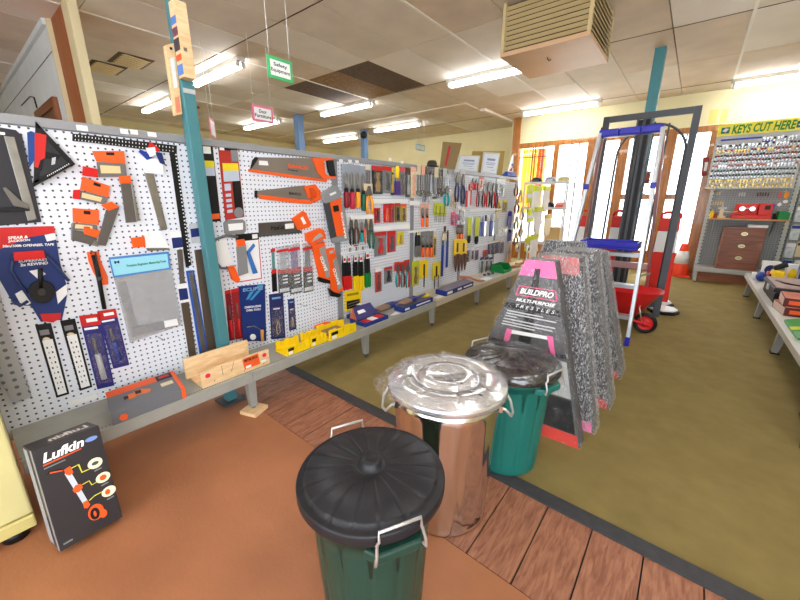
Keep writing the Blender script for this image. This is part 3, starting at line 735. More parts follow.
item('blister_roller', 'rounded grey blister pack with a white printed panel, under the carded blades', 'blister pack', [('body', [(224.5, 223), (227, 220.5), (243, 219.5), (245.5, 222), (246, 231), (243.5, 234), (229, 235), (225.5, 233)], .002, .02, GREY), ('printed_panel', [(228, 224), (243, 222.8), (243, 229.5), (229, 231)], .02, .0206, WHITE)])
item('hand_saw', 'longest hand saw with grey blade, orange guard and orange handle', 'saw', [
    ('blade', [(254.7, 157.2), (314.5, 158.2), (322, 177.5), (327, 180), (249.8, 169.5), (252, 162)], .012, .0145, M('saw_blade', (132, 122, 114), .4, .4, 4, .06)),
    ('blade_tip', [(252, 160.5), (254.7, 157.2), (259, 157.4), (253.5, 166), (250.5, 169.3)], .0145, .0155, BLACK),
    ('barcode_label', [(259, 160.5), (267.5, 161), (268.5, 165.5), (259, 165)], .0145, .0152, WHITE),
    ('tooth_guard', [(249, 169), (322, 179), (327, 178.5), (327, 182), (290, 177.5), (249, 171.5)], .008, .018, ORANGE),
    ('handle', [[(312.5, 158), (332.5, 158.2), (334, 160.5), (324, 161), (325.5, 173), (328, 176), (336, 175.5), (336.5, 178.5), (323, 178.5), (318, 172)]], .006, .024, ORANGE),
    ('grip', [(327.5, 160.3), (333.6, 160), (336, 176), (331.5, 176.5), (329, 170)], .006, .026, BLACK)], texts=[
    ('BAHCO', ORG_T, (288.5, 167.8), (308.5, 170), (288.2, 163.8), .0155), ('Prizecut', BLK_T, (288.5, 170.6), (298, 171.8), (288.4, 168.8), .0155)], group='wood saws')
item('hand_saw', 'shorter hand saw with orange tooth guard and D-shaped orange handle', 'saw', [
    ('blade', [(256, 191), (305, 185.2), (312, 200), (256, 197.5)], .012, .0145, M('saw_blade', (132, 122, 114), .4, .4, 4, .06)),
    ('tooth_guard', [(257, 194.5), (270, 196), (313, 201), (312, 204), (296, 203), (262, 199)], .008, .018, ORANGE),
    ('handle', [[(304, 186.5), (315.5, 184.2), (319, 189), (322.5, 194.5), (320.5, 199.5), (314, 202.5), (311, 200), (317, 197), (317.5, 193.5), (313, 188), (309, 188), (312, 198), (309.5, 199)]], .006, .024, ORANGE),
    ('grip_inset', [(309, 188), (313, 188), (317.5, 193.5), (317, 197), (312, 198)], .009, .02, M('deep_orange', (210, 74, 20), .5)),
    ('tip_cap', [(255, 190.5), (257.5, 190.5), (257.5, 198), (255, 197.5)], .01, .018, BLACK)], texts=[('BAHCO', BLK_T, (289, 194.6), (301, 195.6), (289, 191.8), .0155)], group='wood saws')
item('back_saw', 'rectangular back saw with dark blade and orange handle', 'saw', [
    ('blade', [(258.3, 223), (293, 220.8), (302, 232.5), (259, 236.6)], .010, .0125, M('back_saw_blade', (92, 84, 78), .4, .4, 4, .06)),
    ('spine', [(259, 235), (302, 231), (302, 233), (259, 237)], .008, .016, DGREY),
    ('handle', [[(292.6, 218.5), (303.4, 211), (306, 212.5), (311.8, 225), (309, 227.5), (298.5, 230), (296, 225)]], .006, .022, ORANGE), ('grip_hole', [(300.5, 218), (303, 216.5), (306.5, 223.5), (303.5, 224.5)], .022, .0224, WHITE),
    ('barcode_label', [(285, 224), (293.5, 223.2), (294, 228.2), (285.5, 229)], .0125, .0135, WHITE)], texts=[('PrizeCut', BLK_T, (271, 230.4), (284, 229), (270.8, 226.2), .0134)], group='wood saws')
item('hacksaw', 'hacksaw with grey D-shaped handle and orange frame on the grey upright', 'hacksaw', [
    ('handle', [[(322, 193.5), (336.5, 184), (342, 193.5), (340, 198.5), (326, 203.5), (324, 201)]], .02, .046, M('hacksaw_grey', (140, 142, 146), .4)),
    ('grip_hole', [(329.5, 193.8), (335.5, 191.3), (336.5, 193.3), (330.5, 196)], .046, .0466, WHITE),
    ('blade_bar', [(324.5, 203), (329.5, 202), (336.8, 236.5), (331.5, 238.5)], .024, .04, M('hacksaw_dark', (62, 62, 66), .4)),
    ('frame', [(330, 201), (341.5, 197), (345.5, 236), (337, 236.5)], .026, .042, ORANGE),
    ('side_plate', [(341.5, 204), (344, 203.5), (349, 239), (345.5, 240)], .026, .044, M('hacksaw_grey', (140, 142, 146), .4)),
    ('toe_bar', [(331.5, 238.5), (349, 234), (349.5, 240), (333.5, 243.5)], .024, .042, M('hacksaw_grey', (140, 142, 146), .4)),
    ('knob', [(333.5, 206), (338.5, 205), (339.5, 211), (334.5, 212)], .042, .05, BLACK)], texts=[('BAHCO', WHT_T, (346.6, 238), (342.6, 212), (344.6, 238.4), .0446)])
for (lab, hd, body, tip, tx, d) in (
    ('orange frame saw hung from its handle, the one farther up the board', [(306.5, 233.5), (320, 228.2), (324, 230), (326, 238), (312.8, 246), (307, 240)], [(312.5, 246), (324.5, 241.5), (332.2, 279), (321, 282)], [(319, 277), (331, 280.5), (332, 284), (324, 283), (319.5, 281.5)], ((327.6, 270), (322.6, 256), (324.6, 271.2)), 0),
    ('orange frame saw with a black foot, overlapping its twin and the grey upright', [(326.5, 249.5), (334, 247.6), (336, 254), (329, 257.5)], [(329, 257), (336, 253.5), (343.8, 290), (332.3, 295.5)], [(329, 288), (334, 292), (342, 294.5), (339.5, 297.5), (331.5, 296.5)], ((340.2, 284), (335.2, 268), (337.4, 285)), .012)):
    gp = [lerp(body[1], body[2], .15), lerp(body[1], body[2], .95), lerp(body[3], body[2], .62), lerp(body[0], body[1], .62)]
    gp = quad([body[0], body[1], body[2], body[3]], .52, .98, .12, .93)
    item('frame_saw', lab, 'saw', [('frame', body, .006+d, .022+d, ORANGE), ('handle', hd, .006+d, .03+d, ORANGE), ('grip_hole', [(hd[0][0]*.6+hd[2][0]*.4+1, hd[0][1]*.6+hd[2][1]*.4+5), (hd[2][0]-4, hd[2][1]+3), (hd[3][0]-2.5, hd[3][1]-2), (hd[4][0]-1, hd[4][1]-4)] if d == 0 else quad([hd[0], hd[1], hd[2], hd[3]], .25, .8, .3, .65), .03+d, .0306+d, M('shade_grey', (170, 170, 172), .6)),
        ('side_plate', gp, .022+d, .026+d, M('saw_plate_grey', (150, 148, 146), .45)), ('toe', tip, .004+d, .026+d, BLACK)], texts=[('BAHCO', WHT_T, tx[0], tx[1], tx[2], .0266+d)], group='orange frame saws')
item('coping_saw', 'orange-handled bow saw with a grey curved frame around a white tag', 'saw', [
    ('tag', [(214, 243), (226, 238), (232, 262), (222, 268), (215, 262)], .006, .008, WHITE),
    ('~frame', [(238, 237), (226, 235.5), (216, 239), (212.5, 246), (214.5, 260), (221, 268), (230, 268.5)], .014, .0075, M('bow_grey', (112, 114, 116), .4, .4)),
    ('handle', [(228.5, 267), (234, 265.5), (240.5, 280), (237.5, 283), (232.5, 279.5)], .006, .026, ORANGE)])
K = [(235.5, 234.5), (258.5, 232.5), (262, 279), (236.5, 283)]
item('carded_knife', 'grey folding saw on a white red-edged card with black header', 'carded tool', [('card', K, .002, .005, WHITE), ('header', quad(K, 0, 1, 0, .15), .005, .0058, BLACK), ('header_label', quad(K, .72, .95, .03, .12), .0058, .0064, WHITE), ('edge_line', [quad(K, 0, 1, .975, .995), quad(K, .97, 1, .16, .97)], .005, .0056, RED_T),
    ('handle', [(218.6+18.5, 247), (246, 244.5), (248.5, 273), (239.5, 276)], .005, .02, M('knife_grey', (132, 132, 134), .4)), ('handle_top', [(237.2, 240), (244.6, 239), (245.6, 245.5), (237.8, 247)], .005, .021, ORANGE),
    ('blue_arm', [[(247, 252), (254, 243.5), (255.5, 246), (250, 253)], [(247, 252), (250, 252), (258, 273), (253.5, 274)]], .005, .016, M('blue_arm', (60, 110, 180), .4))])
def jab(lab, q, tip, col, strip):
    item('packed_jab_saw', lab, 'packed saw', [('card', quad(q, 0, 1, .5, 1), .002, .005, BLACK), ('card_head', quad(q, 0, 1, .48, .58), .005, .0058, RED_C), ('print', [quad(q, .4, .85, .63+.07*i, .66+.07*i) for i in range(3)] + [quad(q, .1, .95, .9, .97)], .005, .0056, WHT_T), ('blade', quad(q, .25, .8, .06, .5), .004, .008, col), ('header', strip, .014, .0148, RED_C), ('pack', q, .0125, .0132, film('saw_pack', .2, .15, 10, .3, (214, 218, 222), .6, var=.3))], group='clear packed saws')
jab('clear packed saw with red strip, first of the three beside the orange frame saws', [(276.5, 247), (288.5, 245), (290, 292), (279, 294)], 0, LGREY, [(277, 250.5), (288.6, 248), (288.8, 250.5), (277.2, 253)])
jab('clear packed saw with mauve blade, middle of the three beside the orange frame saws', [(287.5, 245.5), (299.5, 242.5), (302.5, 292), (290.5, 294.5)], 0, M('mauve_blade', (140, 118, 160), .4), [(287.8, 249.5), (299.8, 246.5), (300, 249.5), (288, 252)])
jab('clear packed saw hung right under the orange frame saw handle', [(302.5, 243.5), (311.5, 242), (313.5, 291), (304, 293)], 0, GREY, [(302.6, 248), (311.8, 246), (312, 249), (302.8, 251)])
Q = [(270.5, 247.5), (275, 246), (277.5, 291), (272.5, 292)]
item('packed_jab_saw', 'narrow teal-bladed packed saw at the edge of the clear packs', 'packed saw', [('card', quad(Q, 0, 1, .55, 1), .002, .005, BLACK), ('header', quad(Q, 0, 1, .04, .12), .005, .0058, RED_C), ('card_head', quad(Q, 0, 1, .5, .6), .005, .0058, RED_C), ('blade', quad(Q, .2, .8, .12, .5), .003, .007, M('teal_blade', (90, 140, 140), .4))], group='clear packed saws')
Q = [(239, 286.5), (265, 284), (266.5, 341), (243.5, 341.5)]
item('carded_chisel_set', 'large deep blue carded chisel set with pale blue stripes', 'carded chisels', [('card', Q, .002, .012, M('eclipse_blue', (28, 48, 110), .4)), ('stripes', [[(250, 292), (254, 291), (249, 299), (246, 300)], [(257, 291), (262, 289), (252, 300), (249.6, 300)], [(258, 284.8), (264, 284.2), (262, 287), (256, 288)]], .012, .0128, M('stripe_blue', (60, 140, 190), .5)), ('~handle', [(262, 330), (262.6, 341)], .02, .010, M('chisel_wood', (214, 150, 80), .4)), ('~blade', [(247, 327), (254, 326), (261.5, 330)], .018, .003, STEEL), ('badge', [ell(253, 337, 3, 3, 14)], .012, .0128, WHT_T)], texts=[
    ('ECLIPSE', M('pale_ink', (120, 170, 210), .6), (243, 291.8), (263, 289.4), (243, 288.4), .0132), ('CARBON EDGE', WHT_T, (244.6, 308.6), (261, 306.8), (244.5, 306.4), .0132), ('CHISEL TOOLS', WHT_T, (246, 311.6), (260.6, 310), (246, 309.6), .0132)])
for i, (lab, q, c) in enumerate((('maroon packed tool half hidden behind the deep blue chisel set, outer one of two', [(225, 291), (230.5, 289.5), (235, 340), (229.5, 341)], MAROON), ('dark red packed tool tucked against the deep blue chisel set', [(231, 289.5), (240, 287.5), (244, 338), (235.5, 340)], M('dark_red_pack', (150, 36, 40), .5)))):
    item('packed_chisel', lab, 'packed tool', [('card', q, .0+.001, .004, c), ('header', quad(q, 0, 1, 0, .07), .004, .0048, RED_C), ('~tool', [quad(q, .5, 1, .3, 1)[0], quad(q, .5, 1, .6, 1)[0]], .008, .004, DSTEEL), ('~handle', [quad(q, .5, 1, .6, 1)[0], quad(q, .55, 1, .95, 1)[0]], .012, .009, RED)], group='packs behind the chisel set')
for (lab, q) in (('navy packed pocket tool beside the deep blue chisel set', [(269, 294.5), (283.2, 292.5), (285.6, 338), (271.5, 339.5)]), ('small navy packed tool with a loop, farther from the chisel set', [(288, 299.5), (294.5, 298.5), (296.5, 329), (289.5, 331)])):
    item('packed_cutter', lab, 'packed tool', [('card', q, .002, .006, M('navy_pack', (40, 44, 96), .45)), ('header_mark', quad(q, .2, .8, .08, .12), .006, .0066, M('pale_ink', (120, 170, 210), .6)), ('swoosh', quad(q, .25, .7, .32, .35), .006, .0066, WHT_T), ('~loop', [quad(q, .55, 1, .6, 1)[0], quad(q, .4, 1, .75, 1)[0], quad(q, .45, 1, .9, 1)[0], quad(q, .65, 1, .85, 1)[0], quad(q, .6, 1, .65, 1)[0]], .012, .003, M('tan_cord', (180, 150, 130), .6)), ('blister', quad(q, .1, .9, .3, .95), .016, .0166, CLEAR)], group='navy packs')
Q = [(344.5, 291.5), (361, 289), (361.5, 308), (345, 312)]
item('carded_blade_pack', 'yellow card with a black window at the foot of the grey upright', 'carded blades', [('card', Q, .008, .012, YEL), ('window', quad(Q, .12, .9, .5, .9), .012, .0128, BLACK), ('~blades', [[quad(Q, .18, 1, .66, 1)[0], quad(Q, .85, 1, .6, 1)[0]], [quad(Q, .18, 1, .8, 1)[0], quad(Q, .85, 1, .73, 1)[0]]], .014, .0025, STEEL), ('print', quad(Q, .15, .85, .14, .26), .012, .0126, M('dark_yellow', (150, 130, 10), .6))])
for k, (px, py) in enumerate(((72, 258), (158, 337), (299, 304), (313, 308), (317, 219))):
    p = P(px, py, .0); mb = MB(); mb.tube([p, p+V((.07, .004, -.004)), p+V((.085, .004, .012))], .0022, 6)
    tag(obj('peg_hook', mb, CHROME), ['empty steel hook beside the blue tape card', 'empty steel hook below the bagged square', 'empty steel hook over the small navy pack', 'empty steel hook between the navy pack and the upright', 'empty steel hook by the back saw handle'][k], 'hook', 'empty hooks')
# --- further panels: small goods on hooks. (kind, px, top, bottom, width, colours)
def yz(px, py, d=.02):
    p = P(px, py, d); return p.y, p.z
def wsl(mb, pts, x0, x1): mb.prism([(XB+x1, a, b) for a, b in pts], (x0-x1, 0, 0))
def goods(kind, label, cat, px, t, b, w, c1, c2=None, d=.02, group=None, c3=None):
    y, zt = yz(px, t, d); y2, zb = yz(px+(b-t)*-.0, b, d)
    W = abs(yz(px+w/2, (t+b)/2, d)[0]-yz(px-w/2, (t+b)/2, d)[0]); H = zt-zb
    pm = P(px, (t+b)/2, d); S = w*((pm-C0).dot(_FW))/F      # true width square to the view, for round things
    if kind in ('driver', 'pliers', 'brush', 'rasp', 'pointer') and kind != 'pointer': d = max(d, S*.46+.004)
    L = lambda v: zb+H*v
    names = {'snips': 'pruning_snips', 'pliers': 'pliers', 'driver': 'screwdriver', 'shears': 'garden_shears', 'pack': 'carded_tool', 'wrench': 'wrench', 'rasp': 'file', 'glove': 'work_glove', 'pointer': 'carded_pencil', 'cutter': 'packed_cutter', 'brush': 'hand_brush', 'vest': 'folded_vest'}
    r = root({'bag of fixings': 'fixings_bag', 'garden snips': 'garden_snips'}.get(cat, cat.replace(' ', '_')), label, cat, (XB+.005, y, zb), group)
    def add(n, mat, fn, bev=.0015):
        mb = MB(); fn(mb); return obj(n, mb, mat, r, bevel=bev)
    def tb(n, mat, path, rad, seg=8):
        mb = MB(); mb.tube([(XB+x, yy, zz) for x, yy, zz in path], rad, seg); return obj(n, mb, mat, r)
    h = W/2
    if kind == 'driver':
        add('card', c2 or LGREY, lambda m: wsl(m, [(y-h, L(.38)), (y+h, L(.38)), (y+h, L(1)), (y-h, L(1))], d-.006, d-.004), 0)
        add('card_window', STEEL if c3 is None else c3, lambda m: wsl(m, [(y-h*.7, L(.42)), (y+h*.7, L(.42)), (y+h*.7, L(.78)), (y-h*.7, L(.78))], d-.004, d-.003), 0)
        tb('shaft', STEEL, [(d, y, L(.4)), (d, y, L(.82))], min(.005, S*.12))
        rr = S*.42; tb('collar', BLACK, [(d, y, L(.38)), (d, y, L(.46))], rr*.8)
        tb('handle', c1, [(d, y, L(0)), (d, y, L(.03)), (d, y, L(.2)), (d, y, L(.35)), (d, y, L(.40))], [rr*.7, rr, rr*.92, rr, rr*.5], 10)
    elif kind == 'pliers':
        add('head', DSTEEL, lambda m: wsl(m, [(y-h*.45, L(.62)), (y+h*.45, L(.62)), (y+h*.55, L(.75)), (y+h*.2, L(1)), (y-h*.2, L(1)), (y-h*.55, L(.75))], d-.006, d+.006))
        for s in (-1, 1): tb('handle', c1 if s < 0 or c2 is None else c2, [(d, y+s*h*.2, L(.66)), (d, y+s*h*.62, L(.45)), (d, y+s*h*.66, L(.22)), (d, y+s*h*.4, L(0))], [S*.13, S*.2, S*.2, S*.14])
        if c3: add('card', c3, lambda m: wsl(m, [(y-h, L(.7)), (y+h, L(.7)), (y+h, L(1.08)), (y-h, L(1.08))], d-.014, d-.012), 0)
    elif kind == 'shears':
        for s in (-1, 1):
            add('blade', BLACK, lambda m: wsl(m, [(y+s*h*.1, L(.40)), (y+s*h*.95, L(.40)), (y+s*h*.9, L(.75)), (y+s*h*.3, L(1)), (y+s*h*.05, L(.9))], d-.008, d+.004))
            add('handle', c1, lambda m: wsl(m, [(y+s*h*.12, L(.42)), (y+s*h*.98, L(.42)), (y+s*h*.92, L(.05)), (y+s*h*.6, L(0)), (y+s*h*.15, L(.04))], d-.012, d+.012), .003)
        add('card', WHITE, lambda m: wsl(m, [(y-h*.6, L(.82)), (y+h*.6, L(.82)), (y+h*.6, L(1.02)), (y-h*.6, L(1.02))], d+.005, d+.006), 0)
        add('card_print', c2 or RED_C, lambda m: wsl(m, [(y-h*.45, L(.86)), (y+h*.45, L(.86)), (y+h*.45, L(.94)), (y-h*.45, L(.94))], d+.006, d+.0066), 0)
    elif kind == 'snips':
        add('card', c1, lambda m: wsl(m, [(y-h, L(.5)), (y+h, L(.5)), (y+h*.9, L(1)), (y-h*.9, L(1))], d-.012, d-.008), 0)
        add('window', BLACK, lambda m: wsl(m, [(y-h*.25, L(.6)), (y+h*.25, L(.6)), (y+h*.25, L(.88)), (y-h*.25, L(.88))], d-.008, d-.007), 0)
        for s in (-1, 1): add('blade', c2, lambda m: wsl(m, [(y+s*h*.1, L(.55)), (y+s*h*.95, L(.5)), (y+s*h*.7, L(.15)), (y+s*h*.4, L(0)), (y+s*h*.15, L(.25))], d-.006, d+.006))
    elif kind == 'pack':
        add('card', c1, lambda m: wsl(m, [(y-h, L(0)), (y+h, L(0)), (y+h, L(1)), (y-h, L(1))], d-.006, d-.003), 0)
        add('header', c2 or WHITE, lambda m: wsl(m, [(y-h, L(.84)), (y+h, L(.84)), (y+h, L(1)), (y-h, L(1))], d-.003, d-.0022), 0)
        add('tool', c3 or DSTEEL, lambda m: wsl(m, [(y-h*.3, L(.1)), (y+h*.3, L(.08)), (y+h*.42, L(.34)), (y+h*.16, L(.5)), (y+h*.3, L(.76)), (y-h*.3, L(.76)), (y-h*.12, L(.5)), (y-h*.45, L(.3))], d-.003, d+.008), .002)
        add('blister', CLEAR, lambda m: wsl(m, [(y-h*.8, L(.05)), (y+h*.8, L(.05)), (y+h*.8, L(.8)), (y-h*.8, L(.8))], d+.0095, d+.01), 0)
    elif kind == 'wrench':
        add('shank', c1, lambda m: wsl(m, [(y-h*.3, L(.15)), (y+h*.3, L(.15)), (y+h*.3, L(.8)), (y-h*.3, L(.8))], d-.004, d+.003))
        add('open_jaw', c1, lambda m: wsl(m, [(y-h*.3, L(.76)), (y+h*.3, L(.76)), (y+h, L(.86)), (y+h*.8, L(1)), (y+h*.35, L(.92)), (y-h*.35, L(.92)), (y-h*.8, L(1)), (y-h, L(.86))], d-.005, d+.004))
        mb = MB(); mb.tube([(XB+d, y+h*.6*math.cos(a), L(.08)+h*.6*math.sin(a)) for a in [i*math.pi/6 for i in range(12)]], h*.28, 6, closed=True); obj('ring', mb, c1, r)
        if c2: add('tag', c2, lambda m: wsl(m, [(y-h, L(.7)), (y+h, L(.7)), (y+h, L(1.04)), (y-h, L(1.04))], d+.005, d+.006), 0)
    elif kind == 'rasp':
        add('blade', c1, lambda m: wsl(m, [(y-h, L(.0)), (y+h, L(.0)), (y+h, L(.72)), (y-h, L(.72))], d-.003, d+.003))
        tb('handle', c2 or DGREY, [(d, y, L(.7)), (d, y, L(.74)), (d, y, L(.9)), (d, y, L(1))], [S*.3, S*.5, S*.5, S*.3], 10)
    elif kind == 'pointer':
        add('card', c1, lambda m: wsl(m, [(y-h, L(.35)), (y+h, L(.35)), (y+h, L(1)), (y-h, L(1))], d-.005, d-.002), 0)
        add('window', BLACK if c3 is None else c3, lambda m: wsl(m, [(y-h*.2, L(.45)), (y+h*.2, L(.45)), (y+h*.2, L(.85)), (y-h*.2, L(.85))], d-.002, d-.001), 0)
        for s in ((-.5, .45) if c2 is None else (0,)): tb('tool', DSTEEL if c2 is None else c2, [(d, y+h*s, L(.5)), (d, y+h*s, L(0))], [S*.09, S*.06], 6)
    elif kind == 'glove':
        f = lambda m: m.prism([(XB+d+.014, y+a*h, L(v)) for a, v in ((-.6, 1), (.6, 1), (.62, .72), (1, .5), (.95, .42), (.6, .5), (.62, .2), (.5, .0), (.3, .02), (.28, .2), (.2, .02), (0, -.03), (-.06, .2), (-.15, .0), (-.35, .02), (-.38, .22), (-.5, .08), (-.65, .12), (-.62, .5))], (-.02, 0, 0))
        add('palm', c1, f, .005)
        add('cuff', c2 or c1, lambda m: wsl(m, [(y-h*.68, L(.8)), (y+h*.68, L(.8)), (y+h*.66, L(1.03)), (y-h*.66, L(1.03))], d-.01, d+.018), .003)
    elif kind == 'vest':
        add('front', c1, lambda m: wsl(m, [(y-h, L(0)), (y+h, L(.02)), (y+h*.95, L(.8)), (y+h*.5, L(1)), (y-h*.5, L(1)), (y-h*.95, L(.8))], d-.012, d+.012), .004)
        add('band', c2 or LGREY, lambda m: wsl(m, [(y-h*1.01, L(.35)), (y+h*1.01, L(.36)), (y+h*1.0, L(.5)), (y-h*1.0, L(.49))], d-.013, d+.0135), .001)
    elif kind == 'brush':
        tb('handle', c1, [(d, y, L(1)), (d, y, L(.9)), (d, y, L(.55))], [S*.15, S*.28, S*.2], 8)
        add('bristles', c2 or CREAM, lambda m: wsl(m, [(y-h*.5, L(.5)), (y+h*.5, L(.5)), (y+h*.7, L(0)), (y-h*.7, L(0))], d-.01, d+.01), .002)
        add('ferrule', STEEL, lambda m: wsl(m, [(y-h*.52, L(.48)), (y+h*.52, L(.48)), (y+h*.5, L(.6)), (y-h*.5, L(.6))], d-.011, d+.011), .001)
    return r
ORD = ['first', 'second', 'third', 'fourth', 'fifth', 'sixth', 'seventh', 'eighth']
def row(kind, desc, cat, where, group, items, **kw):
    """items: (px, top, bottom, width, c1[, c2[, c3]])"""
    n = len(items)
    for i, it in enumerate(items):
        lab = desc if n == 1 else '%s, %s of %s' % (desc, ORD[i], ['', '', 'two', 'three', 'four', 'five', 'six', 'seven', 'eight'][n])
        ex = {} if len(it) < 7 else {'c3': it[6]}
        goods(kind, lab+' '+where, cat, *it[:6], group=group, **ex, **kw)
OR2 = M('bright_orange_handle', (248, 120, 24), .4); ROSE = M('rose_handle', (196, 40, 70), .4); AMBER = M('amber_handle', (246, 160, 36), .4); DGN = M('dark_green_handle', (30, 92, 76), .4)
# panel three
HK = 'on the top hooks past the grey hacksaw'
SW = M('smoky_pack', (150, 158, 172), .3)
goods('driver', 'maroon-handled screwdriver '+HK, 'screwdriver', 344.5, 164, 208, 7, MAROON, SW)
goods('driver', 'rose-handled screwdriver '+HK, 'screwdriver', 350.6, 164, 209, 6.4, ROSE, SW)
goods('driver', 'amber-handled screwdriver between the rose and green ones '+HK, 'screwdriver', 356.6, 165, 208, 6.2, AMBER, SW)
goods('driver', 'dark green screwdriver '+HK, 'screwdriver', 362, 166, 211, 6.4, DGN, SW)
goods('pliers', 'amber-handled pliers hung lower beside the dark green screwdriver', 'pliers', 368.5, 186, 214, 9, AMBER, None, .03, None, CREAM)
goods('pack', 'red-topped dark carded tool nearest the amber pliers on the top hooks', 'carded tool', 377.5, 166, 194, 10.5, M('black_card', (44, 40, 40), .5), RED_C, .02, None, M('brass_tool', (180, 140, 80), .4, .5))
goods('pack', 'red-topped grey carded tool beside its dark neighbour on the top hooks', 'carded tool', 387.5, 166.5, 193, 9, GREY, RED_C, .02, None, DGREY)
goods('brush', 'yellow and purple handled scraper beside the red-topped cards', 'scraper', 396, 166, 195, 8, YEL, M('purple_plastic', (70, 40, 120), .4))
goods('pack', 'grey carded tool with a pink-red top, before the second grey upright', 'carded tool', 402.5, 167, 195, 6, GREY, M('pink_red', (210, 80, 90), .5))
H2 = 'in the second hook row past the hacksaw'
goods('pliers', 'black-handled pliers '+H2, 'pliers', 351, 217, 245, 6, BLACK, None, .03, None, WHITE)
goods('pliers', 'brown-handled pliers '+H2, 'pliers', 356, 218, 244, 6.5, BROWNP, None, .03, None, WHITE)
goods('driver', 'green and orange handled screwdriver '+H2, 'screwdriver', 361.4, 217, 242, 5, TEALP, LGREY)
goods('pliers', 'orange and brown handled pliers '+H2, 'pliers', 366, 219, 243, 5.5, ORANGE, BROWNP, .03, None, WHITE)
goods('pliers', 'dark green handled pliers with grey ends '+H2, 'pliers', 371, 219, 249, 7, DGN, None, .036, None, CREAM)
row('pack', 'tall red carded tool', 'carded tool', 'above the white price strip', 'red cards over the price strip', [(377.5, 205, 223, 6, RED, WHITE, BLACK), (387, 204, 222.5, 6, RED, RED_C, ORANGE), (392, 203.5, 222.5, 4.6, RED_C, RED, MAROON)])
goods('pack', 'olive carded tool with red top beside the tall red cards', 'carded tool', 398, 203, 222, 5.5, M('olive_card', (130, 120, 50), .5), RED_C, .02, None, BLACK)
goods('pack', 'yellow and orange carded tool against the second grey upright', 'carded tool', 404, 204, 222, 5.5, M('mustard_card', (190, 160, 50), .5), ORANGE_D, .02, None, BROWNP)
goods('pack', 'wide red carded set of small pliers under the price strip', 'carded tool', 380.5, 232, 256, 12, GREY, RED_C, .02, None, RED)
goods('pack', 'red-edged grey carded cutter under the price strip', 'carded tool', 392, 231, 252, 8, RED_C, RED, .02, None, DGREY)
goods('pack', 'small plain yellow card under the price strip', 'carded tool', 401, 232, 245, 6.5, YELC, YELC, .02, None, M('mustard_card', (190, 160, 50), .5))
H3 = 'hung over the yellow blade card'
row('shears', 'red-handled garden snips', 'garden snips', H3, 'snips over the yellow card', [(344, 256, 291, 4.4, RED), (348.3, 256, 290, 4.2, RED)])
row('shears', 'yellow-handled garden snips', 'garden snips', H3, 'snips over the yellow card', [(355, 255, 291, 4.6, YEL), (360.5, 255, 291, 4.6, YEL)])
goods('shears', 'green-handled garden snips beside the yellow-handled ones', 'garden snips', 367, 252, 288, 5.5, GRN, None, .02, 'snips over the yellow card')
goods('pack', 'tall red and white packed tool alone below the hook bar', 'packed tool', 378.5, 268, 292, 6, M('brick_red_pack', (186, 60, 54), .5), WHITE, .02, None, BROWNP)
goods('pack', 'grey and red logo card with a small black tool', 'carded tool', 388.5, 267, 283, 8, GREY, RED_C, .02, None, BLACK)
row('pliers', 'teal-handled pliers in red packing', 'pliers', 'against the second grey upright', 'teal pliers by the upright', [(397.5, 264, 287, 5, TEALP, RED, RED_C), (402.5, 264, 287, 5, TEALP, MAROON, RED_C), (407.4, 262, 287.5, 5, TEALP, RED, RED_C)])
# panel four
row('wrench', 'bright steel wrench', 'wrench', 'hanging in the row under the top rail', 'steel wrenches', [(418.5, 166, 195, 3.8, STEEL, CREAM), (423, 166.5, 194, 3.6, STEEL, M('peach_tag', (236, 176, 150), .5)), (427.6, 167, 196, 4, DSTEEL), (432, 168, 197, 3.8, CHROME), (436.2, 168.5, 198, 4, STEEL, CREAM), (440.2, 169, 193, 3.6, DSTEEL), (444.6, 169.5, 192, 3.8, STEEL, LGREY), (449.5, 170, 192, 4, CHROME)])
goods('pack', 'tall cream card with orange print beside the second grey upright', 'carded tool', 414, 167, 198, 5.5, CREAM, M('peach_tag', (236, 176, 150), .5), .03, None, M('peach_tag', (236, 176, 150), .5))
goods('pack', 'dark carded tool between two cream cards near the second upright', 'carded tool', 408.5, 168, 197, 5, DGREY, BROWNP, .02, None, LGREY)
row('driver', 'bright orange handled screwdriver', 'screwdriver', 'alone in the pale middle of the panel', 'orange screwdrivers', [(423, 203, 227, 3.6, ORANGE, M('peach_tag', (236, 176, 150), .5)), (427.4, 203, 227, 3.8, OR2, M('peach_tag', (236, 176, 150), .5))])
row('pointer', 'lime carded tool with two black legs', 'carded tool', 'hung in mid panel', 'lime cards', [(436.4, 202.5, 222, 3.6, LIME), (440.4, 203, 222.5, 3.8, LIME), (444.7, 203.5, 222.5, 3.6, LIME)])
goods('pliers', 'teal-handled tool under the steel wrenches', 'pliers', 447, 186, 206, 6, TEALP, None, .03)
goods('shears', 'black snips with steel legs beside the orange chisels', 'garden snips', 418, 230, 257, 5, STEEL, YELC)
row('driver', 'orange-handled wide chisel', 'chisel', 'in the grey middle row', 'orange chisels', [(423, 231, 257, 4.2, ORANGE, GREY), (427.5, 231, 257, 4.2, OR2, GREY), (431.6, 231, 257, 4.2, ORANGE, GREY)])
goods('pack', 'thin yellow-edged card beside the orange chisels', 'carded tool', 435, 233, 257, 3.4, YELC, CREAM, .02, None, DGREY)
goods('pack', 'tall olive-yellow card just past the second upright, lowest row', 'carded tool', 416, 261, 285.5, 7, M('olive_yellow_card', (196, 190, 60), .5), LIME, .02, None, M('olive_card', (130, 120, 50), .5))
goods('pointer', 'bright yellow card with black slot and a black spike below', 'carded tool', 424.5, 260, 287, 8, YEL, BLACK)
goods('pointer', 'yellow carded brushes with black legs beside the blue files', 'carded tool', 437, 262, 288, 8, YELC, None)
row('rasp', 'long blue file', 'file', 'hanging below a cream tag near the lime cards', 'blue files', [(443.2, 232, 276, 2.2, BLUE), (448, 230, 267, 2, BLUE)])
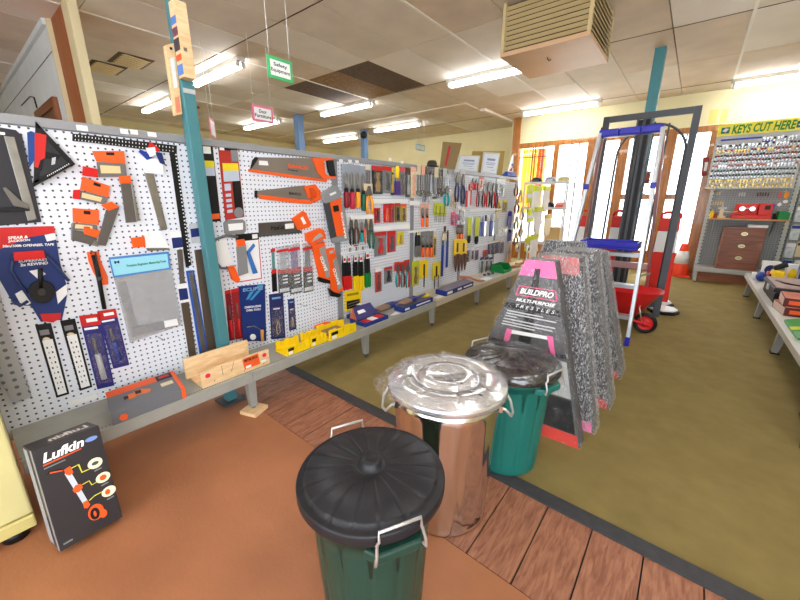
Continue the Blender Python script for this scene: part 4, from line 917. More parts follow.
goods('brush', 'cream-headed brush hung above the blue files', 'brush', 445, 226, 240, 5, BROWNP, CREAM, .04)
# panel five
row('pliers', 'navy-handled pliers', 'pliers', 'beyond the wrenches below the framed certificates', 'navy pliers', [(457, 172, 202, 5, NAVY2, None, LGREY), (463, 174, 204, 5, NAVY2, None, LGREY)])
row('pack', 'pink and violet carded tool', 'carded tool', 'near the third upright', 'pink cards', [(453.5, 212, 225, 3.2, PINK, ORANGE), (457.5, 212, 225, 3.6, PINK, WHITE)])
row('driver', 'orange-striped black screwdriver', 'screwdriver', 'above the large yellow pruners', 'striped screwdrivers', [(458.2, 225, 239, 2.2, OR2, BROWNP), (460.6, 225, 239, 2.2, ORANGE, BROWNP), (463, 225, 239, 2.2, OR2, BROWNP)])
goods('snips', 'large yellow snips with brown blades pointing down, first of the pair', 'garden snips', 458.5, 239, 271, 7, YEL, BROWNP, .03)
goods('snips', 'large yellow snips with brown blades pointing down, second of the pair', 'garden snips', 464.8, 239, 270, 6.5, YEL, BROWNP, .03)
row('rasp', 'red and white striped pencil', 'pencil', 'below the first framed certificate', 'striped pencils', [(467.5, 184, 207, 1.8, RED_C, WHITE), (469.6, 184, 207, 1.8, WHITE, RED_C), (471.4, 184, 205, 1.6, RED_C, WHITE)])
row('pliers', 'small red-handled pliers', 'pliers', 'below the first framed certificate', 'small red pliers', [(473, 178, 190, 4, RED), (476.5, 179, 190, 4, RED)])
row('pliers', 'black and red handled pliers', 'pliers', 'below the second framed certificate', 'black and red pliers', [(484, 184, 207, 4, BLACK, RED, LGREY), (488.5, 182, 207, 4.6, RED, BLACK, LGREY), (493.5, 183, 208, 4.6, BLACK, RED, LGREY)])
row('pack', 'cream card with a red spot', 'carded tool', 'hung before the second framed certificate', None, [(482, 177, 191, 4, CREAM, RED_C, RED)])
goods('pack', 'large white and grey packed tool at the end of the top hooks', 'packed tool', 502, 179, 198, 9, LGREY, WHITE, .02, None, GREY)
row('pack', 'yellow carded tool', 'carded tool', 'under the large white packed tool', 'yellow cards', [(500, 200, 211, 4, YELC, CREAM), (505.6, 200, 212, 4.4, M('mustard_card', (190, 160, 50), .5), YELC)])
row('rasp', 'lime green holder with black end', 'tool holder', 'beside the blue brushes', 'lime holders', [(468.5, 243, 217, 3.6, LIME, BLACK), (475.8, 244, 217, 4, LIME, BLACK)])
row('rasp', 'blue and silver handled brush', 'brush', 'in the row over the navy bags', 'blue brushes', [(480, 216, 236, 3, BLUE, LGREY), (483.6, 216, 236, 2.8, BLUE, LGREY), (488, 215, 236, 3, LGREY, WHITE), (492, 214, 236, 3, BLUE, LGREY), (496.8, 212, 234, 3.4, LGREY, CREAM)])
goods('pack', 'white printed pack standing out beside the purple grips', 'packed tool', 503.5, 227, 236, 9, WHITE, CREAM, .05, None, LGREY)
row('rasp', 'purple-handled grip', 'hand grip', 'in the column by the end of the pegboard', 'purple grips', [(509.6, 211, 228, 4, M('violet_plastic', (60, 40, 130), .4), M('violet_plastic', (60, 40, 130), .4)), (509.6, 229, 241, 3.4, M('violet_plastic', (60, 40, 130), .4), NAVY2)])
row('pack', 'navy blister bag', 'bag of fixings', 'hung above the green tub', 'navy blister bags', [(490.5, 241, 254, 3.8, NAVY, CREAM), (494.6, 240.5, 254, 3.8, NAVY, CREAM), (498.6, 240, 253, 3.8, NAVY2, CREAM), (502.8, 240, 253, 3.6, M('lilac_bag', (120, 110, 160), .5), CREAM)])
row('pack', 'grey and lilac blister bag', 'bag of fixings', 'beside the small red card', 'lilac bags', [(468.5, 248, 262, 3.4, M('lilac_bag', (120, 110, 160), .5), WHITE), (473, 248, 260, 3.4, LGREY, WHITE), (477.4, 248, 260, 3.4, M('lilac_bag', (120, 110, 160), .5), WHITE)])
goods('pack', 'small bright red card above the clear fixing packs', 'carded tool', 486, 250, 257, 5, RED, RED_C)
row('pack', 'clear blister of fixings with dark top', 'bag of fixings', 'before the green tub', 'clear fixing packs', [(482.5, 257, 274, 4, M('clear_pack_grey', (200, 202, 210), .4), NAVY), (487, 257, 273, 4, M('clear_pack_grey', (200, 202, 210), .4), NAVY), (491.5, 257, 272, 4, M('clear_pack_grey', (200, 202, 210), .4), NAVY)])
goods('brush', 'long tan wooden brush beside the navy bags', 'brush', 509.5, 243, 262, 5, M('tan_wood', (196, 140, 90), .5), M('tan_wood', (196, 140, 90), .5), .03)

# more small goods that crowd the hooks
TAGW = M('tag_grey_white', (224, 224, 226), .5)
row('pack', 'clear bubble pack with grey tool', 'packed tool', 'over the rose and amber screwdrivers', 'clear bubble packs', [(346.5, 164, 190, 5.5, TAGW, WHITE, STEEL), (353.5, 164.5, 190, 5.5, SW, WHITE, CHROME), (360.5, 165, 190, 5.5, TAGW, WHITE, STEEL), (367.5, 166, 190, 5.5, M('pack_slate', (110, 116, 130), .4), CREAM, STEEL)], d=.012)
row('pack', 'narrow dark carded tool', 'carded tool', 'squeezed beside the yellow and purple scraper', 'narrow dark cards', [(392.6, 168, 195, 2.8, M('black_card', (44, 40, 40), .5), YELC, YEL), (399.4, 168, 195, 2.8, NAVY, WHITE, STEEL)], d=.012)
row('wrench', 'slim dark wrench', 'wrench', 'between the bright steel wrenches', 'slim dark wrenches', [(420.8, 166.5, 197, 2.6, DSTEEL), (425.4, 167, 198, 2.6, DSTEEL), (429.8, 168, 198, 2.6, DSTEEL), (434.2, 168.5, 199, 2.6, DSTEEL), (438.4, 169, 198, 2.6, DSTEEL), (442.6, 169.5, 197, 2.6, DSTEEL)], d=.012)
row('pack', 'pale tagged tool', 'packed tool', 'below the wrenches near the third upright', 'pale tagged tools', [(452, 190, 208, 3.4, TAGW, CREAM, M('salmon_wood', (196, 128, 96), .5)), (456, 192, 210, 3.4, CREAM, TAGW, DSTEEL), (460, 206, 222, 3.4, TAGW, WHITE, BROWNP), (464, 207, 224, 3.4, WHITE, CREAM, DSTEEL)])
row('pliers', 'grey-handled clamp', 'clamp', 'under the wrench row', 'grey clamps', [(424, 190, 202, 4, GREY), (430, 192, 203, 4, LGREY)])
row('pack', 'grey and black packed fitting', 'packed tool', 'in the row under the hacksaw', 'grey packed fittings', [(349.5, 246, 254, 4, TAGW, WHITE, DSTEEL), (356, 245, 253, 4, TAGW, RED_C, DSTEEL), (362.5, 245, 252, 4, TAGW, WHITE, DSTEEL)], d=.012)
row('pliers', 'steel-jawed red and black pliers', 'pliers', 'beside the cream card with a red spot', 'steel-jawed pliers', [(478.6, 183, 207, 3.4, RED, BLACK), (497.5, 184, 208, 3.4, BLACK, RED)])
row('rasp', 'silver bladed scraper', 'scraper', 'at the end of the lime holders', 'silver scrapers', [(472, 217, 240, 2.4, LGREY, WHITE), (486, 215, 236, 2, CHROME, NAVY2), (494.4, 214, 235, 2, CHROME, WHITE)])
# panel six: gloves and clamps on the end
K1 = M('rust_tool', (150, 64, 44), .5)
row('pliers', 'small dark clamp with rust-red grips', 'clamp', 'in the column ending the display', 'clamps on the end column', [(517, 181, 196, 5, BROWNP, K1), (521, 190, 203, 5, K1, LGREY), (517.5, 199, 213, 5.5, K1, DGREY), (522.5, 207, 220, 5, CREAM, K1), (517, 216, 229, 5, DGREY, K1), (521.5, 224, 236, 5, K1, CREAM), (516.5, 232, 245, 5, DGREY, BROWNP)], d=.06)

# ------------------------------------------------------------------ on the bench shelf
ST = .2486
def boxy(name, label, cat, pts, h, mats, group=None, parts=None):
    """closed carton on base outline pts (4 corners), height h"""
    r = root(name, label, cat, sum((V(p) for p in pts), V((0, 0, 0)))/4, group)
    return r
# grey and orange drill carton
a, b, c, d = V((-1.99, .305, ST)), V((-1.99, .590, ST)), V((-1.752, .555, ST)), V((-1.752, .268, ST))
r = root('tool_carton', 'flat grey carton with orange edges and a tool picture on the bench shelf', 'carton', (a+b+c+d)/4)
hz = V((0, 0, .052))
GB = M('carton_grey', (112, 114, 120), .45)
mb = MB(); mb.hexa([d, c, b, a, d+hz, c+hz, b+hz, a+hz]); obj('carton', mb, GB, r, bevel=.001)
def top(u0, u1, v0, v1, e=.0008):
    def at(u, v): return a.lerp(b, u).lerp(d.lerp(c, u), v)+hz+V((0, 0, e))
    return [at(u0, v0), at(u1, v0), at(u1, v1), at(u0, v1)]
mb = MB(); mb.poly(top(0, .72, 0, .28)); mb.poly(top(.94, 1, 0, 1)); mb.prism([c+V((.0006, -.018, 0)), c+V((.0006, 0, 0)), c+hz+V((.0006, 0, 0)), c+hz+V((.0006, -.018, 0))], (-.0005, 0, 0)); obj('orange_band', mb, ORANGE_D, r)
mb = MB(); mb.poly(top(.70, .94, .05, .3, .0012)); obj('dark_label', mb, BLACK, r)
mb = MB(); mb.poly(top(.74, .9, .1, .2, .0016)); obj('brand_strip', mb, RED_C, r)
mb = MB(); mb.poly(top(.72, .9, .45, .62, .0012)); obj('pale_label', mb, CREAM, r)
mb = MB()
for u, v, s in ((.3, .55, .09), (.42, .5, .1), (.5, .55, .08)): mb.prism([a.lerp(b, u+s*math.cos(t)*.9).lerp(d.lerp(c, u+s*math.cos(t)*.9), v+s*math.sin(t)*1.3)+hz+V((0, 0, .001+.0003*u)) for t in [i*math.pi/5 for i in range(10)]], (0, 0, .0003))
obj('tool_picture', mb, M('picture_orange', (226, 120, 60), .5), r)
mb = MB(); mb.poly(top(.36, .44, .4, .55, .002)); mb.poly(top(.2, .26, .48, .62, .002)); obj('tool_picture_dark', mb, BLACK, r)
mb = MB(); q0 = d.lerp(c, .14)+hz*.4; mb.prism([q0+V((.0008, .016*math.cos(t), .016*math.sin(t))) for t in [i*math.pi/3 for i in range(6)]], (-.0004, 0, 0)); obj('front_mark', mb, ORANGE_D, r)
# wooden mitre box
r = root('mitre_box', 'raw pine mitre box with an orange label and red spots on the bench shelf', 'mitre box', (-1.86, .86, ST))
y0, y1 = .64, 1.015
mb = MB(); mb.box(-1.925, -1.775, y0, y1, ST, ST+.014); obj('base', mb, RAW, r, bevel=.001)
mb = MB(); mb.box(-1.79, -1.775, y0+.0, y1, ST+.0145, ST+.088)
w = obj('side_board', mb, RAW, r, bevel=.001)
mb = MB(); mb.box(-1.925, -1.91, y0-.02, y1-.05, ST+.0145, ST+.125); obj('side_board', mb, RAW, r, bevel=.001)
mb = MB()
for yy, sl in ((.745, .0), (.79, .02), (.885, -.02)): mb.prism([(-1.7746, yy-.001+sl, ST+.088), (-1.7746, yy+.001+sl, ST+.088), (-1.7746, yy+.001, ST+.035), (-1.7746, yy-.001, ST+.035)], (.0003, 0, 0))
mb.cyl((-1.7746, .70, ST+.02), (-1.7738, .70, ST+.02), .003, n=8); mb.cyl((-1.7746, .86, ST+.012), (-1.7738, .86, ST+.012), .003, n=8); mb.cyl((-1.7746, .975, ST+.012), (-1.7738, .975, ST+.012), .003, n=8)
obj('saw_kerf', mb, M('kerf_brown', (110, 80, 50), .7), r)
mb = MB()
for yy, zz in ((.672, ST+.06), (.985, ST+.062)): mb.prism([(-1.7744, yy+.013*math.cos(t), zz+.012*math.sin(t)) for t in [i*math.pi/10 for i in range(20)]], (.0006, 0, 0))
obj('red_spot', mb, M('red_spot', (216, 40, 70), .5), r)
mb = MB(); mb.prism([(-1.7744, .862, ST+.018), (-1.7744, .955, ST+.020), (-1.7744, .948, ST+.085), (-1.7744, .855, ST+.082)], (.0006, 0, 0)); obj('orange_label', mb, ORANGE_D, r)
letters('MITRE BOX', BLK_T, (-1.7736, .866, ST+.060), (0, .078, .002), (0, -.001, .017), r, .03)
mb = MB(); mb.box(-1.7738, -1.773, .87, .90, ST+.022, ST+.036); mb.box(-1.7744, -1.7736, .962, .992, ST+.022, ST+.036); obj('price_label', mb, WHITE, r)
# yellow plastic mitre boxes
def ymitre(label, x0, x1, y0, y1, h, n, fill=None):
    r = root('plastic_mitre_box', label, 'mitre box', ((x0+x1)/2, (y0+y1)/2, ST), 'yellow mitre boxes')
    mb = MB(); mb.box(x0, x1, y0, y1, ST, ST+.012); obj('base', mb, YEL, r, bevel=.001)
    for X in (x0, x1-.012):
        mb = MB(); w = (y1-y0)/n
        for i in range(n):
            hh = h*(1 if i % 2 == 0 else .86); mb.box(X, X+.012, y0+i*w+.002, y0+(i+1)*w-.002, ST+.0125, ST+hh)
        mb.box(X+.002, X+.010, y0, y1, ST+.0125, ST+h*.45)
        obj('slotted_wall', mb, YEL, r, bevel=.001)
    mb = MB(); mb.box(x1, x1+.0008, y0+.06*(y1-y0), y0+.3*(y1-y0), ST+h*.45, ST+h*.75); obj('black_label', mb, BLACK, r)
    mb = MB(); mb.box(x1+.0001, x1+.001, y0+.08*(y1-y0), y0+.24*(y1-y0), ST+h*.12, ST+h*.38); obj('price_label', mb, WHITE, r)
    if fill:
        mb = MB(); mb.box(x0+.014, x1-.014, y0+.03, y1-.08, ST+.0125, ST+h*.55); obj('insert', mb, fill, r, bevel=.003)
ymitre('yellow plastic mitre box next to the pine one', -1.90, -1.775, 1.13, 1.30, .062, 5)
ymitre('stepped yellow plastic mitre box in the middle of three', -1.89, -1.775, 1.30+.012, 1.44, .07, 6)
ymitre('yellow plastic mitre box holding a brown insert', -1.90, -1.76, 1.452, 1.70, .075, 4, M('dusty_brown', (150, 120, 90), .7))
mb = MB(); mb.tube([(-2.0, 1.52, ST+.03), (-1.99, 1.6, ST+.032), (-1.985, 1.72, ST+.024)], [.012, .016, .008], 8)
tag(obj('orange_handle_tool', mb, ORANGE), 'orange tool handle lying behind the yellow mitre boxes', 'hand tool')
# blue cartons on the bench
BLUEC = M('blue_carton', (34, 54, 128), .45); BLUED = M('blue_grey_carton', (92, 92, 116), .5)
def carton(label, pts, h, side, topm, strips, name='flat_carton', group='blue cartons on the bench', letter=None):
    p = [V((x, y, ST)) for x, y in pts]; r = root(name, label, 'carton', sum(p, V((0, 0, 0)))/4, group); hz = V((0, 0, h))
    mb = MB(); mb.hexa(p+[q+hz for q in p]); obj('carton', mb, side, r, bevel=.001)
    mb = MB(); c = sum(p, V((0, 0, 0)))/4; mb.poly([c+(q-c)*.96+hz+V((0, 0, .0008)) for q in p]); obj('top_print', mb, topm, r)
    mb = MB(); n = V((.0008, 0, 0))
    for t0, t1, z0, z1 in strips:
        A, B = p[1].lerp(p[2], t0), p[1].lerp(p[2], t1)
        mb.prism([A+hz*z0+n, B+hz*z0+n, B+hz*z1+n, A+hz*z1+n], -n*.5)
    obj('side_print', mb, WHT_T, r)
    return r
carton('flat grey-blue carton lying behind the folded blue display card', [(-2.035, 1.86), (-1.94, 1.86), (-1.94, 2.12), (-2.035, 2.12)], .03, BLUEC, BLUED, [(.2, .5, .3, .7)])
r = root('display_box', 'blue display box with an open printed lid and red packets inside', 'display box', (-1.83, 1.94, ST))
mb = MB(); mb.box(-1.93, -1.765, 1.80, 2.06, ST, ST+.006); mb.box(-1.773, -1.765, 1.80, 2.06, ST+.006, ST+.03); mb.box(-1.93, -1.773, 1.80, 1.808, ST+.006, ST+.03); mb.box(-1.93, -1.773, 2.052, 2.06, ST+.006, ST+.03); obj('tray', mb, BLUEC, r)
mb = MB(); mb.prism([(-1.86, 1.81, ST+.031), (-1.86, 2.05, ST+.031), (-1.925, 2.02, ST+.115), (-1.925, 1.83, ST+.115)], (-.004, 0, 0)); obj('lid', mb, M('lid_indigo', (52, 48, 110), .45), r)
letters('MASKS', WHT_T, (-1.8835, 1.84, ST+.068), (0, .1, 0), (-.020, 0, .026), r, .03) if 0 else None
mb = MB(); mb.prism([(-1.8845, 1.85, ST+.066), (-1.8845, 1.93, ST+.066), (-1.9015, 1.92, ST+.088), (-1.9015, 1.85, ST+.088)], (.001, 0, .0004)); obj('lid_print', mb, WHT_T, r)
mb = MB(); mb.prism([(-1.86, 1.806, ST+.032), (-1.925, 1.826, ST+.113), (-1.93, 1.80, ST+.04)], (0, -.003, 0)); obj('side_flap', mb, M('rust_card', (170, 90, 60), .6), r)
for i in range(3):
    mb = MB(); mb.box(-1.85, -1.78, 1.83+i*.07, 1.89+i*.07, ST+.0065, ST+.026+.003*i); obj('packet', mb, RED_C if i != 1 else WHITE, r, bevel=.003)
mb = MB(); mb.prism([(-1.93, 1.87, ST+.125), (-1.93, 1.90, ST+.135), (-1.93, 1.94, ST+.13), (-1.93, 1.92, ST+.115)], (.004, 0, .001)); obj('paper_scrap', mb, WHITE, r)
carton('long blue carton of paint brushes lying open behind the longest bristles', [(-1.87, 2.26), (-1.765, 2.25), (-1.765, 2.70), (-1.87, 2.73)], .042, BLUEC, BLUED, [(.06, .2, .3, .7), (.42, .9, .35, .65)], name='brush_carton')
BR = M('paint_bristle', (150, 122, 100), .8, 0, 60, .3)
for (lab, x, y0, y1, z) in (('wide paint brush with brown bristles on the bench before the second upright', -1.96, 2.13, 2.55, ST+.022), ('wide paint brush with brown bristles on top of the blue brush carton', -1.83, 2.30, 2.66, ST+.066)):
    r = root('paint_brush', lab, 'paint brush', (x, (y0+y1)/2, z-.02), 'wide paint brushes'); L = y1-y0
    mb = MB(); mb.hexa([(x-.03, y0, z-.012), (x+.05, y0, z-.012), (x+.036, y0+L*.35, z-.016), (x-.03, y0+L*.35, z-.016), (x-.03, y0, z+.004), (x+.05, y0, z+.004), (x+.036, y0+L*.35, z+.016), (x-.03, y0+L*.35, z+.016)]); obj('bristles', mb, BR, r, bevel=.006)
    mb = MB(); mb.box(x-.032, x+.038, y0+L*.35, y0+L*.5, z-.017, z+.017); obj('ferrule', mb, BLUEC, r, bevel=.003)
    mb = MB(); mb.tube([(x, y0+L*.5, z), (x, y0+L*.6, z), (x, y0+L*.8, z), (x, y1, z)], [.026, .014, .012, .015], 10); obj('handle', mb, M('indigo_handle', (60, 62, 128), .4), r)
mb = MB(); mb.tube([(-1.90, 2.56, ST+.052), (-1.83, 2.64, ST+.055), (-1.80, 2.70, ST+.05)], [.012, .016, .012], 8)
tag(obj('yellow_tape_tool', mb, YEL), 'yellow handled tool lying at the end of the blue brush carton', 'hand tool')
p = [(-1.80, 2.12), (-1.772, 2.13), (-1.772, 2.22), (-1.82, 2.22)]
for i, (lab, pts) in enumerate((('crumpled white paper tag on the bench before the blue brush carton', p), ('white paper tag on the bench between the two long blue cartons', [(-1.83, 2.80), (-1.77, 2.79), (-1.775, 2.90), (-1.83, 2.91)]))):
    mb = MB(); mb.prism([(x, y, ST+.001+.006*(k % 2)) for k, (x, y) in enumerate(pts)], (0, 0, .002)); tag(obj('paper_tag', mb, WHITE), lab, 'paper tag')
carton('longest blue carton with white side print on the far bench', [(-1.90, 2.95), (-1.765, 2.93), (-1.765, 3.50), (-1.93, 3.58)], .05, BLUEC, M('mauve_grey', (128, 122, 140), .5), [(.05, .22, .25, .75), (.4, .55, .3, .7), (.62, .95, .35, .65)])
carton('blue carton stacked flat under the longest one on the far bench', [(-1.76+.0, 2.94), (-1.752, 2.94), (-1.752, 3.3), (-1.76, 3.3)], .02, BLUEC, BLUEC, [(.1, .3, .3, .7)]) if 0 else None
mb = MB(); mb.tube([(-1.95, 3.52, ST+.072), (-1.86, 3.58, ST+.070), (-1.80, 3.66, ST+.03), (-1.775, 3.76, ST+.014)], [.02, .014, .012, .014], 8)
tag(obj('wooden_tool_handle', mb, M('salmon_wood', (196, 128, 96), .5)), 'salmon wooden tool handle lying on the far end of the long blue carton', 'hand tool')
mb = MB(); mb.box(-1.84, -1.765, 3.80, 3.98, ST, ST+.016)
tag(obj('white_pack', mb, WHITE, bevel=.003), 'flat white pack on the bench near the green tub', 'packet')
r = root('clear_pack', 'clear plastic pack of dark fittings on the bench before the green tub', 'packet', (-1.86, 4.15, ST))
mb = MB(); mb.box(-1.95, -1.78, 4.0, 4.28, ST, ST+.004); obj('card', mb, LGREY, r)
mb = MB()
for i in range(4): mb.ball((-1.90+.03*(i % 2), 4.06+.055*i, ST+.018), .02, .024, .012)
obj('fittings', mb, DGREY, r)
mb = MB(); mb.box(-1.94, -1.785, 4.01, 4.27, ST+.034, ST+.035); obj('blister', mb, CLEAR, r)
# green tub
def tub(label, x0, x1, y0, y1, z, h, mat, name='parts_tub', t=.006, cat='storage tub', lip=.35):
    r = root(name, label, cat, ((x0+x1)/2, (y0+y1)/2, z))
    mb = MB(); mb.box(x0, x1, y0, y1, z, z+t); obj('base', mb, mat, r)
    mb = MB()
    mb.box(x0, x0+t, y0, y1, z+t, z+h); mb.prism([(x0+t, y0, z+t), (x1, y0, z+t), (x1, y0, z+h*lip), (x1-(x1-x0)*.25, y0, z+h), (x0+t, y0, z+h)], (0, t, 0)); mb.prism([(x0+t, y1-t, z+t), (x1, y1-t, z+t), (x1, y1-t, z+h*lip), (x1-(x1-x0)*.25, y1-t, z+h), (x0+t, y1-t, z+h)], (0, t, 0)); mb.box(x1-t, x1, y0+t, y1-t, z+t, z+h*lip)
    obj('wall', mb, mat, r, bevel=.001)
    return r
tub('open green plastic tub at the far end of the bench shelf', -1.96, -1.78, 4.36, 4.62, ST, .10, M('tub_green', (10, 130, 60), .4))
for i, (lab, x, y, c) in enumerate((('brown wooden tool lying on the bench past the green tub', -1.86, 4.86, M('tan_wood', (196, 140, 90), .5)), ('pink-brown wooden tool at the very end of the bench', -1.86, 5.16, M('salmon_wood', (196, 128, 96), .5)))):
    mb = MB(); mb.tube([(x, y-.12, ST+.02), (x+.02, y, ST+.022), (x+.04, y+.12, ST+.018)], [.018, .02, .014], 8); mb.box(x-.01, x+.06, y+.10, y+.13, ST+.002, ST+.05)
    tag(obj('wooden_mallet', mb, c), lab, 'hand tool')
# things standing on the top rail
TOPZ = 1.4685
def stand(name, label, cat, q, mat, inner=None, th=.010, lean=.003):
    """framed sheet standing on the rail: q = bottom-left, bottom-right, top-right, top-left seen on the board plane"""
    p = [onx(x, y, XB-.01) for x, y in q]
    p[0].z = p[1].z = TOPZ
    p[2].x -= lean; p[3].x -= lean
    r = root(name, label, cat, (p[0]+p[1])/2)
    n = (p[1]-p[0]).cross(p[3]-p[0]).normalized()
    mb = MB(); mb.prism(p, -n*th); obj('frame' if inner else 'sheet', mb, mat, r)
    if inner:
        c = sum(p, V((0, 0, 0)))/4
        mb = MB(); mb.prism([c+(x-c)*.86+n*.001 for x in p], -n*.0008); obj('certificate', mb, inner, r)
        mb = MB()
        for k, (v0, v1, u0, u1) in enumerate(((.62, .72, .25, .75), (.5, .53, .2, .8), (.42, .45, .25, .75), (.3, .33, .3, .7), (.18, .2, .55, .8))):
            def at(u, v): return (p[0].lerp(p[1], u)).lerp(p[3].lerp(p[2], u), v)+n*.0016
            mb.poly([at(u0, v0), at(u1, v0), at(u1, v1), at(u0, v1)])
        obj('printed_lines', mb, M('grey_blue_ink', (120, 130, 170), .6), r)
    return r
CERT = M('certificate_paper', (206, 212, 224), .35)
stand('framed_certificate', 'framed certificate on the top rail nearest the cardboard sheet', 'framed certificate', [(455.5, 169.5), (477.5, 172), (480.5, 155.5), (459.5, 155)], M('silver_frame', (190, 186, 176), .4), CERT)
stand('framed_certificate', 'framed certificate on the top rail nearest the toy figure', 'framed certificate', [(481, 172.5), (496.5, 174.5), (500.5, 153), (484, 152)], M('silver_frame', (190, 186, 176), .4), CERT)
r = stand('cardboard_sheet', 'torn brown cardboard sheet with a red stripe standing on the top rail', 'cardboard sheet', [(441, 168), (456.5, 169.5), (463, 143), (444.5, 141.5)], M('brown_cardboard', (150, 126, 84), .8), None, .006)
p = [onx(x, y, XB-.0085) for x, y in ((445.5, 165.5), (447.5, 166), (452, 146), (450, 145.5))]
p[2].x -= .003; p[3].x -= .003
n = (p[1]-p[0]).cross(p[3]-p[0]).normalized(); mb = MB(); mb.prism([q+n*.002 for q in p], -n*.001); obj('red_stripe', mb, RED_T, r); r.location.x -= .0115
stand('backing_board', 'olive board standing behind the framed certificates', 'board', [(470, 171), (503, 175), (506, 151), (474, 151)], M('olive_board', (160, 130, 50), .7), None, .006, .0).location.x -= .014
r = root('toy_figure', 'small blue and white figure with a flag patterned sail ending the top rail', 'figure', (XB-.01, 5.02, TOPZ))
a, b = onx(504, 176, XB), onx(514, 177, XB); t = onx(512, 157, XB)
mb = MB(); mb.hexa([(XB-.05, a.y, TOPZ), (XB+.05, a.y, TOPZ), (XB+.05, b.y, TOPZ), (XB-.05, b.y, TOPZ), (XB-.02, a.y+.08, TOPZ+.06), (XB+.02, a.y+.08, TOPZ+.06), (XB+.03, b.y-.02, TOPZ+.06), (XB-.03, b.y-.02, TOPZ+.06)]); obj('base', mb, BLUE, r, bevel=.01)
mb = MB(); mb.prism([(XB+.004, a.y+.12, TOPZ+.06), (XB+.004, b.y-.05, TOPZ+.06), (XB+.004, b.y-.08, TOPZ+.27), (XB+.004, b.y-.11, TOPZ+.27)], (-.012, 0, 0)); obj('sail', mb, WHITE, r)
mb = MB(); mb.prism([(XB+.006, a.y+.13, TOPZ+.07), (XB+.006, b.y-.1, TOPZ+.07), (XB+.006, b.y-.09, TOPZ+.13)], (-.001, 0, 0)); obj('sail_patch', mb, RED_C, r)
mb = MB(); mb.prism([(XB+.006, a.y+.20, TOPZ+.15), (XB+.006, b.y-.06, TOPZ+.11), (XB+.006, b.y-.08, TOPZ+.18)], (-.001, 0, 0)); obj('sail_patch', mb, BLUE, r)
mb = MB(); c = onx(432, 163.5, XB); mb.lathe((XB, c.y, TOPZ+.001), [(.065, 0), (.068, .006), (.05, .008), (.047, .035), (.035, .055), (.0001, .06)], 20)
tag(obj('cloth_hat', mb, M('dark_olive_cloth', (58, 52, 44), .8)), 'dark cloth hat lying on the top rail above the wrenches', 'hat')
# two timber level display boxes on the post
for (lab, q, d) in (('slim pale wooden level hung high against the teal post, beside the picture box', [(165.5, 45), (175, 42.5), (182.5, 114), (175.5, 115.5)], 0), ):
    p = [onx(x, y, -1.985) for x, y in q]
    r = root('wooden_level', lab, 'level', (-1.985, sum(v.y for v in p)/4, min(v.z for v in p)))
    mb = MB(); mb.prism(p, (-.03, 0, 0)); obj('body', mb, RAW, r, bevel=.002)
    mb = MB(); q2 = quad(q, .3, .75, .2, .62); mb.prism([onx(x, y, -1.984) for x, y in q2], (-.002, 0, 0)); obj('vial_strip', mb, WHITE, r)
    mb = MB(); mb.cyl(onx(171, 48.5, -1.986), onx(171, 48.5, -1.982), .006, n=10); obj('hang_hole', mb, BLACK, r)
    mb = MB(); q2 = quad(q, .2, .8, .75, .97); mb.prism([onx(x, y, -1.984) for x, y in q2], (-.002, 0, 0)); obj('red_mark', mb, M('salmon_mark', (220, 140, 110), .6), r)
A = onx(177, 30, -1.945); B = onx(184, 78, -1.945); y0 = .82; y1 = .885
zt, zb = onx(180, 5, -1.945).z, onx(183, 79, -1.945).z
r = root('picture_box', 'tall pale wooden box with toy-like pictures hung high on the teal post', 'display box', (-1.93, .85, zb))
mb = MB(); mb.box(-1.961, -1.905, .822, .874, zb, zt); obj('body', mb, RAW, r, bevel=.002)
mb = MB()
for i, (f0, f1) in enumerate(((.08, .20), (.36, .47), (.50, .60), (.66, .78))):
    pass
def panel(nm, mat, y0, y1, f0, f1):
    mb = MB(); mb.box(-1.9605, -1.9055, .8212, .8222, zb+(zt-zb)*f0, zb+(zt-zb)*f1) if y0 is None else mb.box(-1.9052, -1.9042, y0, y1, zb+(zt-zb)*f0, zb+(zt-zb)*f1)
    obj(nm, mb, mat, r)
panel('blue_picture', M('picture_sky', (90, 130, 200), .5), None, None, .04, .18)
panel('red_figure', M('picture_vermilion', (220, 90, 50), .5), None, None, .23, .31)
panel('dark_picture', M('picture_dark', (70, 60, 70), .5, 0, 60, .5), None, None, .36, .52)
panel('plum_picture', M('picture_plum', (120, 70, 90), .5, 0, 60, .5), None, None, .55, .66)
panel('sky_picture', M('picture_sky', (90, 130, 200), .5), None, None, .70, .80)
panel('silver_clip', CHROME, .835, .85, .35, .4)
mb = MB(); mb.box(-1.9615, -1.9605, .832, .886, 1.645, 1.665); tag(obj('post_sticker', mb, LGREY), 'pale printed sticker on the teal post below the picture box', 'sticker')
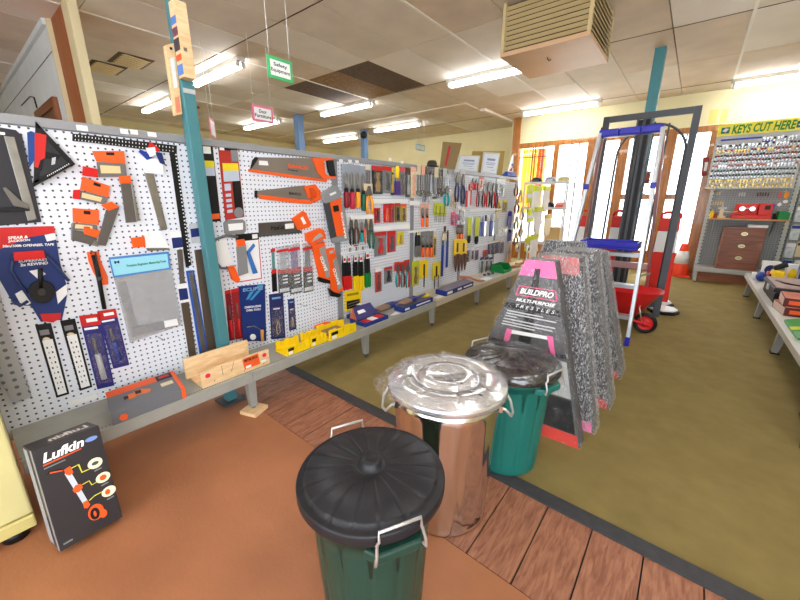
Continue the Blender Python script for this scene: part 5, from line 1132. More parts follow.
# ------------------------------------------------------------------ bins
BINB = M('bin_black', (34, 34, 38), .38, 0, 6, .08, .08, 200)
def plastic_bin(label, cx, cy, R, zs, body, lidm, clips, bagged=None):
    r = root('garbage_bin', label, 'bin', (cx, cy, 0), 'plastic garbage bins')
    mb = MB()
    n = 144
    def flute(a, i):
        if i in (0, 1, 2, 10, 11, 12, 13): return 1
        return 1-.018*(1 if (a*14/math.pi) % 2 < .35 else 0)
    prof = [(R*.66, 0), (R*.70, .006), (R*.705, .02), (R*.71, .035), (R*.73, .1), (R*.76, .2), (R*.79, .3), (R*.80, .34), (R*.81, .38), (R*.82, zs-.03), (R*.86, zs-.028), (R*.87, zs+.012), (R*.84, zs+.012), (R*.66, .01)]
    mb.lathe((cx, cy, 0), prof, n, 0, flute); obj('body', mb, body, r)
    # lid with rolled skirt and radial panels
    mb = MB(); T = zs+.032
    def rib(a, i):
        s = abs(math.sin(a*9)); g = 1 if s > .16 else s/.16
        if i in (5, 6): return (1-.018*(1-g)-.012*(1-abs(math.sin(a*9)))**2, 0)
        if i in (7, 8, 9): return (1, -.0035*(1-g))
        return 1
    prof = [(R*.90, zs), (R*.985, zs), (R, zs+.006), (R, T-.006), (R*.985, T), (R*.92, T-.004), (R*.895, T+.008), (R*.87, T+.012), (R*.6, T+.016), (R*.3, T+.020), (R*.27, T+.018), (R*.2, T+.018), (R*.155, T+.019), (R*.15, T+.036), (R*.137, T+.040), (R*.03, T+.040), (R*.025, T+.039), (.0001, T+.039)]
    mb.lathe((cx, cy, 0), prof, 180, 0, rib); obj('lid', mb, lidm, r)
    for a in clips:
        u = V((math.cos(a), math.sin(a), 0)); w = V((-u.y, u.x, 0)); c = V((cx, cy, 0))
        def q(rr, s, z): return c+u*R*rr+w*s+V((0, 0, z))
        mb = MB(); mb.tube([q(1.0, -.054, zs-.022), q(1.05, -.058, zs-.026), q(1.06, -.056, zs-.005), q(1.01, -.052, zs+.02), q(1.03, -.048, T-.004), q(1.015, -.048, T+.018), q(1.015, .048, T+.018), q(1.03, .048, T-.004), q(1.01, .052, zs+.02), q(1.06, .056, zs-.005), q(1.05, .058, zs-.026), q(1.0, .054, zs-.022)], .0036, 8)
        obj('clip_handle', mb, WIREM, r)
        mb = MB(); mb.prism([q(.86, -.075, zs-.012), q(1.02, -.05, zs-.012), q(1.02, .05, zs-.012), q(.86, .075, zs-.012)], (0, 0, -.028)); obj('grip_lug', mb, body, r, bevel=.006)
    return r
def ang(cx, cy, px, py, z):
    p = onz(px, py, z); return math.atan2(p.y-cy, p.x-cx)
DGB = M('bin_dark_green', (30, 62, 52), .35, 0, 4, .08)
TGB = M('bin_teal_green', (30, 106, 98), .35, 0, 4, .08)
b1 = (-.534, .551); b2 = (-.512, 1.422); b3 = (-.594, 1.015)
plastic_bin('dark green plastic bin with matt black ribbed lid, before the shiny metal bin', b1[0], b1[1], .187, .462, DGB, BINB, [ang(*b1, 349, 425, .52), ang(*b1, 408, 545, .5)])
tb = plastic_bin('teal green plastic bin with glossy bagged black lid, behind the shiny metal bin', b2[0], b2[1], .201, .465, TGB, M('bin_black_gloss', (38, 36, 38), .22, 0, 6, .08), [ang(*b2, 478, 341, .5), ang(*b2, 548, 378, .48)])
# plastic film over the teal bin's lid
mb = MB(); n = 120; T = .465+.032
random.seed(3); ph = [random.uniform(0, 6.28) for _ in range(12)]
def wr(a, i): return (1+.006*math.sin(17*a+ph[i % 12])+.004*math.sin(31*a+2*ph[(i+3) % 12]), .0035*math.sin(9*a+ph[(i+5) % 12])*(i > 1))
mb.lathe((b2[0], b2[1], 0), [(.2035, .462), (.2065, .472), (.2055, T+.003), (.182, T+.016), (.13, T+.023), (.07, T+.030), (.042, T+.044), (.0001, T+.045)], n, 0, wr)
obj('plastic_wrap', mb, film('lid_wrap', .10, .1, 7, .8, diff=.08, var=.4), tb)
# galvanised bin
GALV = M('galvanised_steel', (224, 226, 228), .13, 1.0, 30, .10, .05, 20, stretch=(1, 1, .06))
GLID = M('galvanised_lid', (216, 218, 222), .24, .8, 14, .06)
r = root('metal_bin', 'shiny galvanised metal bin with a plastic bag over its ribbed lid', 'bin', (b3[0], b3[1], 0))
mb = MB(); R = .205
def flu(a, i): return 1 if i in (0, 1, 2, 9, 10, 11) else 1+.006*math.cos(a*22)
mb.lathe((b3[0], b3[1], 0), [(.155, 0), (.163, .002), (.165, .01), (.163, .02), (.1625, .03), (.17, .15), (.178, .28), (.186, .4), (.190, .45), (.192, .47), (.195, .518), (.185, .518)], 176, 0, flu)
obj('body', mb, GALV, r)
mb = MB()
def lr(a, i):
    s = abs(math.sin(a*4)); return (1, -.007*(s < .10)) if i in (6, 7) else 1
mb.lathe((b3[0], b3[1], 0), [(.20, .515), (.211, .516), (.213, .520), (.2115, .536), (.208, .541), (.19, .546), (.184, .556), (.125, .562), (.116, .549), (.105, .549), (.098, .562), (.06, .566), (.055, .561), (.0001, .563)], 120, 0, lr)
obj('lid', mb, GLID, r)
for (px, py) in ((373, 398), (513, 403)):
    a = ang(*b3, px, py, .48); u = V((math.cos(a), math.sin(a), 0)); w = V((-u.y, u.x, 0)); c = V((b3[0], b3[1], 0))
    def q(rr, s, z): return c+u*rr+w*s+V((0, 0, z))
    mb = MB(); mb.tube([q(.185, -.062, .492), q(.205, -.064, .489), q(.226, -.05, .459), q(.234, 0, .443), q(.226, .05, .459), q(.205, .064, .489), q(.185, .062, .492)], .0048, 8); obj('drop_handle', mb, WIREM, r)
    for s in (-1, 1): mb = MB(); mb.obox(q(.190, s*.062, .492), u*.006, w*.012, (0, 0, .012)); obj('handle_lug', mb, GALV, r)
mb = MB(); random.seed(5); ph = [random.uniform(0, 6.28) for _ in range(16)]
aL = ang(*b3, 373, 392, .52)
def bag(a, i):
    d = math.cos(a-aL); bul = max(0, d)**6
    k = 1+.008*math.sin(13*a+ph[i % 16])+.006*math.sin(29*a+ph[(i+4) % 16])
    z = .004*math.sin(7*a+ph[(i+2) % 16])+.003*math.sin(19*a+ph[(i+7) % 16])
    if i < 3: k += bul*(.26 if i == 1 else .16); z -= bul*.045*(i == 0)
    return (k, z)
mb.lathe((b3[0], b3[1], 0), [(.207, .5445), (.2125, .546), (.211, .551), (.198, .558), (.16, .566), (.12, .571), (.08, .574), (.045, .575), (.0001, .574)], 150, 0, bag)
obj('plastic_bag', mb, film('bag_film', .13, .12, 26, .45, diff=.35, tint=(240, 242, 246), var=.9, lo=.48, hi=.62, stretch=(1, 2.2, 1)), r)
mb = MB()
for k in range(5):
    t = k*.032; c = onz(442+t*300, 372+t*180+(k % 2)*3, .5765)
    mb.prism([c+V((.008*math.cos(s)-.004*k*0, .004*math.sin(s), 0)) for s in [j*math.pi/4 for j in range(7)]], (0, 0, .0006))
obj('bag_print', mb, M('faded_bag_print', (90, 90, 92), .6), r)

# ------------------------------------------------------------------ wrapped trestle packs
WRAP = film('stretch_wrap', .46, .16, 55, 1.0, (246, 248, 252), .7, (3, 3, .9), .9, .50, .60)  # white noise specks in the film stand in for glints on its creases
WRAP1 = film('stretch_wrap_clear', .06, .1, 20, .8, (230, 230, 230), .25, (1.2, 1.2, .6))
TBODY = M('trestle_steel', (84, 84, 88), .5, .2, 10, .3); TCARD = M('trestle_card', (92, 92, 94), .5, 0, 4, .12); TPINK = M('trestle_pink', (240, 112, 170), .45); TRED = M('trestle_red', (218, 70, 62), .5)
def pack(label, xb, yb, yt, dx, th, front, H=.88, wb=.68, wt=.17, skew=0.0):
    r = root('trestle_pack', label, 'trestle', (xb-wb/2, yb, 0), 'wrapped trestle packs')
    rng = random.Random(hash(label) % 1000 if False else len(label))
    s = skew
    def fr(u, v, e=0.0):
        """u across 0..1, v up 0..1 on the front face"""
        x0 = xb-wb+dx*v; w = wb+(wt-wb)*v
        c = xb+.0-(wb-.0)/2+dx*v
        x = (xb-wb/2)+dx*v+(u-.5)*w
        return V((x, yb+(yt-yb)*v-e+s*(u-.5)*w, H*v+.001))
    back = V((0, th, 0))
    mb = MB(); mb.hexa([fr(0, 0), fr(1, 0), fr(1, 0)+back, fr(0, 0)+back, fr(0, 1), fr(1, 1), fr(1, 1)+back, fr(0, 1)+back]); obj('folded_frame', mb, TBODY, r, bevel=.006)
    def card(nm, mat, u0, u1, v0, v1, e):
        mb = MB(); mb.prism([fr(u0, v0, e), fr(u1, v0, e), fr(u1, v1, e), fr(u0, v1, e)], (0, .0012, 0)); return obj(nm, mb, mat, r)
    if front:
        card('printed_card', TCARD, .012, .988, .03, .915, .003); card('pink_header', TPINK, .0, 1, .91, 1, .004)
        card('dark_strip', M('trestle_black', (38, 38, 40), .5), .40, .56, .30, .955, .0045); card('dark_band', M('trestle_black', (38, 38, 40), .5), .02, .98, .71, .742, .0044)
        card('dark_band', M('trestle_black', (38, 38, 40), .5), .02, .98, .485, .51, .0046)
        card('red_foot', TRED, .02, .99, .0, .07, .004)
        card('light_panel', M('trestle_pale', (186, 186, 186), .5, 0, 30, .2), .62, .98, .27, .47, .0045)
        card('dark_foot_card', M('trestle_black', (38, 38, 40), .5), .03, .98, .075, .26, .0045)
        for (t, v0, v1, u0, u1, m) in (('BUILDPRO', .805, .838, .21, .86, WHT_T), ('MULTI-PURPOSE', .758, .778, .19, .88, WHT_T), ('T R E S T L E S', .722, .741, .20, .87, WHT_T)):
            a, b, c = fr(u0, v0, .0055), fr(u1, v0, .0055), fr(u0+.01, v1, .0055); letters(t, m, a, b-a, c-a, r, .03 if v0 > .74 else .0)
        mb = MB()
        for (u0, u1, v0, v1) in ((.13, .95, .845, .85), (.13, .95, .792, .797), (.13, .155, .797, .845), (.925, .95, .797, .845)): mb.prism([fr(u0, v0, .0055), fr(u1, v0, .0055), fr(u1, v1, .0055), fr(u0, v1, .0055)], (0, .001, 0))
        obj('logo_border', mb, M('logo_pink', (230, 90, 130), .5), r)
        mb = MB()
        for (u1, v) in ((.70, .69), (.9, .674), (.3, .658), (.88, .640), (.84, .622), (.6, .606)): mb.prism([fr(.1, v, .0055), fr(u1, v, .0055), fr(u1, v+.007, .0055), fr(.1, v+.007, .0055)], (0, .001, 0))
        obj('printed_lines', mb, M('dim_white_ink', (196, 196, 196), .6), r)
        # carry handle of tape
        mb = MB(); mb.prism([fr(.23, .562, .012), fr(.80, .576, .012), fr(.80, .594, .012), fr(.23, .584, .012)], (0, .004, 0)); obj('carry_handle', mb, WHITE, r)
        mb = MB(); mb.prism([fr(.22, .49, .010), fr(.29, .49, .010), fr(.29, .588, .014), fr(.21, .588, .014)], (0, .004, 0)); mb.prism([fr(.83, .46, .010), fr(.87, .46, .010), fr(.85, .598, .014), fr(.77, .598, .014)], (0, .004, 0)); obj('pink_tape', mb, TPINK, r)
    else:
        card('coloured_foot', TRED if front is None else TPINK, .02, .99, 0, .06, .003); front is False and card('header', M('faded_pink', (216, 120, 124), .5), .04, .96, .90, 1, .003)
        card('inner_card', M('trestle_mid', (78, 78, 84), .5, 0, 30, .35), .03, .97, .07, .86, .003)
    # wrinkled stretch film around the pack
    mb = MB(); NU, NV = 14, 36; path = []
    e = .014
    ring = lambda v: [fr(-.01, v, e)+V((-.01, 0, 0))] + [fr(i/NU, v, e) for i in range(NU+1)] + [fr(1.0, v, e)+V((.012, 0, 0))] + [fr(1.0, v)+V((.013, 0, 0))+back*k for k in (.25, .5, .75, 1.0)] + [fr(i/NU, v)+back+V((0, .01, 0)) for i in range(NU, -1, -2)] + [fr(0, v)+V((-.013, 0, 0))+back*.5]
    rows = [ring(.004+v/NV*1.0) for v in range(NV+1)]; m = len(rows[0]); vs = []
    for rw in rows:
        for j, p in enumerate(rw): vs.append(p+V((rng.uniform(-.0015, .0015), rng.uniform(-.002, .001), 0)))
    mb.add(vs, [(i*m+j, i*m+(j+1) % m, (i+1)*m+(j+1) % m, (i+1)*m+j) for i in range(NV) for j in range(m)], 0, True)
    mb.f.append(list(range(NV*m, NV*m+m))); mb.mi.append(0); mb.sm.append(False)
    obj('stretch_wrap', mb, WRAP1 if front else WRAP, r)
    return r
pack('front trestle pack with a pink header and printed dark card, behind the teal bin', -.238, 1.69, 1.75, .04, .085, True, wt=.135)
pack('second trestle pack in silvery wrap, directly behind the printed one', -.215, 1.865, 1.95, .055, .10, False, wt=.19)
pack('third trestle pack in crinkled wrap, with a dark upright edge', -.195, 2.16, 2.21, .04, .17, None, wt=.19)
pack('trestle pack in grey wrap shifted towards the pegboard, behind the others', -.33, 2.40, 2.47, .0, .09, None, H=.9, wt=.22, wb=.6)
pack('rearmost trestle pack with a brown side, next to the wheelbarrow', -.205, 2.62, 2.62, .0, .20, None, H=.82, wt=.25)

# ------------------------------------------------------------------ stepladder
ALU = M('aluminium', (196, 200, 206), .35, .75, 20, .05); LBLUEP = M('ladder_blue', (44, 44, 168), .35); ALU2 = M('aluminium_pink_reflection', (190, 150, 150), .3, .8)  # pinkish reflection on the ladder's rear frame is mixed into its metal colour
r = root('step_ladder', 'aluminium stepladder with blue top cap and blue tray standing by the wheelbarrow', 'ladder', (-.5, 3.7, 0))
TY, TZ = 3.68, 1.70
xr0, xl0, xr1, xl1 = -.255, -.86, -.30, -.735          # foot right / left, top right / left
FY, RY = 3.335, 4.16
for (xa, xb2) in ((xr0, xr1), (xl0, xl1)):
    mb = MB(); mb.bar((xa, FY, .05), (xb2, TY-.03, TZ), .028, .062, (0, 1, 0)); rl = obj('front_rail', mb, ALU, r, bevel=.003)
    mb = MB(); mb.bar((xa-.001, FY-.003, .0), (xa, FY, .075), .036, .07, (0, 1, 0)); obj('foot', mb, LBLUEP, rl, bevel=.004)
    mb = MB(); f = .62; p = V((xa, FY, .05)).lerp(V((xb2, TY-.03, TZ)), .74); mb.obox(p+V((0, -.03, 0)), (.02, 0, 0), (0, .012, 0), (0, 0, .022)); obj('side_clip', mb, LBLUEP, rl, bevel=.006)
for (xa, xb2) in ((xr0+.035, xr1+.005), (xl0-.01, xl1-.0)):
    mb = MB(); mb.bar((xa, RY, .0), (xb2, TY+.05, TZ-.03), .024, .05, (0, 1, 0)); obj('rear_rail', mb, ALU2, r, bevel=.003)
def at(z, s):   # point on the front rails at height z
    t = (z-.05)/(TZ-.05); a, b = ((xr0, xr1) if s > 0 else (xl0, xl1)); return V((a+(b-a)*t, FY+(TY-.03-FY)*t, z))
for z in (.24, .49, .74):
    a, b = at(z, -1), at(z, 1); mb = MB(); mb.hexa([a+V((.015, -.03, -.03)), b+V((-.015, -.03, -.03)), b+V((-.015, .05, -.03)), a+V((.015, .05, -.03)), a+V((.015, -.03, 0)), b+V((-.015, -.03, 0)), b+V((-.015, .05, 0)), a+V((.015, .05, 0))]); obj('tread', mb, ALU, r, bevel=.002)
a, b = at(.80, -1), at(.80, 1)
mb = MB(); x0, x1, ya = a.x+.07, b.x-.03, a.y
mb.box(x0, x1, ya-.06, ya+.2, .765, .785); mb.box(x0, x1, ya-.06, ya-.045, .785, .828); mb.box(x0, x0+.015, ya-.045, ya+.2, .785, .828); mb.box(x1-.015, x1, ya-.045, ya+.2, .785, .828); mb.box(x0+.015, x1-.015, ya+.185, ya+.2, .785, .828)
obj('tray', mb, LBLUEP, r, bevel=.006)
mb = MB(); w3 = (xr1-xl1+.02)/3
for k in range(3): mb.box(xl1-.01+k*w3, xl1-.01+(k+1)*w3-.004, TY-.05, TY+.07, TZ-.025, TZ+.03)
mb.box(xl1, xr1, TY-.03, TY+.05, TZ-.028, TZ+.02)
obj('top_cap', mb, LBLUEP, r, bevel=.008)
t = (.56)/(TZ-.03)
for z in (.56, .25):
    t = z/(TZ-.03); yy = RY+(TY+.05-RY)*t
    mb = MB(); mb.box(xl0+.02, xr0+.03-.02*t, yy-.012, yy+.012, z-.03, z+.03); obj('rear_brace', mb, ALU2, r, bevel=.002)
for s in (-1, 1):
    p = at(.56, s); q = V((xr0+.03 if s > 0 else xl0, RY+(TY+.05-RY)*.30, .50)); mb = MB(); mb.bar(p+V((0, .03, 0)), q, .006, .018); obj('spreader', mb, ALU, r)

# ------------------------------------------------------------------ steel gate, leaning
STL = M('gate_charcoal', (74, 76, 82), .5, .2, 10, .05)
r = root('steel_gate', 'tall dark grey steel gate with an arched rod leaning behind the stepladder', 'gate', (-.52, 4.28, 0))
def G(x, z):  # point on the leaning gate
    return V((x, 4.40+.26*z/2.0, z))
gw0, gw1, gh = -.925, -.105, 2.01
def gbar(nm, a, b, w, parent=r, mat=STL):
    mb = MB(); mb.bar(G(*a), G(*b), .035, w, (1, 0, 0) if abs(a[0]-b[0]) < 1e-6 else (0, 0, 1)); return obj(nm, mb, mat, parent, bevel=.003)
gbar('stile', (gw0+.03, 0), (gw0+.03, gh), .06); gbar('stile', (gw1-.03, 0), (gw1-.03, gh), .06)
gbar('rail', (gw0+.06, gh-.03), (gw1-.06, gh-.03), .06); gbar('rail', (gw0+.06, .12), (gw1-.06, .12), .06)
cx = (gw0+gw1)/2+.06; hw = .29
for rr, z0 in ((hw, 1.60),):
    mb = MB(); pts = [G(cx-rr, .15)] + [G(cx-rr*math.cos(t), z0+rr*1.0*math.sin(t)) for t in [i*math.pi/24 for i in range(25)]] + [G(cx+rr, .15)]; mb.tube(pts, .011, 8); obj('arched_rod', mb, STL, r)
for x in (cx-.12, cx+.0, cx+.12):
    mb = MB(); mb.tube([G(x, .15), G(x, 1.62+math.sqrt(max(0, hw**2-(x-cx)**2))+(.0))], .009, 8); obj('upright_rod', mb, STL, r)
mb = MB(); mb.obox(G(gw0+.0, 1.86), (.012, 0, 0), (0, .02, 0), (0, 0, .05)); obj('hinge', mb, STL, r, bevel=.003)
for z in (1.05, 1.28, 1.5):
    mb = MB(); mb.tube([G(cx+.0+.07*math.cos(t)+.05, z+.07*math.sin(t)) for t in [i*math.pi/10 for i in range(16)]], .005, 6); obj('scroll', mb, STL, r)
# dark slab post in front of the teal one
DS = M('dark_steel_panel', (58, 60, 64), .55, .2, 6, .08)
r = root('steel_channel', 'broad dark steel upright channel standing against the teal roof post', 'steel upright', (-.53, 4.9, 0))
mb = MB(); mb.box(-.64, -.505, 4.86, 4.90, 0, 1.98); obj('web', mb, DS, r, bevel=.002)
mb = MB(); mb.box(-.64, -.625, 4.83, 4.859, 0, 1.98); mb.box(-.52, -.505, 4.83, 4.859, 0, 1.98); mb.box(-.585, -.56, 4.835, 4.859, 0, 1.98); obj('flange', mb, M('steel_channel_edge', (96, 98, 102), .5, .2), r, bevel=.002)
# ------------------------------------------------------------------ bollards
BR_RED = M('bollard_red', (222, 44, 34), .45); BR_WH = M('bollard_white', (240, 240, 240), .4)
def bollard(label, x, y, w=.20):
    r = root('bollard', label, 'bollard', (x, y, 0), 'red and white bollards')
    mb = MB(); mb.lathe((x, y, 0), [(.185, 0), (.19, .02), (.17, .028), (.0001, .028)], 8, sm=False); obj('rubber_base', mb, BLACK, r)
    mb = MB(); mb.lathe((x, y, 0), [(.165, .0285), (.15, .05), (.0001, .05)], 8, sm=False); obj('base_top', mb, BR_WH, r)
    def sec(z0, z1, w0, w1, mat, nm):
        mb = MB(); mb.hexa([(x-w0, y-w0*.6, z0), (x+w0, y-w0*.6, z0), (x+w0, y+w0*.6, z0), (x-w0, y+w0*.6, z0), (x-w1, y-w1*.6, z1), (x+w1, y-w1*.6, z1), (x+w1, y+w1*.6, z1), (x-w1, y+w1*.6, z1)]); obj(nm, mb, mat, r, bevel=.008)
    sec(.051, .60, w*.62, w*.5, BR_RED, 'body'); sec(.601, .83, w*.49, w*.46, BR_WH, 'white_band'); sec(.831, .97, w*.47, w*.44, BR_RED, 'top')
    mb = MB(); mb.tube([(x-w*.42, y, .965), (x-w*.42, y, 1.01), (x-w*.2, y, 1.03), (x+w*.2, y, 1.03), (x+w*.42, y, 1.01), (x+w*.42, y, .965)], .016, 8); obj('handle', mb, BR_RED, r)
bollard('red and white bollard half hidden by the steel gate, nearest the cone', -.19, 4.97)
bollard('red and white bollard standing between the ladder rails behind the dark steel channel', -.70, 5.28)
bollard('red and white bollard behind the ladder frame, farthest from the cone', -1.09, 5.18)
r = root('sign_base', 'white topped black octagonal base on the carpet beside the wheelbarrow wheel', 'bollard base', (-.10, 4.63, 0))
mb = MB(); mb.lathe((-.085, 4.63, 0), [(.14, 0), (.145, .03), (.13, .036), (.0001, .036)], 8, sm=False); obj('rubber_base', mb, BLACK, r)
mb = MB(); mb.lathe((-.085, 4.63, 0), [(.125, .0365), (.12, .05), (.0001, .05)], 8, sm=False); obj('base_top', mb, BR_WH, r)
# ------------------------------------------------------------------ wheelbarrow
WBR = M('barrow_red', (216, 38, 40), .32)
r = root('wheelbarrow', 'small red wheelbarrow with a black tyre under the stepladder', 'wheelbarrow', (-.35, 3.86, 0))
mb = MB(); cx, cy = -.385, 3.87
def ov(rx, ry, z, ox=0): return [V((cx+ox+rx*math.copysign(abs(math.cos(t))**.7, math.cos(t)), cy+ry*math.copysign(abs(math.sin(t))**.7, math.sin(t)), z)) for t in [2*math.pi*i/40 for i in range(40)]]
rings = [ov(.14, .10, .13, -.03), ov(.17, .125, .14, -.03), ov(.285, .19, .36, 0), ov(.30, .20, .372, 0), ov(.30, .20, .365, 0), ov(.275, .183, .355, 0), ov(.16, .115, .146, -.03), ov(.0002, .0002, .144, -.03)]
vs = [p for rg in rings for p in rg]; mb.add(vs, [(i*40+j, i*40+(j+1) % 40, (i+1)*40+(j+1) % 40, (i+1)*40+j) for i in range(7) for j in range(40)], 0, True)
mb.f.append(list(range(40))[::-1]); mb.mi.append(0); mb.sm.append(False)
obj('tray', mb, WBR, r)
wx, wy = -.18, 3.76
mb = MB(); mb.tube([(wx+.075*math.cos(t), wy, .093+.075*math.sin(t)) for t in [i*math.pi/14 for i in range(28)]], .0175, 10, closed=True); wh = obj('wheel', mb, BLACK, r)
mb = MB(); mb.lathe((wx, wy, .093), [(.0001, -.02), (.02, -.02), (.022, -.008), (.055, -.006), (.062, -.012), (.062, .012), (.055, .006), (.022, .008), (.02, .02), (.0001, .02)], 24, axis=(0, 1, 0)); obj('hub', mb, WBR, wh)
for s in (-1, 1):
    y = wy+s*.035
    mb = MB(); mb.tube([(wx+.05, y, .083), (wx, y, .093), (wx-.16, y+s*.05, .14), (wx-.34, cy+s*.12, .165), (cx-.36, cy+s*.17, .30), (cx-.42, cy+s*.17, .31)], .011, 8); obj('handle_bar', mb, WBR, r)
    mb = MB(); mb.tube([(cx-.06, cy+s*.11, .158), (cx-.13, cy+s*.12, .012), (cx-.20, cy+s*.12, .012), (cx-.22, cy+s*.13, .2)], .010, 8); obj('leg', mb, WBR, r)
mb = MB(); mb.tube([(wx-.02, wy-.04, .1), (wx-.06, wy-.05, .24), (cx+.15, cy-.10, .26)], .006, 6); obj('tray_stay', mb, WIREM, r)
# ------------------------------------------------------------------ traffic cone
r = root('traffic_cone', 'orange traffic cone with a white sleeve by the timber frame', 'cone', (.03, 7.16, 0))
CN = M('cone_orange', (240, 70, 36), .45); cx, cy = -.03, 7.14
mb = MB(); mb.box(cx-.15, cx+.15, cy-.15, cy+.15, .0, .03); obj('base', mb, CN, r, bevel=.008)
mb = MB(); mb.lathe((cx, cy, 0), [(.13, .031), (.125, .05), (.045, .50), (.04, .505), (.0001, .505)], 28); obj('cone', mb, CN, r)
mb = MB(); mb.lathe((cx, cy, 0), [(.1005, .20), (.103, .20), (.067, .395), (.0645, .395)], 28); obj('sleeve', mb, BR_WH, r)

# ------------------------------------------------------------------ key cutting stand
r = root('key_stand', 'grey perforated stand with low shelf and timber shelf under the key board', 'display shelving', (.55, 6.95, 0))
KP = pegmat('grey_perforated', (136, 140, 142), (86, 90, 92), .03, .006, ('X', 'Z')); KG = M('stand_grey', (176, 180, 178), .4)
kx0, kx1, ky = .155, 1.0, 7.12
mb = MB(); mb.box(kx0, kx1, ky, ky+.02, .18, 2.14); obj('back_panel', mb, KP, r)
for x in (kx0-.0, kx1): 
    mb = MB(); mb.box(x-.025, x+.025, ky-.03, ky+.045, .0, 2.16); obj('upright', mb, pegmat('stand_upright', (178, 182, 180), (60, 60, 62), .05, .009, ('X', 'Z')), r, bevel=.002)
mb = MB(); mb.box(kx0-.02, kx1, 6.80, ky-.031, .185, .215); mb.box(kx0-.02, kx1, 6.795, 6.80, .15, .215); obj('low_shelf', mb, KG, r, bevel=.002)
for x in (kx0+.01, kx1-.03):
    mb = MB(); mb.box(x-.02, x+.02, 6.81, 6.85, .0, .184); obj('leg', mb, KG, r, bevel=.003)
mb = MB(); mb.box(kx0+.02, kx1-.04, 6.9, 6.92, .0, .13); obj('kick_board', mb, woodmat('kick_brown', (130, 70, 36), (160, 92, 50), (2, 2, 10), 5), r)
mb = MB(); mb.box(kx0+.026, kx1-.026, 6.78, ky-.031, .895, .915); obj('timber_shelf', mb, woodmat('shelf_pine', (196, 140, 84), (216, 164, 104), (2, 10, 10), 5), r, bevel=.002)
for x in (.24, .86):
    mb = MB(); mb.prism([(x, ky-.032, .88), (x, ky-.032, .66), (x, 6.86, .885)], (.006, 0, 0)); obj('bracket', mb, KG, r)
# key board
KBW = M('key_board_white', (196, 198, 204), .45); KYEL = M('sign_yellow', (248, 238, 84), .5)
r = root('key_board', 'white key display board packed with blanks under a yellow KEYS CUT HERE sign', 'key board', (.48, 6.86, 1.31))
bx0, bx1, by, bz0, bz1 = .065, .93, 6.83, 1.305, 2.135
mb = MB(); mb.box(bx0, bx1, by, by+.035, bz0, bz1); obj('board', mb, KBW, r, bevel=.002)
mb = MB(); mb.box(bx0-.005, bx1+.005, by-.008, by+.001, bz1-.145, bz1+.0); sg = obj('sign_panel', mb, KYEL, r)
letters('KEYS CUT HERE', M('sign_green', (40, 140, 64), .5), (bx0+.145, by-.009, bz1-.128), (.585, 0, 0), (.008, 0, .108), r, .035)
for x in (bx0+.035, bx1-.125):
    mb = MB(); mb.box(x, x+.085, by-.0095, by-.008, bz1-.115, bz1-.04); obj('logo_patch', mb, M('logo_green', (20, 110, 100), .5), r)
    mb = MB(); mb.prism([(x+.01, by-.0098, bz1-.085), (x+.04, by-.0098, bz1-.05), (x+.075, by-.0098, bz1-.06), (x+.05, by-.0098, bz1-.10)], (0, -.0006, 0)); obj('logo_mark', mb, WHITE, r)
for (u0, u1, dz) in ((.06, .53, .185), (.54, .65, .235)):
    mb = MB(); mb.box(bx0+.86*u0, bx0+.86*u1, by-.003, by-.001, bz1-dz-.022, bz1-dz); obj('blue_strip', mb, M('strip_blue', (40, 70, 180), .5), r)
# the key blanks: a hundred countable ones are modelled as things in rows, the rest as one mass
BRASS = M('brass_key', (178, 150, 84), .3, .8); NICK = M('nickel_key', (176, 178, 182), .3, .85); KRED = M('key_cap_red', (160, 50, 52), .4); KORG = M('key_cap_orange', (196, 104, 60), .4); KBLK = M('key_cap_dark', (60, 60, 64), .4); KGRN = M('key_cap_green', (56, 84, 76), .4); KGLD = M('key_cap_gold', (190, 170, 80), .4)
keys = {}
def key_mesh(hm, sm):
    mb = MB()
    mb.tube([(0, -.012, -.002), (0, -.002, 0), (0, .004, .002)], .0018, 5)
    hd = [(.0135*math.cos(t), -.009, -.014+.0145*math.sin(t)) for t in [2*math.pi*i/10 for i in range(10)]]
    mb.prism(hd, (0, .003, 0), 1)
    mb.prism([(-.0055, -.0088, -.024), (.0055, -.0088, -.024), (.0055, -.0088, -.048), (0, -.0088, -.055), (-.0055, -.0088, -.048)], (0, .0022, 0), 2)
    return mb
rowcol = [(NICK, KBLK), (NICK, KBLK), (BRASS, KRED), (KBLK, KRED), (KRED, KBLK), (KORG, NICK), (KBLK, KGRN), (KGRN, KBLK), (BRASS, KGLD), (KGLD, BRASS)]
rng = random.Random(11); where = ['top row of the key board', 'second key row', 'third key row', 'fourth key row', 'fifth key row', 'sixth key row', 'seventh key row', 'eighth key row', 'ninth key row', 'bottom row of the key board']
nk = 0
cache = {}
colname = {'nickel_key': 'nickel', 'key_cap_dark': 'dark', 'key_cap_red': 'red-headed', 'brass_key': 'brass', 'key_cap_orange': 'orange-headed', 'key_cap_green': 'green-headed', 'key_cap_gold': 'gold'}
for j in range(10):
    z = bz1-.20-j*.0635
    for i in range(26):
        x = bx0+.035+i*.0318
        if j == 0 and i < 14: continue
        hm = rowcol[j][0 if rng.random() < .62 else 1]; k = hm.name
        if k not in cache:
            mb = key_mesh(hm, NICK); o = obj('key_blank', mb, [WIREM, hm, BRASS if 'brass' in k or 'gold' in k else NICK])
            cache[k] = o; fresh = True
            off = o.location.copy()
            o['_'] = 0; del o['_']
            src_off = off
        else:
            o = cache[k].copy(); COL.objects.link(o)
        o.location = (x+rng.uniform(-.003, .003), by-.007, z-.05+rng.uniform(-.004, .004))
        o['label'] = '%s key blank hanging in the %s' % (colname[k], where[j]) if j not in (0, 9) else '%s key blank hanging in the %s' % (colname[k], where[j])
        o['category'] = 'key'; o['group'] = '%s key blanks, %s' % (colname[k], where[j])
        nk += 1
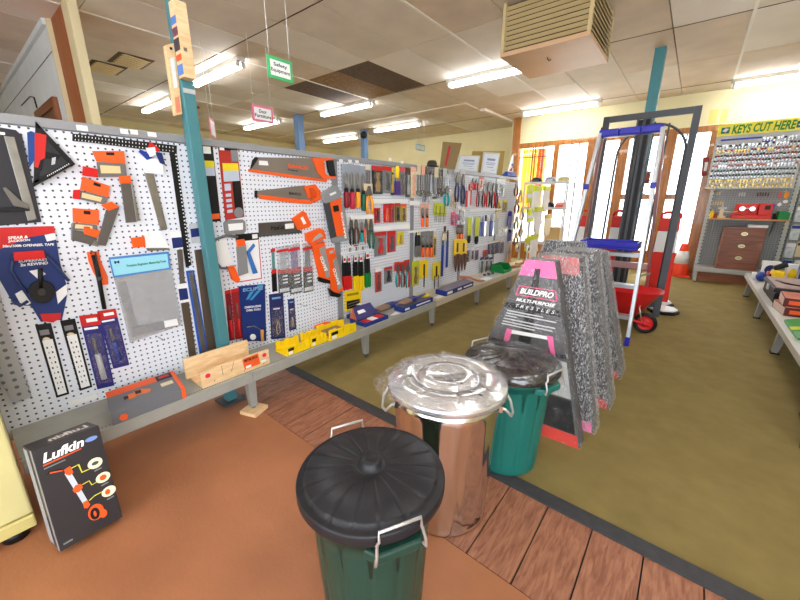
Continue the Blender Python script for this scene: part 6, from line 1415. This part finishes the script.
# things on and around the timber shelf
SZ = .9155
r = root('key_machine', 'red key cutting machine with chrome clamps on the timber shelf', 'key cutting machine', (.56, 6.92, SZ)); KM = M('machine_red', (214, 48, 40), .35)
mb = MB(); mb.box(.40, .80, 6.80, 7.04, SZ, SZ+.05); obj('base', mb, KM, r, bevel=.006)
mb = MB(); mb.hexa([(.42, 6.88, SZ+.0505), (.66, 6.88, SZ+.0505), (.66, 7.03, SZ+.0505), (.42, 7.03, SZ+.0505), (.44, 6.92, SZ+.19), (.66, 6.92, SZ+.19), (.66, 7.03, SZ+.19), (.44, 7.03, SZ+.19)]); obj('body', mb, KM, r, bevel=.006)
mb = MB(); mb.box(.665, .80, 6.84, 7.03, SZ+.0505, SZ+.20); mo = obj('motor_housing', mb, KM, r, bevel=.006)
mb = MB(); mb.box(.72, .775, 6.836, 6.839, SZ+.12, SZ+.175); obj('dark_plate', mb, BLACK, mo)
mb = MB()
for x in (.50, .60): mb.cyl((x, 6.80, SZ+.13), (x, 6.87, SZ+.13), .028, n=16)
obj('clamp', mb, CHROME, r)
mb = MB(); mb.cyl((.47, 6.83, SZ+.135), (.63, 6.83, SZ+.135), .010, n=10); obj('spindle', mb, CHROME, r)
mb = MB(); mb.tube([(.26, 6.82, SZ+.09), (.42, 6.80, SZ+.085), (.46, 6.82, SZ+.10)], .006, 6); obj('lever', mb, CREAM, r)
tub('open green parts tub on the timber shelf beside the key machine', .86-.0, .965, 6.80, 6.98, SZ, .10, M('tub_green', (10, 130, 60), .4), lip=.85)
r = root('vise', 'small pale bench clamp at the lever end of the key machine', 'clamp', (.29, 6.9, SZ))
mb = MB(); mb.box(.25, .35, 6.85, 6.95, SZ, SZ+.03); mb.box(.28, .32, 6.87, 6.93, SZ+.03, SZ+.12); obj('body', mb, CREAM, r, bevel=.004)
mb = MB(); mb.box(.255, .345, 6.86, 6.94, SZ+.1205, SZ+.15); obj('jaw', mb, LGREY, r, bevel=.004)
mb = MB(); mb.cyl((.30, 6.90, SZ+.1505), (.30, 6.90, SZ+.18), .012, n=10); obj('knob', mb, LGREY, r)
r = root('glue_bottle', 'small yellow bottle at the end of the timber shelf', 'bottle', (.195, 6.86, SZ))
mb = MB(); mb.lathe((.20, 6.86, SZ), [(.026, 0), (.028, .01), (.026, .07), (.012, .09), (.010, .095)], 18); obj('body', mb, YEL, r)
mb = MB(); mb.lathe((.20, 6.86, SZ), [(.0095, .0955), (.005, .115), (.0001, .116)], 12); obj('nozzle', mb, YEL, r)
mb = MB(); mb.lathe((.24, 6.83, SZ), [(.02, 0), (.02, .05), (.014, .055), (.014, .07), (.0001, .07)], 14)
tag(obj('small_jar', mb, K1), 'small rust-red jar between the yellow bottle and the clamp', 'jar')
mb = MB(); mb.cyl((.83, 6.88, SZ+.001), (.83, 6.88, SZ+.07), .016, n=12); tag(obj('dark_jar', mb, BLACK), 'small dark pot between the key machine and the green tub', 'jar')
for (lab, px, py, w, h, c) in (('red round tag hung above the green tub', 780, 195, .035, .09, M('tag_red', (216, 90, 90), .5)), ('orange round tag hung highest over the green tub', 786.5, 195, .045, .095, M('tag_orange', (246, 160, 30), .5)), ('small violet tag hung beside the key machine motor', 772.5, 206, .06, .07, M('tag_violet', (90, 80, 180), .5)), ('white paper tag hung over the green tub', 779.5, 204.5, .04, .05, WHITE), ('white slanted tag hung under the orange one', 785.5, 201.5, .05, .045, WHITE)):
    p = ony(px, py, ky-.01); mb = MB(); mb.prism([(p.x+w/2*math.cos(t), ky-.006, p.z+h/2*math.sin(t)) for t in [2*math.pi*i/12 for i in range(12)]], (0, .004, 0)); tag(obj('hang_tag', mb, c), lab, 'tag')
for i, (px, py, n) in enumerate(((718.5, 193.5, 2), (718, 203.5, 5), (742, 194.5, 3), (763, 194.5, 5))):
    p = ony(px, py, ky-.01); mb = MB()
    for k in range(n): mb.obox((p.x+(k-(n-1)/2)*.026, ky-.006, p.z+.004*(k % 2)), (.008, 0, 0), (0, .004, 0), (0, 0, .025))
    o = obj('hook_card', mb, [M('sand_card', (206, 180, 130), .5), M('sand_card', (206, 180, 130), .5), LGREY, BROWNP][i])
    o['kind'] = 'stuff'; tag(o, ['pair of sand coloured key tags on the grey panel above the yellow bottle', 'row of sand coloured key tags on the grey panel below the pair', 'pale key tags on the grey panel over the clamp', 'row of dark key tags under the key board by the red tag'][i], 'key tags')
# drawer unit on the low shelf
r = root('drawer_unit', 'brown woodgrain three-drawer unit standing on the low grey shelf', 'drawer unit', (.57, 6.95, .2155))
DW = woodmat('walnut_laminate', (112, 62, 42), (142, 84, 56), (1.2, 6, 14), 4, .4); DW2 = woodmat('walnut_edge', (150, 96, 66), (170, 112, 80), (1.2, 6, 14), 4, .4)
dx0, dx1, dz0, dz1, dy = .365, .795, .2155, .80, 6.80
mb = MB(); mb.box(dx0, dx1, dy+.012, dy+.29, dz0, dz1); obj('carcass', mb, DW2, r, bevel=.002)
for k in range(3):
    z1 = dz1-.008-k*.165; z0 = z1-.158
    mb = MB(); mb.box(dx0+.008, dx1-.008, dy, dy+.0115, z0, z1); d = obj('drawer', mb, DW, r, bevel=.002)
    cx, cz = .585, (z0+z1)/2
    mb = MB(); mb.prism([(cx+.036*math.cos(t), dy-.003, cz+.024*math.sin(t)) for t in [2*math.pi*i/20 for i in range(20)]], (0, .0025, 0)); obj('handle_plate', mb, M('handle_brass', (214, 206, 160), .3, .6), d)
    mb = MB(); mb.box(cx-.022, cx+.022, dy-.012, dy-.0032, cz-.004, cz+.006); obj('handle_pull', mb, M('handle_dark', (120, 90, 50), .4, .4), d, bevel=.002)
mb = MB(); mb.box(dx0+.008, dx1-.008, dy, dy+.0115, dz0+.0, dz0+.075); obj('plinth', mb, DW, r, bevel=.002)
mb = MB(); mb.box(.60, .80, 6.83, 7.03, .8005, .835); tag(obj('white_flat_box', mb, WHITE, bevel=.003), 'flat white box lying on the brown drawer unit', 'box')
# fire extinguisher style notice handled above; jamb hinge omitted

# ------------------------------------------------------------------ white wire shelf by the windows with caps, gloves and vests
r = root('wire_shelf', 'white wire shelf unit with two shelves in front of the bright windows', 'shelf unit', (-1.9, 6.5, 0))
sx0, sx1, sy0, sy1 = -2.30, -1.62, 6.25, 6.65
WSH = M('shelf_white', (206, 206, 208), .4)
for x in (sx0, sx1):
    for y in (sy0, sy1):
        mb = MB(); mb.box(x-.012, x+.012, y-.012, y+.012, 0, 1.44); obj('upright', mb, WSH, r)
for z in (.45, 1.02, 1.42):
    mb = MB(); mb.box(sx0, sx1, sy0, sy1, z, z+.012); mb.box(sx0, sx1, sy0-.014, sy0-.001, z-.012, z+.03); obj('shelf', mb, WSH, r)
def cap(label, x, y, z, c, pan):
    r = root('cap', label, 'cap', (x, y, z), 'caps on the wire shelf')
    mb = MB(); mb.lathe((x, y, z), [(.085, 0), (.09, .02), (.085, .06), (.06, .09), (.0001, .1)], 22); obj('crown', mb, c, r)
    mb = MB(); mb.prism([(x-.07, y-.07, z+.012), (x+.07, y-.07, z+.012), (x+.06, y-.14, z+.004), (x, y-.165, z), (x-.06, y-.14, z+.004)], (0, 0, .006)); obj('brim', mb, c, r)
    mb = MB(); mb.box(x-.06, x+.06, y-.096, y-.0885, z+.015, z+.055); obj('front_panel', mb, pan, r, bevel=.002)
cap('dark cap first on the top wire shelf beside the timber post', -2.17, 6.42, 1.433, BLACK, DGREY)
cap('grey cap in the middle of the top wire shelf', -1.95, 6.42, 1.433, M('cap_grey', (150, 158, 168), .7), LGREY)
cap('khaki cap last on the top wire shelf', -1.745, 6.42, 1.433, M('cap_khaki', (200, 190, 130), .7), M('cap_khaki', (200, 190, 130), .7))
cap('black cap on the lower wire shelf', -1.93, 6.42, 1.033, BLACK, DGREY)
cap('pink and tan cap on the lower wire shelf', -1.74, 6.42, 1.033, M('cap_pink', (226, 170, 150), .7), M('tag_red', (216, 90, 90), .5))
mb = MB(); mb.box(-1.92, -1.68, 6.30, 6.6, .463, .72); tag(obj('carton_box', mb, M('tan_carton', (206, 176, 120), .7), bevel=.004), 'tan carton standing on the lowest wire shelf', 'carton')
HV = M('hi_vis', (206, 214, 30), .6); GLW = M('glove_white', (236, 232, 224), .7)
def hang_glove(label, px, t, b, w, X, c, cuff, nm='hanging_glove'):
    p = onx(px, t, X); q = onx(px, b, X); W = abs(onx(px+w/2, t, X).y-onx(px-w/2, t, X).y); H = p.z-q.z; h = W/2
    r = root(nm, label, 'glove', (X, p.y, q.z), 'gloves on the end hooks')
    L = lambda v: q.z+H*v
    mb = MB(); mb.prism([(X, p.y+a*h, L(v)) for a, v in ((-.7, 1), (.7, 1), (.75, .6), (1, .45), (.9, .38), (.65, .42), (.6, .1), (.3, 0), (.1, .1), (-.1, 0), (-.4, .02), (-.55, .15), (-.75, .2), (-.75, .6))], (.03, 0, 0)); obj('palm', mb, c, r, bevel=.006)
    mb = MB(); mb.box(X-.004, X+.034, p.y-h*.8, p.y+h*.8, L(.86), L(1.04)); obj('cuff', mb, cuff, r, bevel=.004)
hang_glove('long white work glove with yellow cuff, first of the hanging gloves by the wire shelf', 537, 187, 216, 8, -1.80, GLW, HV)
hang_glove('long white work glove with yellow cuff, hung against the wire shelf', 546, 187, 212, 7, -1.80, GLW, HV)
hang_glove('white work glove hung below the first long one', 538, 208, 234, 8, -1.735, GLW, HV)
hang_glove('cream work glove with a yellow cuff hung low by the wire shelf', 547.5, 215, 236, 7.5, -1.735, M('glove_cream', (240, 226, 190), .7), M('cuff_gold', (220, 190, 60), .6))
hang_glove('white work glove hung lowest behind the silvery trestle packs', 534, 235, 262, 8, -1.77, GLW, HV)
for i, (lab, px, t, b, w) in enumerate((('lime hi-vis vest folded and hung at the end of the top rail', 530.5, 184, 203, 5), ('lime hi-vis vest hung behind the dark clamps', 531.5, 208, 222, 6), ('lime hi-vis vest hung low beside the clamps', 529, 236, 250, 6))):
    p = onx(px, t, XB+.03); q = onx(px, b, XB+.03); W = abs(onx(px+w/2, t, XB+.03).y-onx(px-w/2, t, XB+.03).y)
    rr = root('hanging_vest', lab, 'safety vest', (XB+.03, p.y, q.z), 'hi-vis vests')
    mb = MB(); mb.prism([(XB+.02, p.y-W/2, q.z), (XB+.02, p.y+W/2, q.z), (XB+.02, p.y+W/2, p.z-.03), (XB+.02, p.y+W*.2, p.z), (XB+.02, p.y-W*.2, p.z), (XB+.02, p.y-W/2, p.z-.03)], (.02, 0, 0)); obj('front', mb, HV, rr, bevel=.004)
    mb = MB(); mb.box(XB+.019, XB+.041, p.y-W/2-.001, p.y+W/2+.001, q.z+(p.z-q.z)*.3, q.z+(p.z-q.z)*.5); obj('reflective_band', mb, LGREY, rr)
for i, (px, py) in enumerate(((517.5, 247.5), (528, 249))):
    c = onx(px, py, XB+.10); r = root('hanging_tape_roll', ['dark tape roll with a cream rim, nearer the end clamps', 'dark tape roll with a white rim, by the low white glove'][i], 'tape roll', c, 'tape rolls on the end hooks')
    mb = MB(); mb.tube([c+V((0, .045*math.cos(t), .045*math.sin(t))) for t in [2*math.pi*k/24 for k in range(24)]], .02, 8, closed=True); obj('roll', mb, [CREAM, WHITE][i], r)
    mb = MB(); mb.lathe(c, [(.0001, -.012), (.03, -.012), (.03, .012), (.0001, .012)], 20, axis=(1, 0, 0)); obj('core', mb, BLACK, r)

# ------------------------------------------------------------------ bench display on the other side of the aisle
r = root('low_bench_display', 'low grey bench display on splayed legs along the far side of the aisle', 'display shelving', (.9, 4.6, 0))
BZ = .24
mb = MB(); mb.box(.66, 1.12, 2.30, 6.42, BZ-.012, BZ); mb.box(.652, .66, 2.30, 6.42, BZ-.05, BZ); obj('shelf', mb, M('pale_bench', (206, 204, 198), .4), r, bevel=.002)
mb = MB(); mb.box(1.12, 1.14, 2.30, 6.42, 0, 1.35); obj('back_panel', mb, pegmat('white_pegboard_far', (214, 216, 220), (60, 60, 66), .0254, .0042), r)
for y in (6.07, 4.985, 3.86, 2.75):
    mb = MB(); mb.hexa([(.655, y-.025, .012), (.69, y-.025, .012), (.69, y+.025, .012), (.655, y+.025, .012), (.665, y-.03, BZ-.05), (.72, y-.03, BZ-.05), (.72, y+.03, BZ-.05), (.665, y+.03, BZ-.05)]); lg = obj('leg', mb, FOOT, r, bevel=.003)
    mb = MB(); mb.box(.648, .70, y-.03, y+.03, 0, .0115); obj('foot', mb, BLACK, lg)
BS = BZ+.0005
def bpt(px, py, z=BS): return onz(px, py, z)
# far end items
r = root('power_saw', 'yellow and black power saw with an orange guard on the far bench', 'power tool', (.84, 5.75, BS))
mb = MB(); mb.box(.80, .90, 5.68, 5.86, BS, BS+.16); obj('body', mb, YEL, r, bevel=.02)
mb = MB(); mb.obox((.86, 5.78, BS+.20), (.05, 0, .03), (0, .04, 0), (-.01, 0, .022)); obj('handle', mb, BLACK, r, bevel=.008)
mb = MB(); mb.lathe((.795, 5.75, BS+.08), [(.03, -.01), (.035, 0), (.03, .01)], 14, axis=(1, 0, 0)); obj('knob', mb, BLACK, r)
mb = MB(); mb.box(.91, 1.08, 5.62, 5.74, BS, BS+.07); tag(obj('orange_case', mb, ORANGE, bevel=.012), 'bright orange case on the far bench beside the yellow saw', 'case')
r = root('blue_tool', 'rounded blue tool with a white stand at the corner of the far bench', 'power tool', (.74, 5.95, BS))
mb = MB(); mb.ball((.74, 5.86, BS+.055), .05, .08, .055); obj('body', mb, BLUE, r)
mb = MB(); mb.box(.68, .72, 5.98, 6.10, BS, BS+.07); obj('stand', mb, WHITE, r, bevel=.006)
mb = MB(); mb.box(.80, .84, 5.97, 6.08, BS, BS+.10); obj('red_nose', mb, M('tag_red', (216, 90, 90), .5), r, bevel=.008)
for (lab, x, y, w, d, h, c, c2) in (('white carton with a navy patch standing at the back of the far bench', .84, 6.22, .16, .10, .20, WHITE, NAVY), ('white carton with a yellow picture on the far bench', .98, 5.92, .10, .10, .22, WHITE, YEL), ('blue carton with a pale oval window on the far bench', 1.06, 5.78, .10, .12, .24, BLUE, LGREY)):
    rr = root('tool_box_carton', lab, 'carton', (x, y, BS)); mb = MB(); mb.box(x-w/2, x+w/2, y-d/2, y+d/2, BS, BS+h); obj('carton', mb, c, rr, bevel=.002)
    mb = MB(); mb.prism([(x+w*.34*math.cos(t), y-d/2-.001, BS+h*.5+h*.3*math.sin(t)) for t in [2*math.pi*i/10 for i in range(10)]], (0, .0008, 0)); mb.prism([(x-w/2-.001, y+d*.34*math.cos(t), BS+h*.5+h*.3*math.sin(t)) for t in [2*math.pi*i/10 for i in range(10)]], (.0008, 0, 0)); obj('printed_patch', mb, c2, rr)
# black case
r = root('tool_case', 'long black case with a dusty pink-grey top on the far bench', 'case', (.9, 4.85, BS))
mb = MB(); mb.box(.70, 1.10, 4.62, 5.25, BS, BS+.105); obj('lower_shell', mb, BLACK, r, bevel=.015)
mb = MB(); mb.box(.685, 1.10, 4.60, 5.27, BS+.1055, BS+.15); obj('lid', mb, M('case_dark', (50, 48, 48), .5), r, bevel=.01)
mb = MB(); mb.box(.70, 1.09, 4.62, 5.25, BS+.1505, BS+.156); obj('lid_top', mb, M('dusty_pink_grey', (170, 146, 140), .6, 0, 14, .15), r)
mb = MB(); mb.tube([(.74, 5.0, BS+.158), (.78, 4.85, BS+.162), (.88, 4.78, BS+.16)], .008, 6); obj('strap', mb, BLACK, r)
mb = MB(); mb.box(.674, .6845, 4.85, 4.93, BS+.085, BS+.135); obj('latch', mb, LGREY, r)
# red cartons
def redc(label, z, x0, x1, y0, y1, rot):
    r = root('red_tool_carton', label, 'carton', ((x0+x1)/2, (y0+y1)/2, z), 'red cartons on the far bench')
    c = V(((x0+x1)/2, (y0+y1)/2, z+.035)); u = V((math.cos(rot), math.sin(rot), 0)); w = V((-u.y, u.x, 0)); hx, hy = (x1-x0)/2, (y1-y0)/2
    mb = MB(); mb.obox(c, u*hx, w*hy, (0, 0, .035)); obj('carton', mb, M('carton_dark_red', (96, 40, 34), .5), r, bevel=.002)
    mb = MB(); mb.obox(c+V((0, 0, .0355)), u*hx*.96, w*hy*.96, (0, 0, .0006)); obj('top_print', mb, M('carton_brick', (196, 110, 90), .5, 0, 14, .3), r)
    mb = MB(); mb.obox(c-w*(hy+.0006), u*hx*.8, w*.0005, (0, 0, .016)); obj('side_print', mb, ORANGE_D, r)
    mb = MB(); mb.obox(c-u*(hx+.0006), u*.0005, w*hy*.9, (0, 0, .03)); obj('end_print', mb, M('carton_pale', (220, 190, 176), .5), r)
redc('red and dark tool carton at the bottom of the stack before the black case', BS, .70, .98, 4.18, 4.50, .1)
redc('red and dark tool carton on top of the stack before the black case', BS+.0715, .71, 1.0, 4.20, 4.52, -.05)
r = root('green_tool_pack', 'green flat pack with clear corners on the near part of the far bench', 'packet', (.85, 3.6, BS))
mb = MB(); mb.prism([(.69, 3.95, BS+.001), (.69, 3.45, BS+.001), (1.0, 3.40, BS+.09), (1.0, 4.0, BS+.09)], (0, 0, .02)); obj('pack', mb, M('pack_green', (20, 140, 50), .35), r, bevel=.004)
mb = MB(); mb.prism([(.685, 3.72, BS+.0225), (.685, 3.64, BS+.0225), (1.0, 3.62, BS+.1125), (1.0, 3.7, BS+.1125)], (0, 0, .001)); obj('pale_stripe', mb, LIME, r)
mb = MB(); mb.box(.672, .72, 3.38, 3.50, BS+.001, BS+.05); obj('clear_corner', mb, CLEAR, r)
# packs hung past the key stand
r = root('pack_panel', 'pale perforated panel beyond the key stand, hung with packs', 'display panel', (1.35, 7.2, 0))
mb = MB(); mb.box(1.04, 1.72, 7.14, 7.16, .15, 1.6); obj('panel', mb, KP, r)
mb = MB(); mb.box(1.68, 1.72, 7.161, 7.2, 0, 1.6); mb.box(1.04, 1.08, 7.161, 7.2, 0, 1.6); obj('stand', mb, KG, r)
PB = M('pale_bag', (198, 206, 214), .35, 0, 20, .3)
for i, (x, z, c) in enumerate(((1.10, .98, PB), (1.20, 1.0, LGREY), (1.10, .74, PB), (1.21, .76, M('sky_bag', (130, 160, 200), .4)), (1.10, .50, PB), (1.20, .52, CREAM), (1.11, .27, M('sky_bag', (130, 160, 200), .4)), (1.22, .28, PB))):
    rr = root('hanging_pack', 'pale hung pack %s the key stand, %s row' % (['nearest', 'second from'][i % 2], ['top', 'second', 'third', 'lowest'][i//2]), 'packet', (x, 7.12, z-.1), 'packs beyond the key stand')
    mb = MB(); mb.box(x-.045, x+.045, 7.11, 7.135, z-.1, z+.1); obj('pack', mb, c, rr, bevel=.006)
    mb = MB(); mb.box(x-.042, x+.042, 7.1088, 7.1095, z+.05, z+.09); obj('header', mb, [WHITE, RED_C, BLUE, NAVY, WHITE, BROWNP, BLUE, WHITE][i], rr)
# brown carton on the floor at the near end
p = [onz(789, 421, .09), onz(803, 405, .09)]
r = root('brown_floor_carton', 'dull brown carton on the carpet at the near end of the far bench', 'carton', (.75, 2.6, 0))
mb = MB(); mb.prism([(.585, 2.36, .001), (.90, 2.26, .001), (1.0, 2.62, .001), (.665, 2.74, .001)], (.0, 0, .085)); obj('carton', mb, M('dull_brown_carton', (104, 78, 58), .7, 0, 8, .1), r, bevel=.004)
mb = MB(); mb.prism([(.63, 2.35, .0865), (.64, 2.345, .0865), (.72, 2.71, .0865), (.71, 2.715, .0865)], (0, 0, .0006)); obj('tape_seam', mb, M('seam_brown', (84, 62, 46), .6), r)

# ------------------------------------------------------------------ measuring wheel carton leaning by the bench
r = root('measuring_wheel_carton', 'dark carton picturing an orange measuring wheel, leaning against the end of the bench', 'carton', (-1.54, .1, 0))
A, B = onz(61, 552.5, .02), onz(123, 517.5, .02); Tn = onx(31.5, 452, A.x-.075)-A
nrm = (B-A).cross(Tn).normalized()
if nrm.x < 0: nrm = -nrm
D = -nrm*.11+V((0, -.012, 0))
lift = V((0, 0, max(0, -D.z)-min(A.z, B.z)))
A, B = A+lift, B+lift
CK = M('carton_charcoal', (50, 46, 48), .38, 0, 10, .06)
mb = MB(); mb.hexa([A, B, B+D, A+D, A+Tn, B+Tn, B+Tn+D, A+Tn+D]); obj('carton', mb, CK, r, bevel=.0015)
def fp(u, v, e=.0008): return A.lerp(B, u)+Tn*v+nrm*e
def fpoly(nm, mat, pts, e=.0008, parent=None):
    for ps in (pts if isinstance(pts[0][0], (list, tuple)) else [pts]): mb = MB(); mb.prism([fp(u, v, e) for u, v in ps], -nrm*.0005); obj(nm, mb, mat, parent or r)
def circ(u, v, ru, rv, n=20): return [(u+ru*math.cos(2*math.pi*i/n), v+rv*math.sin(2*math.pi*i/n)) for i in range(n)]
a, b, c = fp(.10, .852, .001), fp(.70, .862, .001), fp(.15, .942, .001); letters('Lufkin', WHT_T, a, b-a, c-a, r, .035)
fpoly('orange_underline', ORG_T, [(.09, .825), (.66, .842), (.66, .852), (.09, .838)])
fpoly('brand_blob', M('pale_blue_ink', (120, 150, 210), .6), circ(.84, .90, .10, .022))
fpoly('small_print', [GREY][0], [[(.09, .795), (.40, .80), (.40, .81), (.09, .806)], [(.06, .045), (.2, .048), (.2, .062), (.06, .06)]])
fpoly('wheel_shaft_picture', M('ink_silver', (200, 205, 215), .5), [(.335, .68), (.42, .69), (.56, .30), (.48, .30)], .001)
fpoly('wheel_print', ORG_T, [[(.34, .72), (.44, .73), (.46, .66), (.40, .645), (.35, .67)], [(.38, .50), (.44, .535), (.52, .52), (.53, .48), (.47, .455), (.40, .465)], [(.47, .34), (.54, .345), (.57, .29), (.52, .265), (.47, .28)], circ(.62, .19, .125, .078)], .0014)
fpoly('tyre_print', BLK_T, [circ(.60, .18, .075, .06), [(.10, .745), (.30, .72), (.34, .735), (.15, .765)]], .0018)
fpoly('wheel_spokes_picture', ORG_T, [circ(.60, .18, .022, .03, 10), circ(.72, .14, .06, .042), [(.14, .742), (.32, .715), (.33, .722), (.16, .752)]], .0022)
fpoly('callout_line', M('ink_yellow', (220, 214, 60), .6), [[(.44, .70), (.55, .705), (.57, .62), (.80, .62), (.80, .627), (.585, .628), (.57, .713), (.44, .709)], [(.53, .505), (.64, .51), (.66, .46), (.86, .47), (.86, .477), (.672, .468), (.65, .518), (.53, .512)], [(.57, .325), (.66, .345), (.88, .35), (.88, .357), (.66, .353), (.57, .333)]])
fpoly('callout_print', M('ink_cream', (236, 230, 200), .6), [circ(.80, .655, .12, .052), circ(.86, .485, .12, .05), circ(.89, .325, .12, .05)], .0012)
fpoly('icon_print', DGREY, [circ(.80, .655, .06, .018, 8)], .0016); fpoly('icon_print', ORG_T, [circ(.86, .485, .06, .028, 8), circ(.87, .325, .045, .028, 8)], .0016)
fpoly('caption_print', GREY, [[(.76, .575+.02*0), (.88, .578), (.88, .59), (.76, .588)], [(.80, .405), (.92, .408), (.92, .42), (.80, .418)], [(.83, .245), (.95, .248), (.95, .26), (.83, .258)]])
# top flap print, side panel pale strip
tA, tB = A+Tn, B+Tn
def tp(u, v): return tA.lerp(tB, u)+D*v+Tn.normalized()*.0009
a, b, c = tp(.86, .66), tp(.36, .66), tp(.86, .36)
letters('Lufkin', M('ink_pale', (216, 206, 200), .6), tp(.90, .30), tp(.30, .30)-tp(.90, .30), tp(.90, .72)-tp(.90, .30), r, .035)
def sp(u, v): return A+D*u+Tn*v+V((0, -.0009, 0))
mb = MB(); mb.poly([sp(.02, 0), sp(.2, 0), sp(.2, 1), sp(.02, 1)]); mb.poly([sp(.5, .02), sp(.98, .02), sp(.98, .98), sp(.5, .98)]); obj('pale_side_print', mb, M('side_grey', (150, 150, 154), .5), r)
# pale yellow stand at the end of the display
r = root('steel_cabinet', 'pale yellow steel cabinet on a black foot beside the dark carton', 'cabinet', (-1.9, -.4, 0))
YS = M('pale_yellow_enamel', (200, 186, 118), .45, 0, 3, .06)
mb = MB(); mb.box(-1.98, -1.655, -.75, -.014, .035, .085); obj('plinth', mb, YS, r, bevel=.006)
mb = MB(); mb.box(-1.98, -1.66, -.75, -.014, .088, 1.05); obj('cabinet', mb, M('pale_yellow_light', (206, 196, 138), .45, 0, 3, .06), r, bevel=.008)
for y in (-.07, -.68):
    mb = MB(); mb.cyl((-1.70, y, 0), (-1.70, y, .0345), .035, n=16); obj('foot', mb, BLACK, r)

# ------------------------------------------------------------------ light
w = bpy.data.worlds.new('sky'); scene.world = w; w.use_nodes = True
bg = w.node_tree.nodes['Background']
bg.inputs['Color'].default_value = (.84, .925, 1, 1); bg.inputs['Strength'].default_value = 4.0
sd = bpy.data.lights.new('sun', 'SUN'); sd.energy = 2.5; sd.angle = .05; so = link(bpy.data.objects.new('sun', sd)); so.rotation_euler = (math.radians(35), 0, math.radians(160))
scene.view_settings.view_transform = 'Standard'; scene.view_settings.look = 'None'; scene.view_settings.gamma = 1; scene.view_settings.use_curve_mapping = False
scene.view_settings.exposure = 0.86
scene.cycles.max_bounces = 10; scene.cycles.transparent_max_bounces = 16; scene.cycles.use_denoising = True
scene.cycles.sample_clamp_indirect = 6
